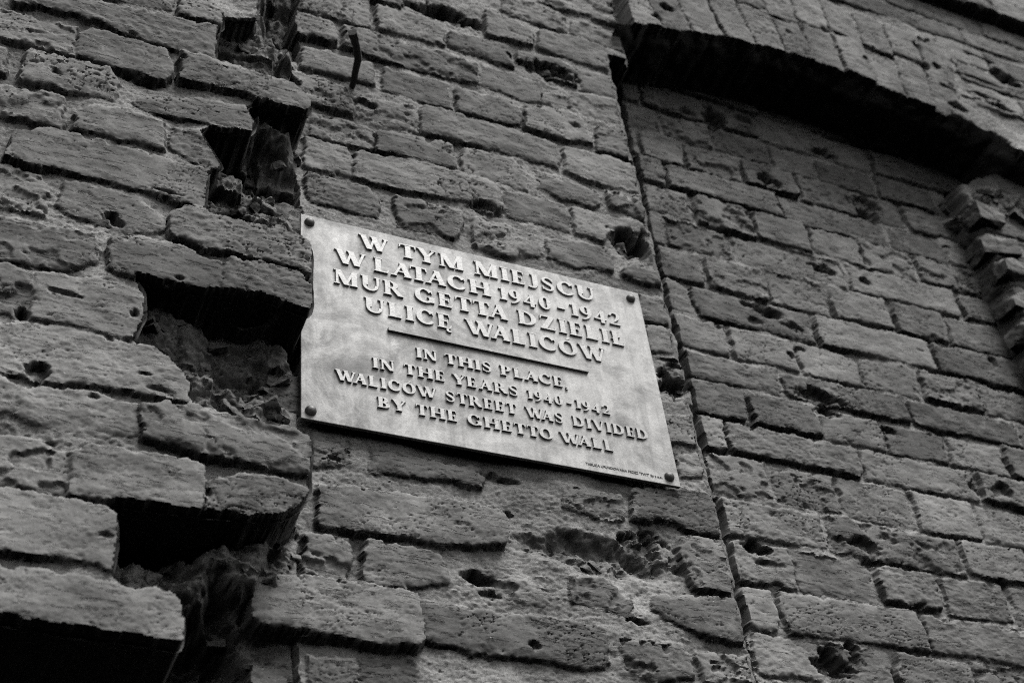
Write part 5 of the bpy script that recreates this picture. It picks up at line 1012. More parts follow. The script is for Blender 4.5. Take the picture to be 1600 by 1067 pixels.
PIER_OUTLINE=[(-1.4,2.4),(-0.02,2.4),(-0.08,0.66),(-0.1281,0.6383),(-0.1276,0.6231),(-0.1279,0.6158),(-0.13,0.6111),(-0.1323,0.6078),(-0.1344,0.6024),(-0.1349,0.592),(-0.1349,0.5488),(-0.1325,0.539),(-0.123,0.5355),(-0.0926,0.5323),(-0.0807,0.5312),(-0.0687,0.5305),(-0.0393,0.5291),(-0.028,0.5269),(-0.0191,0.5198),(-0.0113,0.5114),(-0.0049,0.5023),(-0.0038,0.4923),(-0.0044,0.4835),(-0.0073,0.4753),(-0.0171,0.4732),(-0.0675,0.4729),(-0.0779,0.4716),(-0.0838,0.4668),(-0.0876,0.4617),(-0.09,0.4551),(-0.0867,0.4464),(-0.0822,0.4384),(-0.0783,0.4294),(-0.0785,0.4212),(-0.0799,0.4145),(-0.0835,0.4079),(-0.0934,0.4051),(-0.1242,0.401),(-0.1346,0.399),(-0.1405,0.3955),(-0.1443,0.3922),(-0.1467,0.3869),(-0.143,0.3777),(-0.1367,0.3659),(-0.1311,0.3556),(-0.1256,0.3463),(-0.121,0.3386),(-0.1181,0.3303),(-0.1226,0.3244),(-0.1287,0.3201),(-0.1343,0.3152),(-0.1353,0.3106),(-0.1349,0.3069),(-0.1347,0.301),(-0.1349,0.2905),(-0.1361,0.253),(-0.1359,0.2431),(-0.134,0.2398),(-0.1319,0.2389),(-0.1275,0.238),(-0.1174,0.2378),(-0.0867,0.2379),(-0.0747,0.2379),(-0.0627,0.2377),(-0.0371,0.2373),(-0.0261,0.2366),(-0.018,0.2343),(-0.0119,0.2318),(-0.0061,0.2277),(-0.004,0.2195),(-0.0034,0.2114),(-0.0029,0.2016),(-0.0032,0.1907),(-0.0038,0.1811),(-0.0042,0.1712),(-0.0042,0.1654),(-0.004,0.1617),(-0.0037,0.1562),(-0.0032,0.1475),(-0.0028,0.1391),(-0.0027,0.1297),(-0.0038,0.1217),(-0.005,0.1152),(-0.0075,0.1094),(-0.0134,0.1092),(-0.0194,0.1106),(-0.0274,0.1124),(-0.0382,0.1146),(-0.0605,0.1192),(-0.0723,0.1207),(-0.0841,0.1194),(-0.1014,0.1162),(-0.1122,0.1139),(-0.1201,0.1116),(-0.1259,0.1096),(-0.1338,0.1078),(-0.1448,0.1076),(-0.1615,0.1081),(-0.1735,0.1085),(-0.1855,0.1089),(-0.1972,0.1094),(-0.2059,0.1087),(-0.2048,0.1042),(-0.2011,0.0994),(-0.1974,0.0924),(-0.1956,0.0817),(-0.1944,0.0677),(-0.194,0.0566),(-0.1956,0.0478),(-0.1976,0.041),(-0.1996,0.0335),(-0.2007,0.027),(-0.2013,0.0218),(-0.1998,0.0167),(-0.1917,0.0146),(-0.1828,0.0136),(-0.1729,0.011),(-0.1644,0.0039),(-0.1576,-0.0034),(-0.1504,-0.0116),(-0.1459,-0.0189),(-0.1427,-0.0249),(-0.1396,-0.0322),(-0.1385,-0.0407),(-0.1381,-0.0483),(-0.1353,-0.0556),(-0.1257,-0.0585),(-0.0804,-0.0636),(-0.0684,-0.0648),(-0.0565,-0.0655),(-0.0445,-0.066),(-0.0331,-0.0667),(-0.0237,-0.0677),(-0.0162,-0.0687),(-0.009,-0.071),(-0.0062,-0.0766),(-0.0052,-0.0824),(-0.0045,-0.0902),(-0.0055,-0.1011),(-0.007,-0.1139),(-0.0081,-0.1249),(-0.0078,-0.133),(-0.0072,-0.1391),(-0.0075,-0.1463),(-0.0109,-0.1538),(-0.0146,-0.1604),(-0.0195,-0.1677),(-0.0259,-0.1741),(-0.0318,-0.1792),(-0.0392,-0.1844),(-0.0482,-0.187),(-0.0563,-0.1885),(-0.0664,-0.1901),(-0.0779,-0.1911),(-0.1124,-0.1938),(-0.1234,-0.1945),(-0.1317,-0.1947),(-0.138,-0.1947),(-0.1463,-0.1948),(-0.1573,-0.1951),(-0.1906,-0.196),(-0.2011,-0.1965),(-0.2068,-0.1976),(-0.2104,-0.1988),(-0.2128,-0.2007),(-0.2101,-0.2045),(-0.2063,-0.2083),(-0.2025,-0.2142),(-0.2007,-0.2242),(-0.1997,-0.2339),(-0.199,-0.245),(-0.1994,-0.255),(-0.2001,-0.2632),(-0.2003,-0.2717),(-0.1986,-0.2767),(-0.1965,-0.2799),(-0.194,-0.2834),(-0.1909,-0.2857),(-0.1881,-0.2873),(-0.1835,-0.2888),(-0.1748,-0.2892),(-0.1663,-0.2891),(-0.1571,-0.2892),(-0.1507,-0.2901),(-0.1459,-0.2911),(-0.1409,-0.2934),(-0.1372,-0.2992),(-0.1346,-0.3053),(-0.132,-0.3128),(-0.1313,-0.3218),(-0.1312,-0.3299),(-0.1314,-0.3381),(-0.1322,-0.3424),(-0.1332,-0.3449),(-0.1364,-0.3471),(-0.1462,-0.3469),(-0.1639,-0.3457),(-0.1759,-0.3449),(-0.1879,-0.3447),(-0.2383,-0.3442),(-0.326,-0.3391),(-0.62,-0.3391),(-1.4,-0.3391)]
JAMB_X=1.3606
JAMB_TOP=[(1.286,0.8963),(1.3478,0.9365),(1.4307,0.985),(1.5644,1.0667),(1.7808,1.1562)]
ARCH_CURVE=[(0.5717,0.9974),(0.591,1.0064),(0.6462,1.0263),(0.7198,1.0449),(0.8003,1.0603),(0.898,1.0728),(0.9699,1.075),(1.0518,1.0809),(1.1003,1.0699),(1.1678,1.0607),(1.2308,1.053),(1.2908,1.0477),(1.3356,1.0419),(1.3809,1.0361),(1.4226,1.0208),(1.4758,0.9943),(1.5665,0.9774)]
CORE_LEVELS=[(-0.1134,0.6698,0.02),(-0.0818,0.7152,0.035),(-0.0659,0.6382,0.03),(-0.0289,0.7082,-0.02),(-0.0296,0.7962,-0.05),(-0.0074,0.6867,-0.02),(-0.0895,0.8251,0.02),(-0.0036,0.7839,-0.06),(-0.1311,0.4442,0),(-0.1052,0.4410,-0.03),(-0.0701,0.4217,-0.03),(-0.0540,0.4938,0.05),(-0.0659,0.4678,0.05),(-0.0776,0.4423,0.01),(-0.0272,0.5043,0.045),(0.0002,0.5287,0.03),(-0.0268,0.4640,0.03),(0.0001,0.4674,0.02),(-0.0263,0.3992,-0.035),(-0.0520,0.3775,-0.04),(-0.0044,0.3942,-0.03),(-0.0000,0.3706,-0.012),(-0.1118,0.3875,0),(-0.1060,0.3464,0.02),(-0.0819,0.3795,-0.05),(-0.0729,0.3579,0.02),(-0.0596,0.3319,0.03),(-0.0257,0.3252,0.02),(-0.1128,0.3081,0.01),(-0.0043,0.3383,-0.02),(-0.1787,0.1543,-0.01),(-0.1341,0.1673,-0.03),(-0.1687,0.1160,0.035),(-0.1463,0.1121,0.02),(-0.1560,0.0894,0.035),(-0.1100,0.1427,-0.045),(-0.0858,0.1082,0),(-0.1286,0.0574,0.02),(-0.0912,0.0474,-0.02),(-0.0620,0.0743,-0.01),(-0.0394,0.1002,0.02),(-0.0237,0.0840,0.01),(-0.0536,0.0373,-0.03),(-0.1047,0.0156,0.015),(-0.0528,-0.0004,0.02),(-0.0230,-0.0076,0.01),(-0.0122,0.1383,-0.05),(-0.0042,0.0890,-0.03),(-0.1818,-0.1804,-0.09),(-0.1172,-0.1688,-0.1),(-0.0497,-0.1527,-0.07),(-0.0076,-0.1492,-0.03),(0.0031,-0.1306,0),(-0.1469,-0.2206,-0.01),(-0.0949,-0.2197,0.04),(-0.0486,-0.2045,0.03),(-0.0214,-0.1921,0.03),(-0.0006,-0.1725,-0.012),(-0.1639,-0.2494,0.03),(-0.1131,-0.2490,0.035),(-0.0677,-0.2458,0.04),(-0.0802,-0.2625,-0.04),(-0.0213,-0.2079,-0.005),(-0.1104,-0.3028,-0.12),(-0.0789,-0.2986,-0.1),(-0.0470,-0.2870,-0.03),(-0.0902,-0.3350,-0.1),(-0.2280,-0.3388,-0.14),(-0.1688,-0.3447,-0.14),(-0.1148,-0.3380,-0.13),(-0.0334,-0.3209,-0.03),(-0.2822,-0.3587,-0.14),(-0.0586,-0.3380,-0.05),(-0.0138,-0.3220,-0.015)]
DAMAGE=[
('L',-0.3724,0.4905,0.0105,0.0092,0.006),
('L',-0.3299,0.4231,0.0089,0.0076,0.01),
('L',-0.2377,0.5177,0.0096,0.0068,0.004),
('L',-0.3339,0.5468,0.0078,0.0055,0.003),
('L',-0.2334,0.4604,0.0329,0.0144,0.016),
('L',-0.1711,0.4432,0.0319,0.0091,0.008),
('L',-0.1969,0.5726,0.0050,0.0057,0.005),
('L',-0.2403,0.1932,0.0120,0.0107,0.022),
('L',-0.3217,0.0257,0.0089,0.0109,0.025),
('L',-0.2962,-0.0528,0.0161,0.0119,0.022),
('L',-0.2913,-0.0619,0.0087,0.0068,0.012),
('L',-0.1900,-0.0292,0.0145,0.0053,0.016),
('L',-0.1753,-0.0468,0.0185,0.0044,0.01),
('L',-0.2821,0.0641,0.0329,0.0076,0.01),
('L',-0.2051,0.0553,0.0068,0.0095,0.018),
('L',-0.1126,0.2002,0.0450,0.0027,0.006),
('L',-0.0583,0.2032,0.0384,0.0027,0.006),
('L',-0.0423,-0.0801,0.0069,0.0061,0.006),
('L',-0.2388,-0.0731,0.0063,0.0051,0.01),
('L',-0.2572,-0.0983,0.0062,0.0033,0.006),
('L',-0.1156,-0.1736,0.0051,0.0111,0.012),
('L',-0.2727,-0.1382,0.0097,0.0039,0.01),
('L',-0.3026,-0.1407,0.0083,0.0031,0.008),
('L',-0.1610,0.1172,0.0100,0.0081,0.012),
('L',-0.2110,-0.2402,0.0095,0.0087,0.01),
('L',-0.2423,-0.2528,0.0174,0.0071,0.008),
('L',-0.1420,-0.2207,0.0062,0.0038,0.006),
('L',-0.0187,0.1774,0.0124,0.0065,0.008),
('L',-0.3094,0.2512,0.0421,0.0044,0.007),
('L',-0.1841,0.2562,0.0297,0.0056,0.012),
('L',-0.1806,0.2240,0.0367,0.0044,0.006),
('P',0.2542,0.9218,0.0490,0.0249,0.045),
('P',0.3051,0.9154,0.0155,0.0177,0.035),
('P',0.2031,0.9152,0.0278,0.0178,0.02),
('P',0.1002,0.6224,0.0248,0.0149,0.018),
('P',0.1488,0.5975,0.0290,0.0117,0.014),
('P',0.0101,0.7343,0.0172,0.0096,0.012),
('P',0.0429,0.7284,0.0193,0.0095,0.008),
('P',0.4324,0.8376,0.0473,0.0219,0.026),
('P',0.4356,0.7916,0.0379,0.0131,0.01),
('P',0.3209,0.7279,0.0106,0.0079,0.006),
('P',0.3863,0.6908,0.0236,0.0093,0.012),
('P',0.4564,0.7104,0.0154,0.0141,0.016),
('P',0.5042,0.9801,0.0262,0.0127,0.01),
('P',0.5585,0.9677,0.0145,0.0090,0.01),
('P',0.5336,0.7438,0.0159,0.0127,0.014),
('P',0.3405,0.4692,0.0219,0.0162,0.01),
('P',0.3688,0.4897,0.0121,0.0110,0.006),
('P',0.2762,0.4544,0.0271,0.0161,0.02),
('P',0.5131,0.4598,0.0316,0.0323,0.07),
('P',0.5402,0.4587,0.0128,0.0349,0.09),
('P',0.4691,0.4540,0.0270,0.0107,0.012),
('P',0.3548,0.3784,0.0117,0.0102,0.014),
('P',0.4746,0.3785,0.0143,0.0102,0.01),
('P',0.5400,0.1881,0.0238,0.0270,0.06),
('P',0.5294,0.2110,0.0159,0.0160,0.02),
('P',0.5268,0.2494,0.0281,0.0094,0.014),
('P',0.5488,0.2312,0.0221,0.0093,0.015),
('P',0.5490,0.1116,0.0253,0.0107,0.012),
('P',0.5192,0.0311,0.0282,0.0121,0.012),
('P',0.5531,0.0275,0.0172,0.0121,0.014),
('P',0.2515,-0.0246,0.0282,0.0095,0.018),
('P',0.0893,-0.1613,0.0147,0.0042,0.012),
('P',0.0439,-0.0389,0.0196,0.0083,0.016),
('P',0.1952,-0.0226,0.0162,0.0057,0.008),
('P',0.2138,0.0023,0.0165,0.0039,0.008),
('P',0.2101,-0.1734,0.0201,0.0118,0.03),
('P',0.2239,-0.1921,0.0232,0.0066,0.016),
('P',0.2605,-0.0724,0.0115,0.0073,0.016),
('P',0.2677,-0.2531,0.0092,0.0095,0.018),
('P',0.3680,-0.1180,0.1031,0.0303,0.03),
('P',0.4375,-0.1027,0.0402,0.0327,0.022),
('P',0.3441,-0.0784,0.0593,0.0147,0.01),
('P',0.4087,-0.2026,0.0151,0.0059,0.022),
('P',0.3198,-0.1603,0.0082,0.0069,0.014),
('P',0.5280,-0.1724,0.0142,0.0069,0.01),
('P',0.3893,-0.2179,0.0181,0.0049,0.01),
('P',0.4454,-0.1888,0.0256,0.0051,0.008),
('P',0.5277,-0.2117,0.0439,0.0101,0.012),
('P',0.5413,-0.0546,0.0241,0.0066,0.014),
('P',0.0991,-0.1926,0.0066,0.0049,0.014),
('P',0.1630,-0.1850,0.0181,0.0050,0.012),
('P',0.0425,-0.3036,0.0095,0.0029,0.006),
('P',0.0429,-0.2830,0.0820,0.0030,0.008),
('P',0.1215,-0.2549,0.0072,0.0062,0.012),
('P',0.5808,-0.0476,0.0113,0.0095,0.02),
('N',0.8353,0.9896,0.0268,0.0324,0.06),
('N',0.7713,0.9811,0.0236,0.0144,0.02),
('N',0.9116,1.0140,0.0275,0.0145,0.02),
('N',0.9175,0.8430,0.0266,0.0200,0.035),
('N',1.0864,0.9859,0.0372,0.0177,0.03),
('N',1.1452,0.8335,0.0255,0.0262,0.06),
('N',1.1364,0.8606,0.0340,0.0233,0.025),
('N',1.0338,0.8573,0.0248,0.0083,0.012),
('N',0.9808,0.6398,0.0234,0.0179,0.03),
('N',1.0628,0.6327,0.0160,0.0119,0.022),
('N',1.3093,0.7990,0.0206,0.0080,0.016),
('N',0.8217,0.4987,0.0410,0.0166,0.035),
('N',0.7952,0.4671,0.0356,0.0136,0.018),
('N',0.8777,0.4754,0.0269,0.0136,0.02),
('N',0.7147,0.4313,0.0161,0.0133,0.018),
('N',0.7014,0.4345,0.0114,0.0107,0.012),
('N',0.8483,0.4048,0.0107,0.0105,0.02),
('N',0.8762,0.4257,0.0145,0.0093,0.018),
('N',0.8713,0.3236,0.0531,0.0175,0.03),
('N',0.8882,0.2990,0.0212,0.0111,0.035),
('N',1.0010,0.2882,0.0171,0.0122,0.03),
('N',1.0871,0.2993,0.0126,0.0086,0.018),
('N',1.2959,0.5043,0.0111,0.0165,0.02),
('N',1.0002,0.2497,0.0484,0.0096,0.012),
('N',1.0477,0.2094,0.0731,0.0093,0.012),
('N',1.1898,0.1999,0.0306,0.0163,0.025),
('N',1.1395,0.2027,0.0175,0.0163,0.022),
('N',0.6799,0.0100,0.0245,0.0142,0.06),
('N',0.6946,-0.0135,0.0347,0.0120,0.016),
('N',0.8683,0.0476,0.0332,0.0126,0.025),
('N',0.8807,0.0170,0.0198,0.0165,0.02),
('N',0.7657,-0.1608,0.0303,0.0309,0.06),
('N',0.8008,-0.1468,0.0185,0.0184,0.03),
('N',0.8030,-0.0731,0.0314,0.0097,0.014),
('N',0.7505,0.0381,0.0317,0.0083,0.008),
('N',0.7581,-0.0290,0.0229,0.0099,0.014),
('N',1.1205,0.0203,0.0168,0.0083,0.02),
('N',1.0593,-0.0411,0.0463,0.0070,0.012),
('N',0.7963,-0.1282,0.0165,0.0074,0.02),
('N',0.9476,-0.1525,0.0173,0.0065,0.012),
('N',0.6868,0.6967,0.0121,0.0124,0.01),
('N',0.7255,0.7017,0.0367,0.0124,0.01),
('N',0.7788,0.7689,0.0378,0.0096,0.012),
('N',0.6498,0.8324,0.0172,0.0083,0.01),
('N',0.7439,0.6137,0.0338,0.0118,0.012),
('N',0.8962,0.6852,0.0308,0.0092,0.012),
('N',1.0119,0.6893,0.0265,0.0107,0.014),
('N',1.1778,0.5263,0.0216,0.0140,0.015),
('N',1.1089,0.5652,0.0133,0.0086,0.014),
('N',0.5860,-0.0008,0.0138,0.0101,0.03),
('T',0.6849,1.1032,0.0141,0.0153,0.03),
('T',0.6601,1.0579,0.0126,0.0131,0.03),
('T',0.9519,1.1951,0.0252,0.0059,0.014),
('T',1.0981,1.2082,0.0262,0.0078,0.014),
('T',1.0664,1.2042,0.0101,0.0117,0.018),
('T',1.2190,1.1885,0.0269,0.0058,0.014),
('T',1.3402,1.2987,0.0157,0.0140,0.03),
('T',1.3110,1.2680,0.0124,0.0099,0.025),
('T',1.3412,1.2122,0.0139,0.0115,0.03),
('T',1.3085,1.1938,0.0123,0.0115,0.02),
('T',1.3361,1.1470,0.0276,0.0075,0.014),
('T',1.1793,1.1962,0.0059,0.0116,0.012),
('T',1.1424,1.1445,0.0073,0.0076,0.014),
('T',0.9656,1.1538,0.0111,0.0231,0.008),
('T',1.3526,1.0368,0.0393,0.0212,0.07),
('T',1.4226,1.0208,0.0460,0.0210,0.06),
('T',1.5283,1.2536,0.0359,0.0232,0.04),
('T',1.5507,1.2456,0.0262,0.0192,0.04),
('T',1.4625,1.3023,0.0485,0.0079,0.012),
('T',1.5037,1.2981,0.0490,0.0079,0.012),
('T',1.4510,1.2101,0.0796,0.0076,0.014),
('T',1.4697,1.1338,0.0537,0.0092,0.025),
('T',1.3961,1.1348,0.0186,0.0074,0.014),
('T',1.3531,1.0867,0.0213,0.0127,0.02),
('T',1.4453,1.1550,0.0315,0.0093,0.02),
]
# ------------------------------------------------------------------ numeric noise
def make_noise(seed):
    rng = np.random.RandomState(seed)
    perm = np.concatenate([rng.permutation(512)] * 2).astype(np.int32)
    ang = rng.rand(512).astype(np.float32) * 2 * np.pi
    gx, gy = np.cos(ang), np.sin(ang)
    def f(x, y):
        xi = np.floor(x).astype(np.int32); yi = np.floor(y).astype(np.int32)
        fx = (x - xi).astype(np.float32); fy = (y - yi).astype(np.float32)
        u = fx * fx * fx * (fx * (fx * 6 - 15) + 10); v = fy * fy * fy * (fy * (fy * 6 - 15) + 10)
        a0 = perm[xi & 511]; a1 = perm[(xi + 1) & 511]
        def dot(a, dy, ox, oy):
            k = perm[(a + yi + dy) & 511]
            return gx[k] * (fx - ox) + gy[k] * (fy - oy)
        n00 = dot(a0, 0, 0, 0); n10 = dot(a1, 0, 1, 0); n01 = dot(a0, 1, 0, 1); n11 = dot(a1, 1, 1, 1)
        p = n00 + u * (n10 - n00); q = n01 + u * (n11 - n01)
        return (p + v * (q - p)) * 1.45
    return f

def fbm(x, y, octaves, seed, gain=0.5):
    f = make_noise(seed)
    s = np.zeros_like(x, dtype=np.float32); a = 1.0; k = 1.0
    for o in range(octaves):
        s += a * f(x * k + 17.3 * o, y * k - 9.1 * o)
        a *= gain; k *= 2.03
    return s

def sstep(a, b, x):
    t = np.clip((x - a) / (b - a), 0, 1)
    return t * t * (3 - 2 * t)

def poly_sdf(px, pz, poly):
    """Signed distance to a polygon, positive inside."""
    d = np.full(px.shape, 1e9, np.float32); inside = np.zeros(px.shape, bool)
    n = len(poly)
    for i in range(n):
        ax, az = poly[i]; bx, bz = poly[(i + 1) % n]
        ex, ez = bx - ax, bz - az
        wx, wz = px - ax, pz - az
        t = np.clip((wx * ex + wz * ez) / (ex * ex + ez * ez + 1e-12), 0, 1)
        d = np.minimum(d, (wx - ex * t) ** 2 + (wz - ez * t) ** 2)
        if abs(ez) > 1e-9:
            c = ((az > pz) != (bz > pz)) & (px < ex * (pz - az) / ez + ax)
            inside ^= c
    d = np.sqrt(d)
    return np.where(inside, d, -d)

# ------------------------------------------------------------------ the wall as one relief surface (x along the wall, z up, h out of it)
def axis(lo, hi, s0, s1):
    out = [lo]
    while out[-1] < hi:
        t = (out[-1] - lo) / (hi - lo)
        out.append(out[-1] + s0 + (s1 - s0) * t)
    return np.array(out, np.float32)

QUALITY = 1.0
xs = axis(-0.80, 2.20, 0.00125 * QUALITY, 0.0029 * QUALITY)
zs = axis(-0.72, 2.02, 0.00125 * QUALITY, 0.0029 * QUALITY)
X, Z = np.meshgrid(xs, zs)                    # rows: z
VIEW = [(-0.43, 0.64), (1.80, 1.70), (0.97, -0.23), (-0.30, -0.40)]
near = poly_sdf(X, Z, VIEW) > -0.36
keep_idx = np.nonzero(near.ravel())[0]
xk = X.ravel()[keep_idx]; zk = Z.ravel()[keep_idx]

def field(v):
    a = np.zeros(X.size, np.float32); a[keep_idx] = v
    return a.reshape(X.shape)

W1 = field(fbm(xk * 38, zk * 38, 4, 1)); W2 = field(fbm(xk * 38, zk * 38, 4, 2))          # outline wobble
WB = field(fbm(xk * 9, zk * 9, 2, 3))
BIG = field(fbm(xk * 24, zk * 34, 4, 4))
GRIT = field(fbm(xk * 210, zk * 260, 3, 5, 0.65))
MED = field(fbm(xk * 80, zk * 110, 4, 6, 0.6))
LOW = field(fbm(xk * 7, zk * 7, 2, 7))
wx = xk + 0.006 * W1.ravel()[keep_idx]; wz = zk + 0.006 * W2.ravel()[keep_idx]
ta = 0.10                                                                                # laminations run nearly level
CR = fbm(wx * 34 + wz * 5, wz * 170 - wx * 16, 4, 8, 0.55)
CRACK = field(np.clip(1 - np.abs(CR) * 9.0, 0, 1) ** 1.5)
CR2 = fbm(wx * 11, wz * 16, 5, 9, 0.55)
CRACK2 = field(np.clip(1 - np.abs(CR2) * 22.0, 0, 1))
PATCH = field(sstep(-0.35, 0.30, fbm(xk * 11, zk * 13, 3, 10)))
PATCH2 = field(sstep(0.15, 0.55, fbm(xk * 6, zk * 8, 3, 14)))
PIT = field(np.clip(fbm(xk * 130, zk * 160, 2, 11) - 0.52, 0, 1))
PIT2 = field(np.clip(fbm(xk * 45, zk * 60, 2, 12) - 0.66, 0, 1))
RUB = field(fbm(xk * 40, zk * 46, 4, 13, 0.5))
RUB2 = field(fbm(xk * 46 + 0.3 * MED.ravel()[keep_idx], zk * 46, 6, 13, 0.62))
RIDGE = field(1 - np.abs(fbm(xk * 30, zk * 30, 5, 15, 0.6)) * 1.6)

XW = X + 0.0036 * W1; ZW = Z + 0.0026 * W2

# regions: 0 projecting masonry, 1 core behind its broken edge, 2 pilaster, 3 recessed panel, 4 arch and wall above, 5 jamb, 6 cornice
LEVEL = {0: 0.060, 1: 0.0, 2: -0.009, 3: -0.110, 4: 0.020, 5: -0.050, 6: 0.052, 7: -0.135}
REC = {0: 0.008, 1: 0.006, 2: 0.0070, 3: 0.0080, 4: 0.0065, 5: 0.010, 6: 0.006, 7: 0.004}
REG = {'L': (0,), 'P': (1, 2), 'N': (3,), 'T': (4,), 'R': (5,), 'C': (6,)}
arc_x = [p[0] for p in ARCH_CURVE]; arc_z = [p[1] for p in ARCH_CURVE]
arc = np.interp(XW, arc_x, arc_z)
jamb = JAMB_X - 0.004 + 0.003 * W1
jtop = np.interp(X, [p[0] for p in JAMB_TOP], [p[1] for p in JAMB_TOP]) + 0.008 * W1
arc_jit = np.random.RandomState(3).uniform(-0.003, 0.003, 60)
arc = arc + arc_jit[np.clip(((XW - 0.60) / 0.068).astype(int) + 10, 0, 59)]
reg = np.full(X.shape, 3, np.int8)
reg[(X > jamb) & (Z < jtop)] = 5
course_i = np.clip(((Z + 0.0036 * W2 - 0.016) / 0.0724).astype(int) + 12, 0, 59)
cj = np.random.RandomState(5).uniform(0.0, 1.0, 60)[course_i]
pil_edge = np.where(Z > 0.93, 0.602, 0.5635) + 0.0016 * W1 + 0.0015 * WB + 0.005 * (cj - 0.5)
above = (Z + 0.0040 * W2 + 0.0012 * MED > arc) & (X > 0.56)
reg[above] = 4
reg[(Z > 1.466 + 0.002 * W2)] = 6
reg[(reg == 3) & (X < 0.6368 + 0.0050 * np.random.RandomState(9).uniform(-1, 1, 60)[course_i] + 0.003 * W1)] = 7   # slot added beside the pilaster so its edge shows a dark line
pil = X < pil_edge
reg[pil] = 2
reg[(X < 0.0015 + 0.004 * W1)] = 1
calm = 0.25 + 0.75 * sstep(-0.012, -0.04, X)
pier_d = poly_sdf(X + 0.0014 * W1 * calm, Z + 0.0014 * W2 * calm, PIER_OUTLINE) + (0.0020 * MED + 0.0022 * W1) * calm
reg[pier_d > 0] = 0
reg[(reg == 1) & (Z > 0.95)] = 2

H = np.zeros(X.shape, np.float32)
for k, v in LEVEL.items():
    H[reg == k] = v
# broken core: blend of control depths, very rough
ci = np.nonzero(((reg == 1) & near).ravel())[0]
cx = X.ravel()[ci]; cz = Z.ravel()[ci]
cxw = cx + 0.012 * W1.ravel()[ci]; czw = cz + 0.012 * W2.ravel()[ci]
num = np.zeros(len(ci)); den = np.zeros(len(ci))
for (a, b, c) in CORE_LEVELS:
    w = 1.0 / (((cxw - a) ** 2 + (czw - b) ** 2) + 1.5e-4) ** 1.7
    num += w * c; den += w
lev = num / den
# snapped brick ends still bedded in the core, course by course
cc = np.floor((czw * 0.4 + cz * 0.6 - 0.031) / 0.0724).astype(int)
shift = np.random.RandomState(31).uniform(0, 0.13, 200)[cc + 100]
ck = np.floor((cx + shift + 0.3 * (cxw - cx)) / 0.105).astype(int)
offs = np.random.RandomState(32).uniform(-0.020, 0.016, (200, 60))[cc + 100, ck % 60]
fz = ((czw * 0.4 + cz * 0.6 - 0.031) / 0.0724) % 1.0; fx = ((cx + shift + 0.3 * (cxw - cx)) / 0.105) % 1.0
ed = np.minimum(np.minimum(fz, 1 - fz) * 0.0724, np.minimum(fx, 1 - fx) * 0.105)
inb = sstep(0.004, 0.009, ed + 0.002 * W1.ravel()[ci])
lev = lev + inb * offs - (1 - inb) * 0.016
fade = sstep(-0.03, 0.0, cx)
lev = lev * (1 - fade) + np.minimum(lev, -0.010) * fade
lev = np.where(cx < -0.45, 0.06, lev)
Hr = H.ravel(); Hr[ci] = lev
CORE = (reg == 1)
H0 = H.copy()
jd = X - jamb
isj = (reg == 5)
H = np.where(isj, H - 0.006 * sstep(0.009, 0.0, jd + 0.003 * W1), H).astype(np.float32)
# hollow between the arch end and the broken head of the jamb
hol = (reg == 3) & (X > JAMB_X + 0.01) & (Z > 0.8)
H = np.where(hol, -0.125, H).astype(np.float32)
H0 = H.copy()
H0[isj] = LEVEL[5]
# mortar bed everywhere
rec = np.zeros(X.shape, np.float32)
for k, v in REC.items():
    rec[reg == k] = v
flush = np.clip(0.95 + 1.1 * LOW, 0.2, 1.8)
Hm = H - rec * flush + 0.0012 * MED + 0.0009 * GRIT + 0.002 * BIG
Hm -= 0.004 * np.clip(MED - 0.45, 0, 1)
rubble = CORE & (X < -0.002)
amp = 0.009 * sstep(0.0, -0.03, X)
Hm = np.where(rubble, H + amp * (0.6 * RUB + 0.45 * RUB2) + 0.0010 * MED + 0.0005 * GRIT, Hm)
H = Hm.astype(np.float32)
MORTAR = np.ones(X.shape, np.float32)
TINT = np.full(X.shape, 0.5, np.float32)
RAW = np.where(rubble, sstep(0.0, -0.02, X) * np.clip(0.75 + 0.6 * LOW, 0, 1), 0).astype(np.float32)

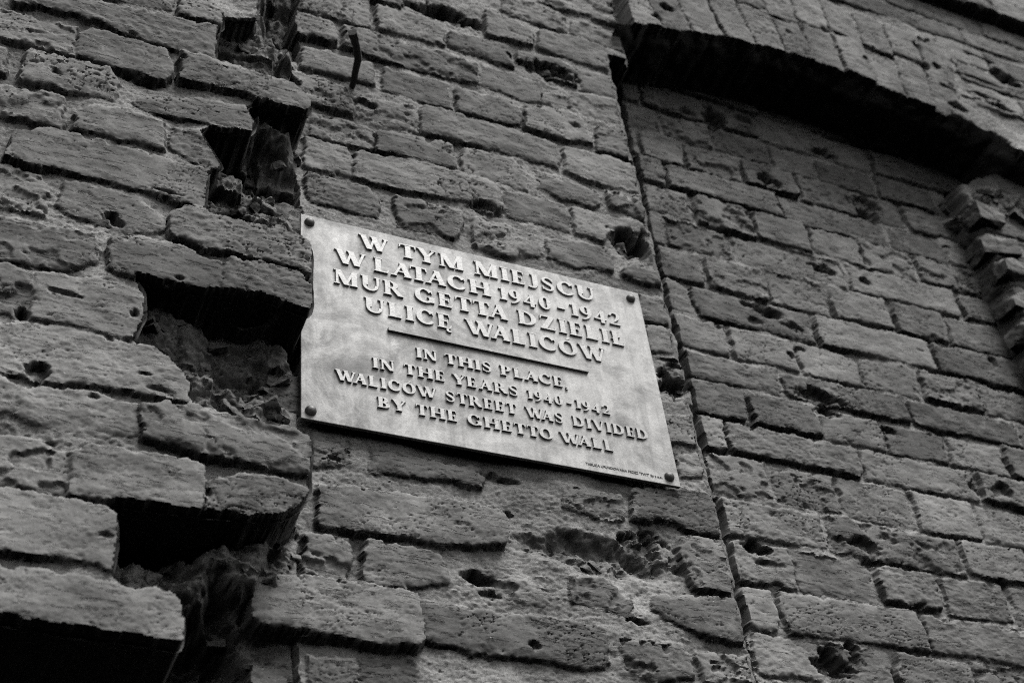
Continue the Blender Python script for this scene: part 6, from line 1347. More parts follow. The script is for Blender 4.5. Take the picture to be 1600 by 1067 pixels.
rng = random.Random(21)
for (g, off, poly) in BRICKS:
    pa = np.array(poly)
    x0, z0 = pa.min(0) - 0.014; x1, z1 = pa.max(0) + 0.014
    i0, i1 = np.searchsorted(xs, [x0, x1]); j0, j1 = np.searchsorted(zs, [z0, z1])
    rr = [rng.random() for _ in range(12)]
    if i1 - i0 < 2 or j1 - j0 < 2: continue
    sl = (slice(j0, j1), slice(i0, i1))
    r = reg[sl]
    ok = np.isin(r, REG[g])
    if not ok.any(): continue
    sd = poly_sdf(XW[sl] + 0.0004 * GRIT[sl], ZW[sl] + 0.0004 * GRIT[sl], poly)
    sd = sd + (0.0036 if g == 'N' else 0.0046) + 0.0018 * MED[sl]
    sd = sd - 0.014 * np.clip(0.55 * W2[sl] + 0.55 * BIG[sl] - 0.30, 0, 1)
    lvl = LEVEL[REG[g][-1]]
    cxm, czm = pa.mean(0)
    if off is None:
        off = (rr[0] - 0.5) * {'L': 0.006, 'P': 0.006, 'N': 0.009, 'T': 0.003, 'R': 0.006, 'C': 0.004}[g]
    ew = 0.0014 + 0.0014 * rr[1]
    vv = (Z[sl] - czm) / (0.5 * (pa[:, 1].max() - pa[:, 1].min()))
    ew = ew + 0.0036 * rr[5] * sstep(0.1, 0.8, vv)
    mk = sstep(-0.0012, ew, sd)
    rnd = (0.0012 + 0.0026 * rr[2]) * np.exp(-np.clip(sd, 0, 1) / (0.0022 + 0.003 * rr[3]))
    tilt = (rr[4] - 0.5) * 0.03 * (X[sl] - cxm) + (rr[5] - 0.5) * 0.10 * (Z[sl] - czm)
    lam = 0.25 + 0.75 * rr[6]
    rough = rr[7] ** 2
    face = lvl + off + tilt + 0.0014 * BIG[sl] + (0.00012 + 0.0003 * rough) * GRIT[sl] + (0.00015 + 0.0009 * rough) * MED[sl]
    face -= lam * 0.0030 * CRACK[sl] * PATCH[sl]
    face -= 0.0026 * CRACK2[sl] * PATCH2[sl]
    face -= 0.0030 * PIT[sl] * rr[10] + 0.006 * PIT2[sl] * rr[8]
    # spalled patch on some faces
    if rr[9] > 0.72 and g != 'T':
        sp = sstep(0.05, 0.35, BIG[sl] * (1 if rr[10] > 0.5 else -1) + 0.3 * W1[sl])
        face -= sp * (0.002 + 0.004 * rr[11]) * (0.9 + 0.3 * MED[sl])
    face -= rnd
    new = H[sl] + (face - H[sl]) * mk
    # let a little mortar smear over the brick edges where the joint is full
    new = np.maximum(new, np.where(mk < 0.9, H[sl], -1))
    H[sl] = np.where(ok, new, H[sl])
    smear_rim = np.clip(0.9 * PATCH2[sl] * sstep(0.016, 0.002, sd) * (0.5 + 0.8 * MED[sl]), 0, 1)
    smear_rim = np.maximum(smear_rim, 0.75 * sstep(0.55, 0.80, vv) * sstep(0.0075, 0.0015, sd) * np.clip(0.6 + 0.8 * W1[sl] + 0.5 * MED[sl], 0, 1))   # pale rim painted on the top arrises, as if lit from above
    MORTAR[sl] = np.where(ok, np.clip(MORTAR[sl] * (1 - mk) + smear_rim * mk, 0, 1), MORTAR[sl])
    TINT[sl] = np.where(ok & (mk > 0.05), np.clip(0.5 + (rr[8] - 0.5) * 0.8 + 0.25 * LOW[sl], 0, 1), TINT[sl])
    RAW[sl] = np.where(ok, RAW[sl] * (1 - mk), RAW[sl])

for (g, cx_, cz_, ra, rb, dep) in DAMAGE:
    if g != 'T' and dep < (0.009 if g == 'L' else 0.0141): continue
    if g != 'T' and dep < 0.02: dep *= 0.7
    if g == 'N': dep *= 0.8
    q_ = 1.0 if ra > 0.08 else 0.92 if dep >= 0.02 else 0.62 if dep < 0.0125 else 0.78
    ra *= q_; rb *= q_; dep = min(dep * 0.75, 0.034)
    i0, i1 = np.searchsorted(xs, [cx_ - ra * 1.6, cx_ + ra * 1.6]); j0, j1 = np.searchsorted(zs, [cz_ - rb * 1.6, cz_ + rb * 1.6])
    if i1 - i0 < 2 or j1 - j0 < 2: continue
    sl = (slice(j0, j1), slice(i0, i1))
    ok = np.isin(reg[sl], REG[g])
    u = (X[sl] - cx_) / ra; v = (Z[sl] - cz_ + 0.06 * (X[sl] - cx_)) / rb
    big = dep >= 0.02
    wa, wb, wc = (0.12, 0.025, 0.10) if ra > 0.06 else (0.22, 0.07, 0.30) if big else (0.45, 0.20, 0.25)
    rr_ = np.maximum(np.abs(u) * 0.75 + np.abs(v) * 0.75, np.sqrt(u * u + v * v) * 0.9) + wa * W1[sl] + wb * MED[sl] + wa * 0.7 * W2[sl] + wc * BIG[sl]
    vt = v + 0.5 * W2[sl] + 0.25 * MED[sl]
    k = sstep(1.12, 0.58 if ra < 0.06 else 0.5, rr_)
    d = k * (dep * (0.18 + 0.82 * sstep(-1.0, 0.75, vt)) + (0.0045 if big else 0.0015) * RUB[sl] + 0.0010 * MED[sl])     # deepest under its upper lip
    H[sl] = np.where(ok, H[sl] - np.clip(d, 0, None), H[sl])
    RAW[sl] = np.where(ok, np.maximum(RAW[sl], 0.5 * k), RAW[sl])

pe = pil_edge
ce = (reg == 2) & (X > 0.45)
# a smeared mortar fillet runs down the worn corner beside the last bricks
sw = 0.0135 + 0.0035 * W2
tt = np.clip((X - pe + sw) / sw, 0, 1)
fil = ce & (tt > 0)
H = np.where(fil, np.minimum(H, -0.012 - 0.0105 * tt + 0.0012 * MED + 0.0015 * W1 - 0.004 * sstep(0.25, 0.0, tt)), H).astype(np.float32)
MORTAR = np.where(fil, np.clip(0.35 + 0.5 * W1, 0, 1), MORTAR).astype(np.float32)
RAW = np.where(fil, np.clip(0.55 + 0.5 * W2, 0, 1), RAW).astype(np.float32)

# soften the one-cell cliffs between regions a little
Hp = np.pad(H, 1, mode='edge')
Hs = (Hp[:-2, 1:-1] + Hp[2:, 1:-1] + Hp[1:-1, :-2] + Hp[1:-1, 2:] + 2 * H) / 6.0
jump = np.abs(Hs - H) > 0.004
H = np.where(jump, Hs, H)

# ------------------------------------------------------------------ relief grid -> one mesh per part of the wall
brick_wall = empty('brick_wall', (0, 0, 0))
brick_wall['label'] = 'old weathered brick wall with broken edges, a pilaster and an arched recess'
brick_wall['category'] = 'wall'

nz, nx = X.shape
fk = near[:-1, :-1] & near[1:, :-1] & near[:-1, 1:] & near[1:, 1:]
# a face on a cliff belongs to the side that stands further out
hs = np.stack([H0[:-1, :-1], H0[1:, :-1], H0[:-1, 1:], H0[1:, 1:]])
rs = np.stack([reg[:-1, :-1], reg[1:, :-1], reg[:-1, 1:], reg[1:, 1:]])
frg = np.take_along_axis(rs, hs.argmax(0)[None], 0)[0]
PART = {0: 0, 1: 0, 2: 1, 3: 2, 4: 3, 5: 4, 6: 5, 7: 2}
fpart = np.vectorize(PART.get)(frg)
vid = np.arange(nz * nx).reshape(nz, nx)
quads = np.stack([vid[:-1, :-1], vid[:-1, 1:], vid[1:, 1:], vid[1:, :-1]], -1)
co = np.stack([X.ravel(), -H.ravel(), Z.ravel() + Z0], -1).astype(np.float32)
BACK = 0.20

def relief_part(name, pid, label=None):
    sel = fk & (fpart == pid)
    q = quads[sel]
    # skirt: the outer border of the relief goes straight back into the wall
    p = np.pad(fk, 1)
    sk = []
    for (dj, di, a, b) in ((-1, 0, 0, 1), (0, 1, 1, 2), (1, 0, 2, 3), (0, -1, 3, 0)):
        nb = p[1 + dj:p.shape[0] - 1 + dj, 1 + di:p.shape[1] - 1 + di]
        s = sel & ~nb
        sk.append(quads[s][:, [b, a]])
    sk = np.concatenate(sk)
    used, inv = np.unique(q, return_inverse=True)
    q2 = inv.reshape(-1, 4)
    v = co[used]
    if len(sk):
        su, si = np.unique(sk, return_inverse=True); si = si.reshape(-1, 2)
        vb = co[su].copy(); vb[:, 1] = BACK
        look = np.searchsorted(used, sk)
        nb0 = len(v)
        v = np.concatenate([v, vb])
        q2 = np.concatenate([q2, np.stack([look[:, 0], look[:, 1], si[:, 1] + nb0, si[:, 0] + nb0], -1)])
    me = bpy.data.meshes.new(name)
    me.vertices.add(len(v)); me.vertices.foreach_set('co', v.astype(np.float32).ravel())
    nf = len(q2)
    me.loops.add(nf * 4); me.loops.foreach_set('vertex_index', q2.astype(np.int32).ravel())
    me.polygons.add(nf); me.polygons.foreach_set('loop_start', np.arange(0, nf * 4, 4, dtype=np.int32))
    me.update(calc_edges=True)
    me.polygons.foreach_set('use_smooth', np.ones(nf, bool))
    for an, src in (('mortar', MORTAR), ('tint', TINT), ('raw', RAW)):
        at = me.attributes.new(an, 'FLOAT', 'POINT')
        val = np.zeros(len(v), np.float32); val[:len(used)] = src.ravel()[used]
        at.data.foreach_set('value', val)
    me.set_sharp_from_angle(angle=math.radians(48))
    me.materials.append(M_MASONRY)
    o = bpy.data.objects.new(name, me)
    COL.objects.link(o)
    o.parent = brick_wall
    if label: o['label'] = label
    return o

relief_part('projecting_masonry', 0, 'proud brickwork with a broken, toothed right edge and deep cavities')
# ------------------------------------------------------------------ true undersides and broken flanks: strips with 3-D noise that cover the relief's steep drops
from mathutils import noise as mnoise
def flank(path, y0, y1, off0, amp, joint=None, step=0.0032, scale=60, out=0.0035, seed=0.0, jdep=0.004, tooth=0.0, grow=0.016):
    pts = []
    for (ax, az), (bx, bz) in zip(path, path[1:]):
        L = math.hypot(bx - ax, bz - az); n = max(1, int(L / step))
        for i in range(n):
            t = i / n; pts.append((ax + (bx - ax) * t, az + (bz - az) * t))
    pts.append(path[-1])
    P = np.array(pts); T = np.gradient(P, axis=0); 
    for _ in range(3):
        T[1:-1] = (T[:-2] + T[1:-1] * 2 + T[2:]) / 4
    T /= np.linalg.norm(T, axis=1)[:, None] + 1e-9
    N = np.stack([T[:, 1], -T[:, 0]], 1)          # to the right of the walking direction = outwards
    ny = max(2, int((y1 - y0) / step))
    V = []; s = 0.0
    for i, (p, nn) in enumerate(zip(P, N)):
        if i: s += math.hypot(*(P[i] - P[i - 1]))
        for j in range(ny + 1):
            y = y0 + (y1 - y0) * j / ny
            d = y - y0
            q = Vector((p[0] * scale + seed, y * scale, p[1] * scale))
            f = mnoise.fractal(q, 0.9, 2.1, 5) * amp + abs(mnoise.noise(q * 0.45)) * amp * 1.2
            o = off0 + (out - off0) * min(1, d / grow) + f * min(1, 0.15 + d / 0.014)
            if joint:
                o += tooth * (math.sin(12.9898 * int(s / joint + 0.5)) * 43758.5453 % 1.0 - 0.5)
                k = abs(((s / joint + 0.5) % 1.0) - 0.5) * joint
                o -= jdep * math.exp(-(k / 0.0075) ** 2)
            V.append((p[0] + nn[0] * o, y, p[1] + nn[1] * o + Z0))
    F = []
    m_ = ny + 1
    for i in range(len(P) - 1):
        for j in range(ny):
            F.append((i * m_ + j, (i + 1) * m_ + j, (i + 1) * m_ + j + 1, i * m_ + j + 1))
    return V, F

def chunk(c, r, seed, flat=False):
    b = bmesh.new()
    bmesh.ops.create_cube(b, size=1.0)
    bmesh.ops.subdivide_edges(b, edges=b.edges[:], cuts=9, use_grid_fill=True)
    rg_ = random.Random(seed)
    sx, sy, sz = r * rg_.uniform(0.8, 1.9), r * rg_.uniform(0.7, 1.2), r * rg_.uniform(0.5, 1.0)
    from mathutils import Euler
    if flat:
        sx, sy, sz = r * 1.5, r * 1.2, r * 0.98
    rot = Euler((0.05, 0.05, rg_.uniform(-0.3, 0.3))).to_matrix() if flat else Euler((rg_.uniform(-0.7, 0.7), rg_.uniform(-0.5, 0.5), rg_.uniform(-0.9, 0.9))).to_matrix()
    nz_ = 0.13 if flat else 0.30
    cuts = [] if r < 0.0 else [(Vector((rg_.uniform(-1, 1), rg_.uniform(-1, 1), rg_.uniform(-1, 1))).normalized(), rg_.uniform(0.46, 0.72)) for _ in range(6)]
    V = []
    for v in b.verts:
        p = v.co.copy()
        for n_, d_ in cuts:
            e = p.dot(n_) - d_
            if e > 0: p -= n_ * e
        p = Vector((p.x * sx, p.y * sy, p.z * sz)) * 1.7
        q = p * 90 + Vector((seed * 3.1, 0, 0))
        p += p.normalized() * (mnoise.fractal(q, 0.75, 2.1, 5) * r * nz_)
        p = rot @ p
        V.append((c[0] + p.x, c[1] + p.y, c[2] + p.z + Z0))
    b.verts.index_update()
    F = [tuple(v.index for v in f.verts) for f in b.faces]
    b.free()
    return V, F

def masonry_mesh(name, sets, label, mortar=0.0, tint_=0.4, raw=0.7):
    V, F = [], []
    for v, f in sets:
        k = len(V); V += v; F += [tuple(i + k for i in t) for t in f]
    o = mesh_obj(name, V, F, M_MASONRY, brick_wall, smooth=True)
    for an, val in (('mortar', mortar), ('tint', tint_), ('raw', raw)):
        at = o.data.attributes.new(an, 'FLOAT', 'POINT')
        if callable(val):
            arr = np.array([val(Vector(v)) for v in V], np.float32)
        else:
            arr = np.full(len(V), val, np.float32)
        at.data.foreach_set('value', arr)
    o.data.set_sharp_from_angle(angle=math.radians(50))
    if label: o['label'] = label
    return o

edge = [p for p in PIER_OUTLINE[1:-1]]
rgc = random.Random(8)
chunks = []
def h_at(x, z):
    j = min(max(int(np.searchsorted(zs, z)), 0), len(zs) - 1); i = min(max(int(np.searchsorted(xs, x)), 0), len(xs) - 1)
    return float(H[j, i]), int(reg[j, i])
tries = 0
while len(chunks) < 95 and tries < 6000:
    tries += 1
    x = rgc.uniform(-0.30, -0.004); z = rgc.uniform(-0.42, 0.70)
    h, r_ = h_at(x, z)
    if r_ != 1 or any(h_at(x + a, z + b)[1] not in (1, 2) for a, b in ((-.012, 0), (.008, 0), (0, .012), (0, -.008))): continue
    rad = rgc.choice([0.004, 0.006, 0.007, 0.009, 0.013])
    if x > -0.02: rad = min(rad, 0.009)
    chunks.append(chunk((x, -h + rad * 0.25, z), rad, 100 + tries))
spots = [(c[1], c[2]) for c in DAMAGE if (c[0] == 'P' and c[5] >= 0.025) or (c[0] == 'N' and c[5] >= 0.035)]
for (x, z) in spots:
    for _ in range(4):
        xx, zz = x + rgc.uniform(-.03, .03), z + rgc.uniform(-.016, .012)
        h, r_ = h_at(xx, zz)
        if (r_ == 2 and h > -0.022) or (r_ == 3 and h > -0.122) or r_ not in (2, 3): continue
        rad = rgc.choice([0.005, 0.007, 0.009])
        chunks.append(chunk((xx, -h + rad * 0.3, zz), rad, 900 + len(chunks)))
for _ in range(26):
    xx, zz = rgc.uniform(1.33, 1.50), rgc.uniform(0.86, 0.93)
    h, r_ = h_at(xx, zz)
    rad = rgc.choice([0.008, 0.012, 0.016])
    chunks.append(chunk((xx, -h + rad * 0.2, zz), rad, 1500 + _))
for k in range(9):                                     # rounded broken brick ends of the jamb
    zz = 0.835 - 0.0715 * k
    chunks.append(chunk((JAMB_X + rgc.uniform(0.006, 0.020), 0.066 + rgc.uniform(-0.006, 0.008), zz), rgc.uniform(0.024, 0.030), 1800 + k, flat=True))
mort_noise = lambda v: 0.8 if mnoise.noise(v * 22) > 0.12 else 0.05
masonry_mesh('rubble', chunks, 'crumbled brick and mortar lodged in the broken cavities', mortar=mort_noise, raw=0.45)
masonry_mesh('broken_flank', [flank(edge, -0.0530, 0.075, -0.0030, 0.0050, None, out=0.0058)], 'rough broken ends and undersides of the proud bricks', mortar=mort_noise, raw=0.6)
acurve = [(p[0], p[1] + 0.001) for p in ARCH_CURVE]
masonry_mesh('soffit', [flank(acurve, -0.0140, 0.135, -0.0040, 0.0030, 0.072, step=0.0045, scale=45, out=0.0050, grow=0.030), flank([(JAMB_X - 0.002, 0.8709), (JAMB_X - 0.004, 0.4), (JAMB_X - 0.004, -0.6)], 0.054, 0.135, -0.004, 0.0085, 0.0715, step=0.0040, scale=26, out=0.005, jdep=0.010, tooth=0.013)], 'shaded underside of the arch', mortar=0.1, raw=0.3)

relief_part('pilaster', 1, 'flat brick pilaster that carries the metal plaque')
relief_part('recessed_panel', 2, 'brick panel set back under the arch')
relief_part('arch', 3, 'arch of upright bricks over the recess')
relief_part('jamb', 4, 'brick jamb with jagged teeth at the right of the recess')
relief_part('cornice', 5, 'projecting brick course above the arch')

def box(name, lo, hi, mat, parent=None):
    x0, y0, z0 = lo; x1, y1, z1 = hi
    v = [(x0, y0, z0), (x1, y0, z0), (x1, y1, z0), (x0, y1, z0), (x0, y0, z1), (x1, y0, z1), (x1, y1, z1), (x0, y1, z1)]
    f = [(0, 3, 2, 1), (4, 5, 6, 7), (0, 1, 5, 4), (1, 2, 6, 5), (2, 3, 7, 6), (3, 0, 4, 7)]
    return mesh_obj(name, v, f, mat, parent)

box('wall_core', (-2.4, 0.15, 0.0), (4.2, 0.60, 5.2), M_CORE, brick_wall)
# ------------------------------------------------------------------ pavement at the foot of the wall (below the frame)
pv = mesh_obj('pavement', [(-60, -60, 0), (60, -60, 0), (60, 0.149, 0), (-60, 0.149, 0)], [(0, 1, 2, 3)], M_PAVE)
pv['kind'] = 'structure'

# ------------------------------------------------------------------ the plaque
PW, PH, PT = 0.500, 0.341, 0.005
plaque = empty('plaque', (0, 0, Z0))
plaque['label'] = 'pale metal memorial plaque with raised capital letters and four domed bolts'
plaque['category'] = 'plaque'

bm = bmesh.new()
def bm_box(bm, lo, hi):
    r = bmesh.ops.create_cube(bm, size=1.0)
    for v in r['verts']:
        v.co = Vector([lo[i] + (v.co[i] + 0.5) * (hi[i] - lo[i]) for i in range(3)])
bm_box(bm, (0, 0, 0), (PW, PT, PH))
bmesh.ops.bevel(bm, geom=list(bm.edges), offset=0.0007, segments=2, affect='EDGES', profile=0.6)
me = bpy.data.meshes.new('plate'); bm.to_mesh(me); bm.free()
me.materials.append(M_BRASS)
plate = bpy.data.objects.new('plate', me); COL.objects.link(plate); plate.parent = plaque

# glyph strokes in units of the cap height; each stroke is a polygon (list of points) or a strip
TH, TN, SE = 0.240, 0.108, 0.068
def para(x0, y0, x1, y1, w):                      # slanted stroke with level ends, w measured along x
    return [(x0, y0), (x0 + w, y0), (x1 + w, y1), (x1, y1)]
def rect(x0, y0, x1, y1):
    return [(x0, y0), (x1, y0), (x1, y1), (x0, y1)]
def serif(x0, x1, y, up):                         # flat slab with slightly flared ends
    y2 = y + SE if up else y - SE
    return [(x0, y), (x1, y), (x1 - 0.025, y2), (x0 + 0.025, y2)]
def stem(x, w=TH, ext=0.075, y0=0.0, y1=1.0, bot=True, top=True):
    s = [[(x, y0), (x + w, y0), (x + w * 0.96, 0.5 * (y0 + y1)), (x + w, y1), (x, y1), (x + w * 0.04, 0.5 * (y0 + y1))]]
    if bot: s.append(serif(x - ext, x + w + ext, y0, True))
    if top: s.append(serif(x - ext, x + w + ext, y1, False))
    return s
def ring(cx, cy, rx, ry, a0, a1, th=TH, tn=TN, n=26, axis=0.0):
    """Curved stroke; thick where it runs upright, thin at top and bottom."""
    out, inn = [], []
    for i in range(n + 1):
        a = math.radians(a0 + (a1 - a0) * i / n)
        k = abs(math.cos(a - math.radians(axis))) ** 1.5
        w = tn + (th - tn) * k
        out.append((cx + rx * math.cos(a), cy + ry * math.sin(a)))
        inn.append((cx + (rx - w) * math.cos(a), cy + (ry - w * 0.92) * math.sin(a)))
    return ('strip', out, inn)
def curve(pts, ws):
    """Free stroke along points with a width at each."""
    out, inn = [], []
    n = len(pts)
    for i in range(n):
        a = pts[max(0, i - 1)]; b = pts[min(n - 1, i + 1)]
        dx, dy = b[0] - a[0], b[1] - a[1]; L = math.hypot(dx, dy)
        nx_, ny_ = -dy / L, dx / L
        out.append((pts[i][0] + nx_ * ws[i] / 2, pts[i][1] + ny_ * ws[i] / 2))
        inn.append((pts[i][0] - nx_ * ws[i] / 2, pts[i][1] - ny_ * ws[i] / 2))
    return ('strip', out, inn)
def bez(p0, p1, p2, p3, n=10):
    r = []
    for i in range(n + 1):
        t = i / n; u = 1 - t
        r.append(tuple(u ** 3 * p0[k] + 3 * u * u * t * p1[k] + 3 * u * t * t * p2[k] + t ** 3 * p3[k] for k in (0, 1)))
    return r

def glyph(c):
    """-> (advance width, strokes)"""
    E_ = lambda: stem(0.07, ext=0.06) + [rect(0.07, 1 - SE * 1.15, 0.56, 0.997), rect(0.07, 0.003, 0.60, SE * 1.15), rect(0.2, 0.475, 0.47, 0.475 + SE),
                                [(0.50, 0.997), (0.56, 0.997), (0.575, 0.76), (0.545, 0.76)], [(0.53, 0.003), (0.60, 0.003), (0.64, 0.25), (0.60, 0.25)], [(0.44, 0.38), (0.48, 0.38), (0.48, 0.63), (0.44, 0.63)]]
    L_ = lambda: stem(0.07, ext=0.06) + [rect(0.07, 0.003, 0.58, SE * 1.15), [(0.51, 0.003), (0.58, 0.003), (0.62, 0.25), (0.585, 0.25)]]
    O_ = lambda: [ring(0.43, 0.5, 0.43, 0.52, 0, 360, n=40, axis=8)]
    if c == 'I': return 0.355, stem(0.075)
    if c == 'L': return 0.63, L_()
    if c == 'Ł': return 0.63, L_() + [para(-0.02, 0.40, 0.36, 0.62, 0.10)]
    if c == 'E': return 0.64, E_()
    if c == 'Ę':
        og = bez((0.52, 0.03), (0.40, -0.06), (0.42, -0.24), (0.62, -0.19))
        return 0.64, E_() + [curve(og, [0.06 + 0.05 * math.sin(math.pi * i / 10) for i in range(11)])]
    if c == 'T': return 0.72, stem(0.2575, top=False) + [rect(0.02, 1 - SE * 1.2, 0.70, 0.997), [(0.0, 0.74), (0.035, 0.74), (0.10, 0.997), (0.02, 0.997)], [(0.685, 0.74), (0.72, 0.74), (0.70, 0.997), (0.62, 0.997)]]
    if c == 'H': return 0.93, stem(0.075) + stem(0.65) + [rect(0.2, 0.46, 0.72, 0.46 + SE * 1.3)]
    if c == 'A': return 0.86, [para(0.36, 0.997, 0.60, 0.0, TH), para(0.44, 0.99, 0.09, 0.0, TN), rect(0.20, 0.30, 0.66, 0.30 + SE * 1.2), serif(0.0, 0.26, 0, True), serif(0.53, 0.87, 0, True)]
    if c == 'W': return 1.30, [para(0.06, 1.0, 0.34, 0.0, TH), para(0.66, 0.99, 0.43, 0.0, TN), para(0.54, 1.0, 0.80, 0.0, TH), para(1.15, 0.99, 0.89, 0.0, TN), serif(0.0, 0.33, 1, False), serif(0.5, 0.80, 1, False), serif(1.06, 1.31, 1, False)]
    if c == 'V': return 0.88, [para(0.06, 1.0, 0.36, 0.0, TH), para(0.72, 0.99, 0.45, 0.0, TN), serif(0.0, 0.33, 1, False), serif(0.64, 0.90, 1, False)]
    if c == 'Y': return 0.84, [para(0.05, 1.0, 0.31, 0.42, TH), para(0.70, 0.99, 0.42, 0.44, TN), rect(0.315, 0, 0.315 + TH, 0.47), serif(0.23, 0.60, 0, True), serif(0.0, 0.31, 1, False), serif(0.60, 0.86, 1, False)]
    if c == 'M': return 1.06, [rect(0.09, 0, 0.09 + TN, 0.99), para(0.07, 0.997, 0.44, 0.0, TH), para(0.80, 0.99, 0.50, 0.06, TN), rect(0.78, 0, 0.78 + TH, 0.995), serif(0.0, 0.27, 0, True), serif(0.70, 1.06, 0, True), serif(0.0, 0.25, 1, False), serif(0.78, 1.06, 1, False)]
    if c == 'N': return 0.90, [rect(0.09, 0, 0.09 + TN, 0.99), para(0.05, 1.0, 0.58, 0.0, TH), rect(0.71, 0.0, 0.71 + TN, 1.0), serif(0.0, 0.27, 0, True), serif(0.0, 0.2, 1, False), serif(0.62, 0.90, 1, False)]
    if c in 'OÓ':
        s = O_()
        if c == 'Ó': s = s + [para(0.46, 1.24, 0.36, 1.07, 0.13)]
        return 0.86, s
    if c == 'C': return 0.78, [ring(0.43, 0.5, 0.43, 0.52, 42, 322, n=34, axis=8), [(0.72, 0.70), (0.755, 0.70), (0.755, 0.98), (0.72, 0.92)]]
    if c == 'G': return 0.86, [ring(0.43, 0.5, 0.43, 0.52, 42, 318, n=34, axis=8), [(0.72, 0.70), (0.755, 0.70), (0.755, 0.98), (0.72, 0.92)], rect(0.61, 0.06, 0.61 + TH * 0.95, 0.44), serif(0.53, 0.88, 0.44, False)]
    if c == 'D': return 0.86, stem(0.07, ext=0.06) + [ring(0.33, 0.5, 0.53, 0.5, -90, 90, n=24), rect(0.2, 0.913, 0.34, 0.995), rect(0.2, 0.005, 0.34, 0.087)]
    if c == 'P': return 0.70, stem(0.07) + [ring(0.35, 0.72, 0.33, 0.277, -90, 90, n=20), rect(0.2, 0.925, 0.36, 0.995), rect(0.2, 0.443, 0.36, 0.52)]
    if c == 'B': return 0.74, stem(0.07, ext=0.06) + [ring(0.33, 0.75, 0.31, 0.247, -90, 90, n=20), ring(0.35, 0.265, 0.37, 0.262, -90, 90, n=20), rect(0.2, 0.92, 0.34, 0.994), rect(0.2, 0.472, 0.36, 0.54), rect(0.2, 0.006, 0.36, 0.08)]
    if c == 'R': return 0.86, stem(0.07) + [ring(0.35, 0.73, 0.33, 0.267, -90, 90, n=20), rect(0.2, 0.925, 0.36, 0.995), rect(0.2, 0.463, 0.37, 0.535), para(0.34, 0.50, 0.64, 0.0, TH), serif(0.66, 0.90, 0, True)]
    if c == 'U': return 0.88, [rect(0.08, 0.36, 0.08 + TH, 0.997), rect(0.70, 0.36, 0.70 + TN, 0.995), ring(0.4325, 0.37, 0.3525, 0.39, 180, 360, th=0.16, tn=0.10, n=24), serif(0.0, 0.36, 1, False), serif(0.60, 0.88, 1, False)]
    if c == 'J': return 0.46, [rect(0.17, 0.15, 0.17 + TH, 0.997), serif(0.09, 0.45, 1, False), curve(bez((0.275, 0.20), (0.28, -0.02), (0.15, -0.05), (-0.02, 0.04)), [0.20, 0.19, 0.18, 0.17, 0.155, 0.14, 0.13, 0.125, 0.125, 0.13, 0.10])]
    if c == 'S':
        p = bez((0.52, 0.80), (0.42, 1.05), (0.06, 1.00), (0.10, 0.74)) + bez((0.10, 0.74), (0.13, 0.54), (0.50, 0.52), (0.51, 0.27))[1:] + bez((0.51, 0.27), (0.52, -0.04), (0.14, -0.06), (0.05, 0.20))[1:]
        w = [0.075 + 0.125 * math.exp(-((i - 15) / 6.5) ** 2) for i in range(len(p))]
        return 0.60, [curve(p, w), [(0.50, 0.70), (0.54, 0.70), (0.54, 0.97), (0.50, 0.92)], [(0.03, 0.02), (0.07, 0.08), (0.07, 0.31), (0.03, 0.31)]]
    if c == 'Z': return 0.76, [para(0.48, 0.98, 0.04, 0.02, TH + 0.03), rect(0.06, 1 - SE * 1.2, 0.70, 0.996), rect(0.05, 0.004, 0.73, SE * 1.2), [(0.05, 0.74), (0.085, 0.74), (0.15, 0.996), (0.06, 0.996)], [(0.66, 0.004), (0.73, 0.004), (0.76, 0.27), (0.72, 0.27)]]
    if c == '1': return 0.42, [rect(0.14, 0, 0.14 + TH * 0.9, 0.92), serif(0.04, 0.42, 0, True), [(0.02, 0.82), (0.06, 0.77), (0.30, 0.86), (0.32, 0.92)]]
    if c == '0': return 0.64, [ring(0.31, 0.46, 0.31, 0.48, 0, 360, n=32)]
    if c == '4': return 0.64, [rect(0.32, -0.08, 0.32 + TH * 0.85, 0.84), rect(0.0, 0.16, 0.63, 0.16 + SE * 1.5), para(0.36, 0.84, 0.0, 0.17, 0.085)]
    if c == '9':
        tail = bez((0.50, 0.52), (0.50, 0.20), (0.32, -0.04), (0.08, -0.10))
        return 0.62, [ring(0.29, 0.60, 0.29, 0.32, 0, 360, n=30), curve(tail, [0.17, 0.165, 0.16, 0.15, 0.14, 0.125, 0.11, 0.10, 0.085, 0.075, 0.06])]
    if c == '2':
        p = bez((0.06, 0.66), (0.10, 0.98), (0.56, 0.98), (0.48, 0.60)) + bez((0.48, 0.60), (0.42, 0.38), (0.20, 0.22), (0.06, 0.05))[1:]
        w = [0.10 - 0.02 * min(1, i / 4) + 0.10 * math.exp(-((i - 10) / 4.0) ** 2) for i in range(len(p))]
        return 0.60, [curve(p, w), rect(0.02, 0.0, 0.58, 0.10)]
    if c == '-': return 0.32, [rect(0.0, 0.30, 0.32, 0.40)]
    if c == ',': return 0.20, [ring(0.10, 0.06, 0.095, 0.095, 0, 360, th=0.092, tn=0.092, n=16), curve(bez((0.15, 0.06), (0.16, -0.06), (0.10, -0.14), (0.0, -0.17)), [0.09 - 0.006 * i for i in range(11)])]
    return 0.4, []

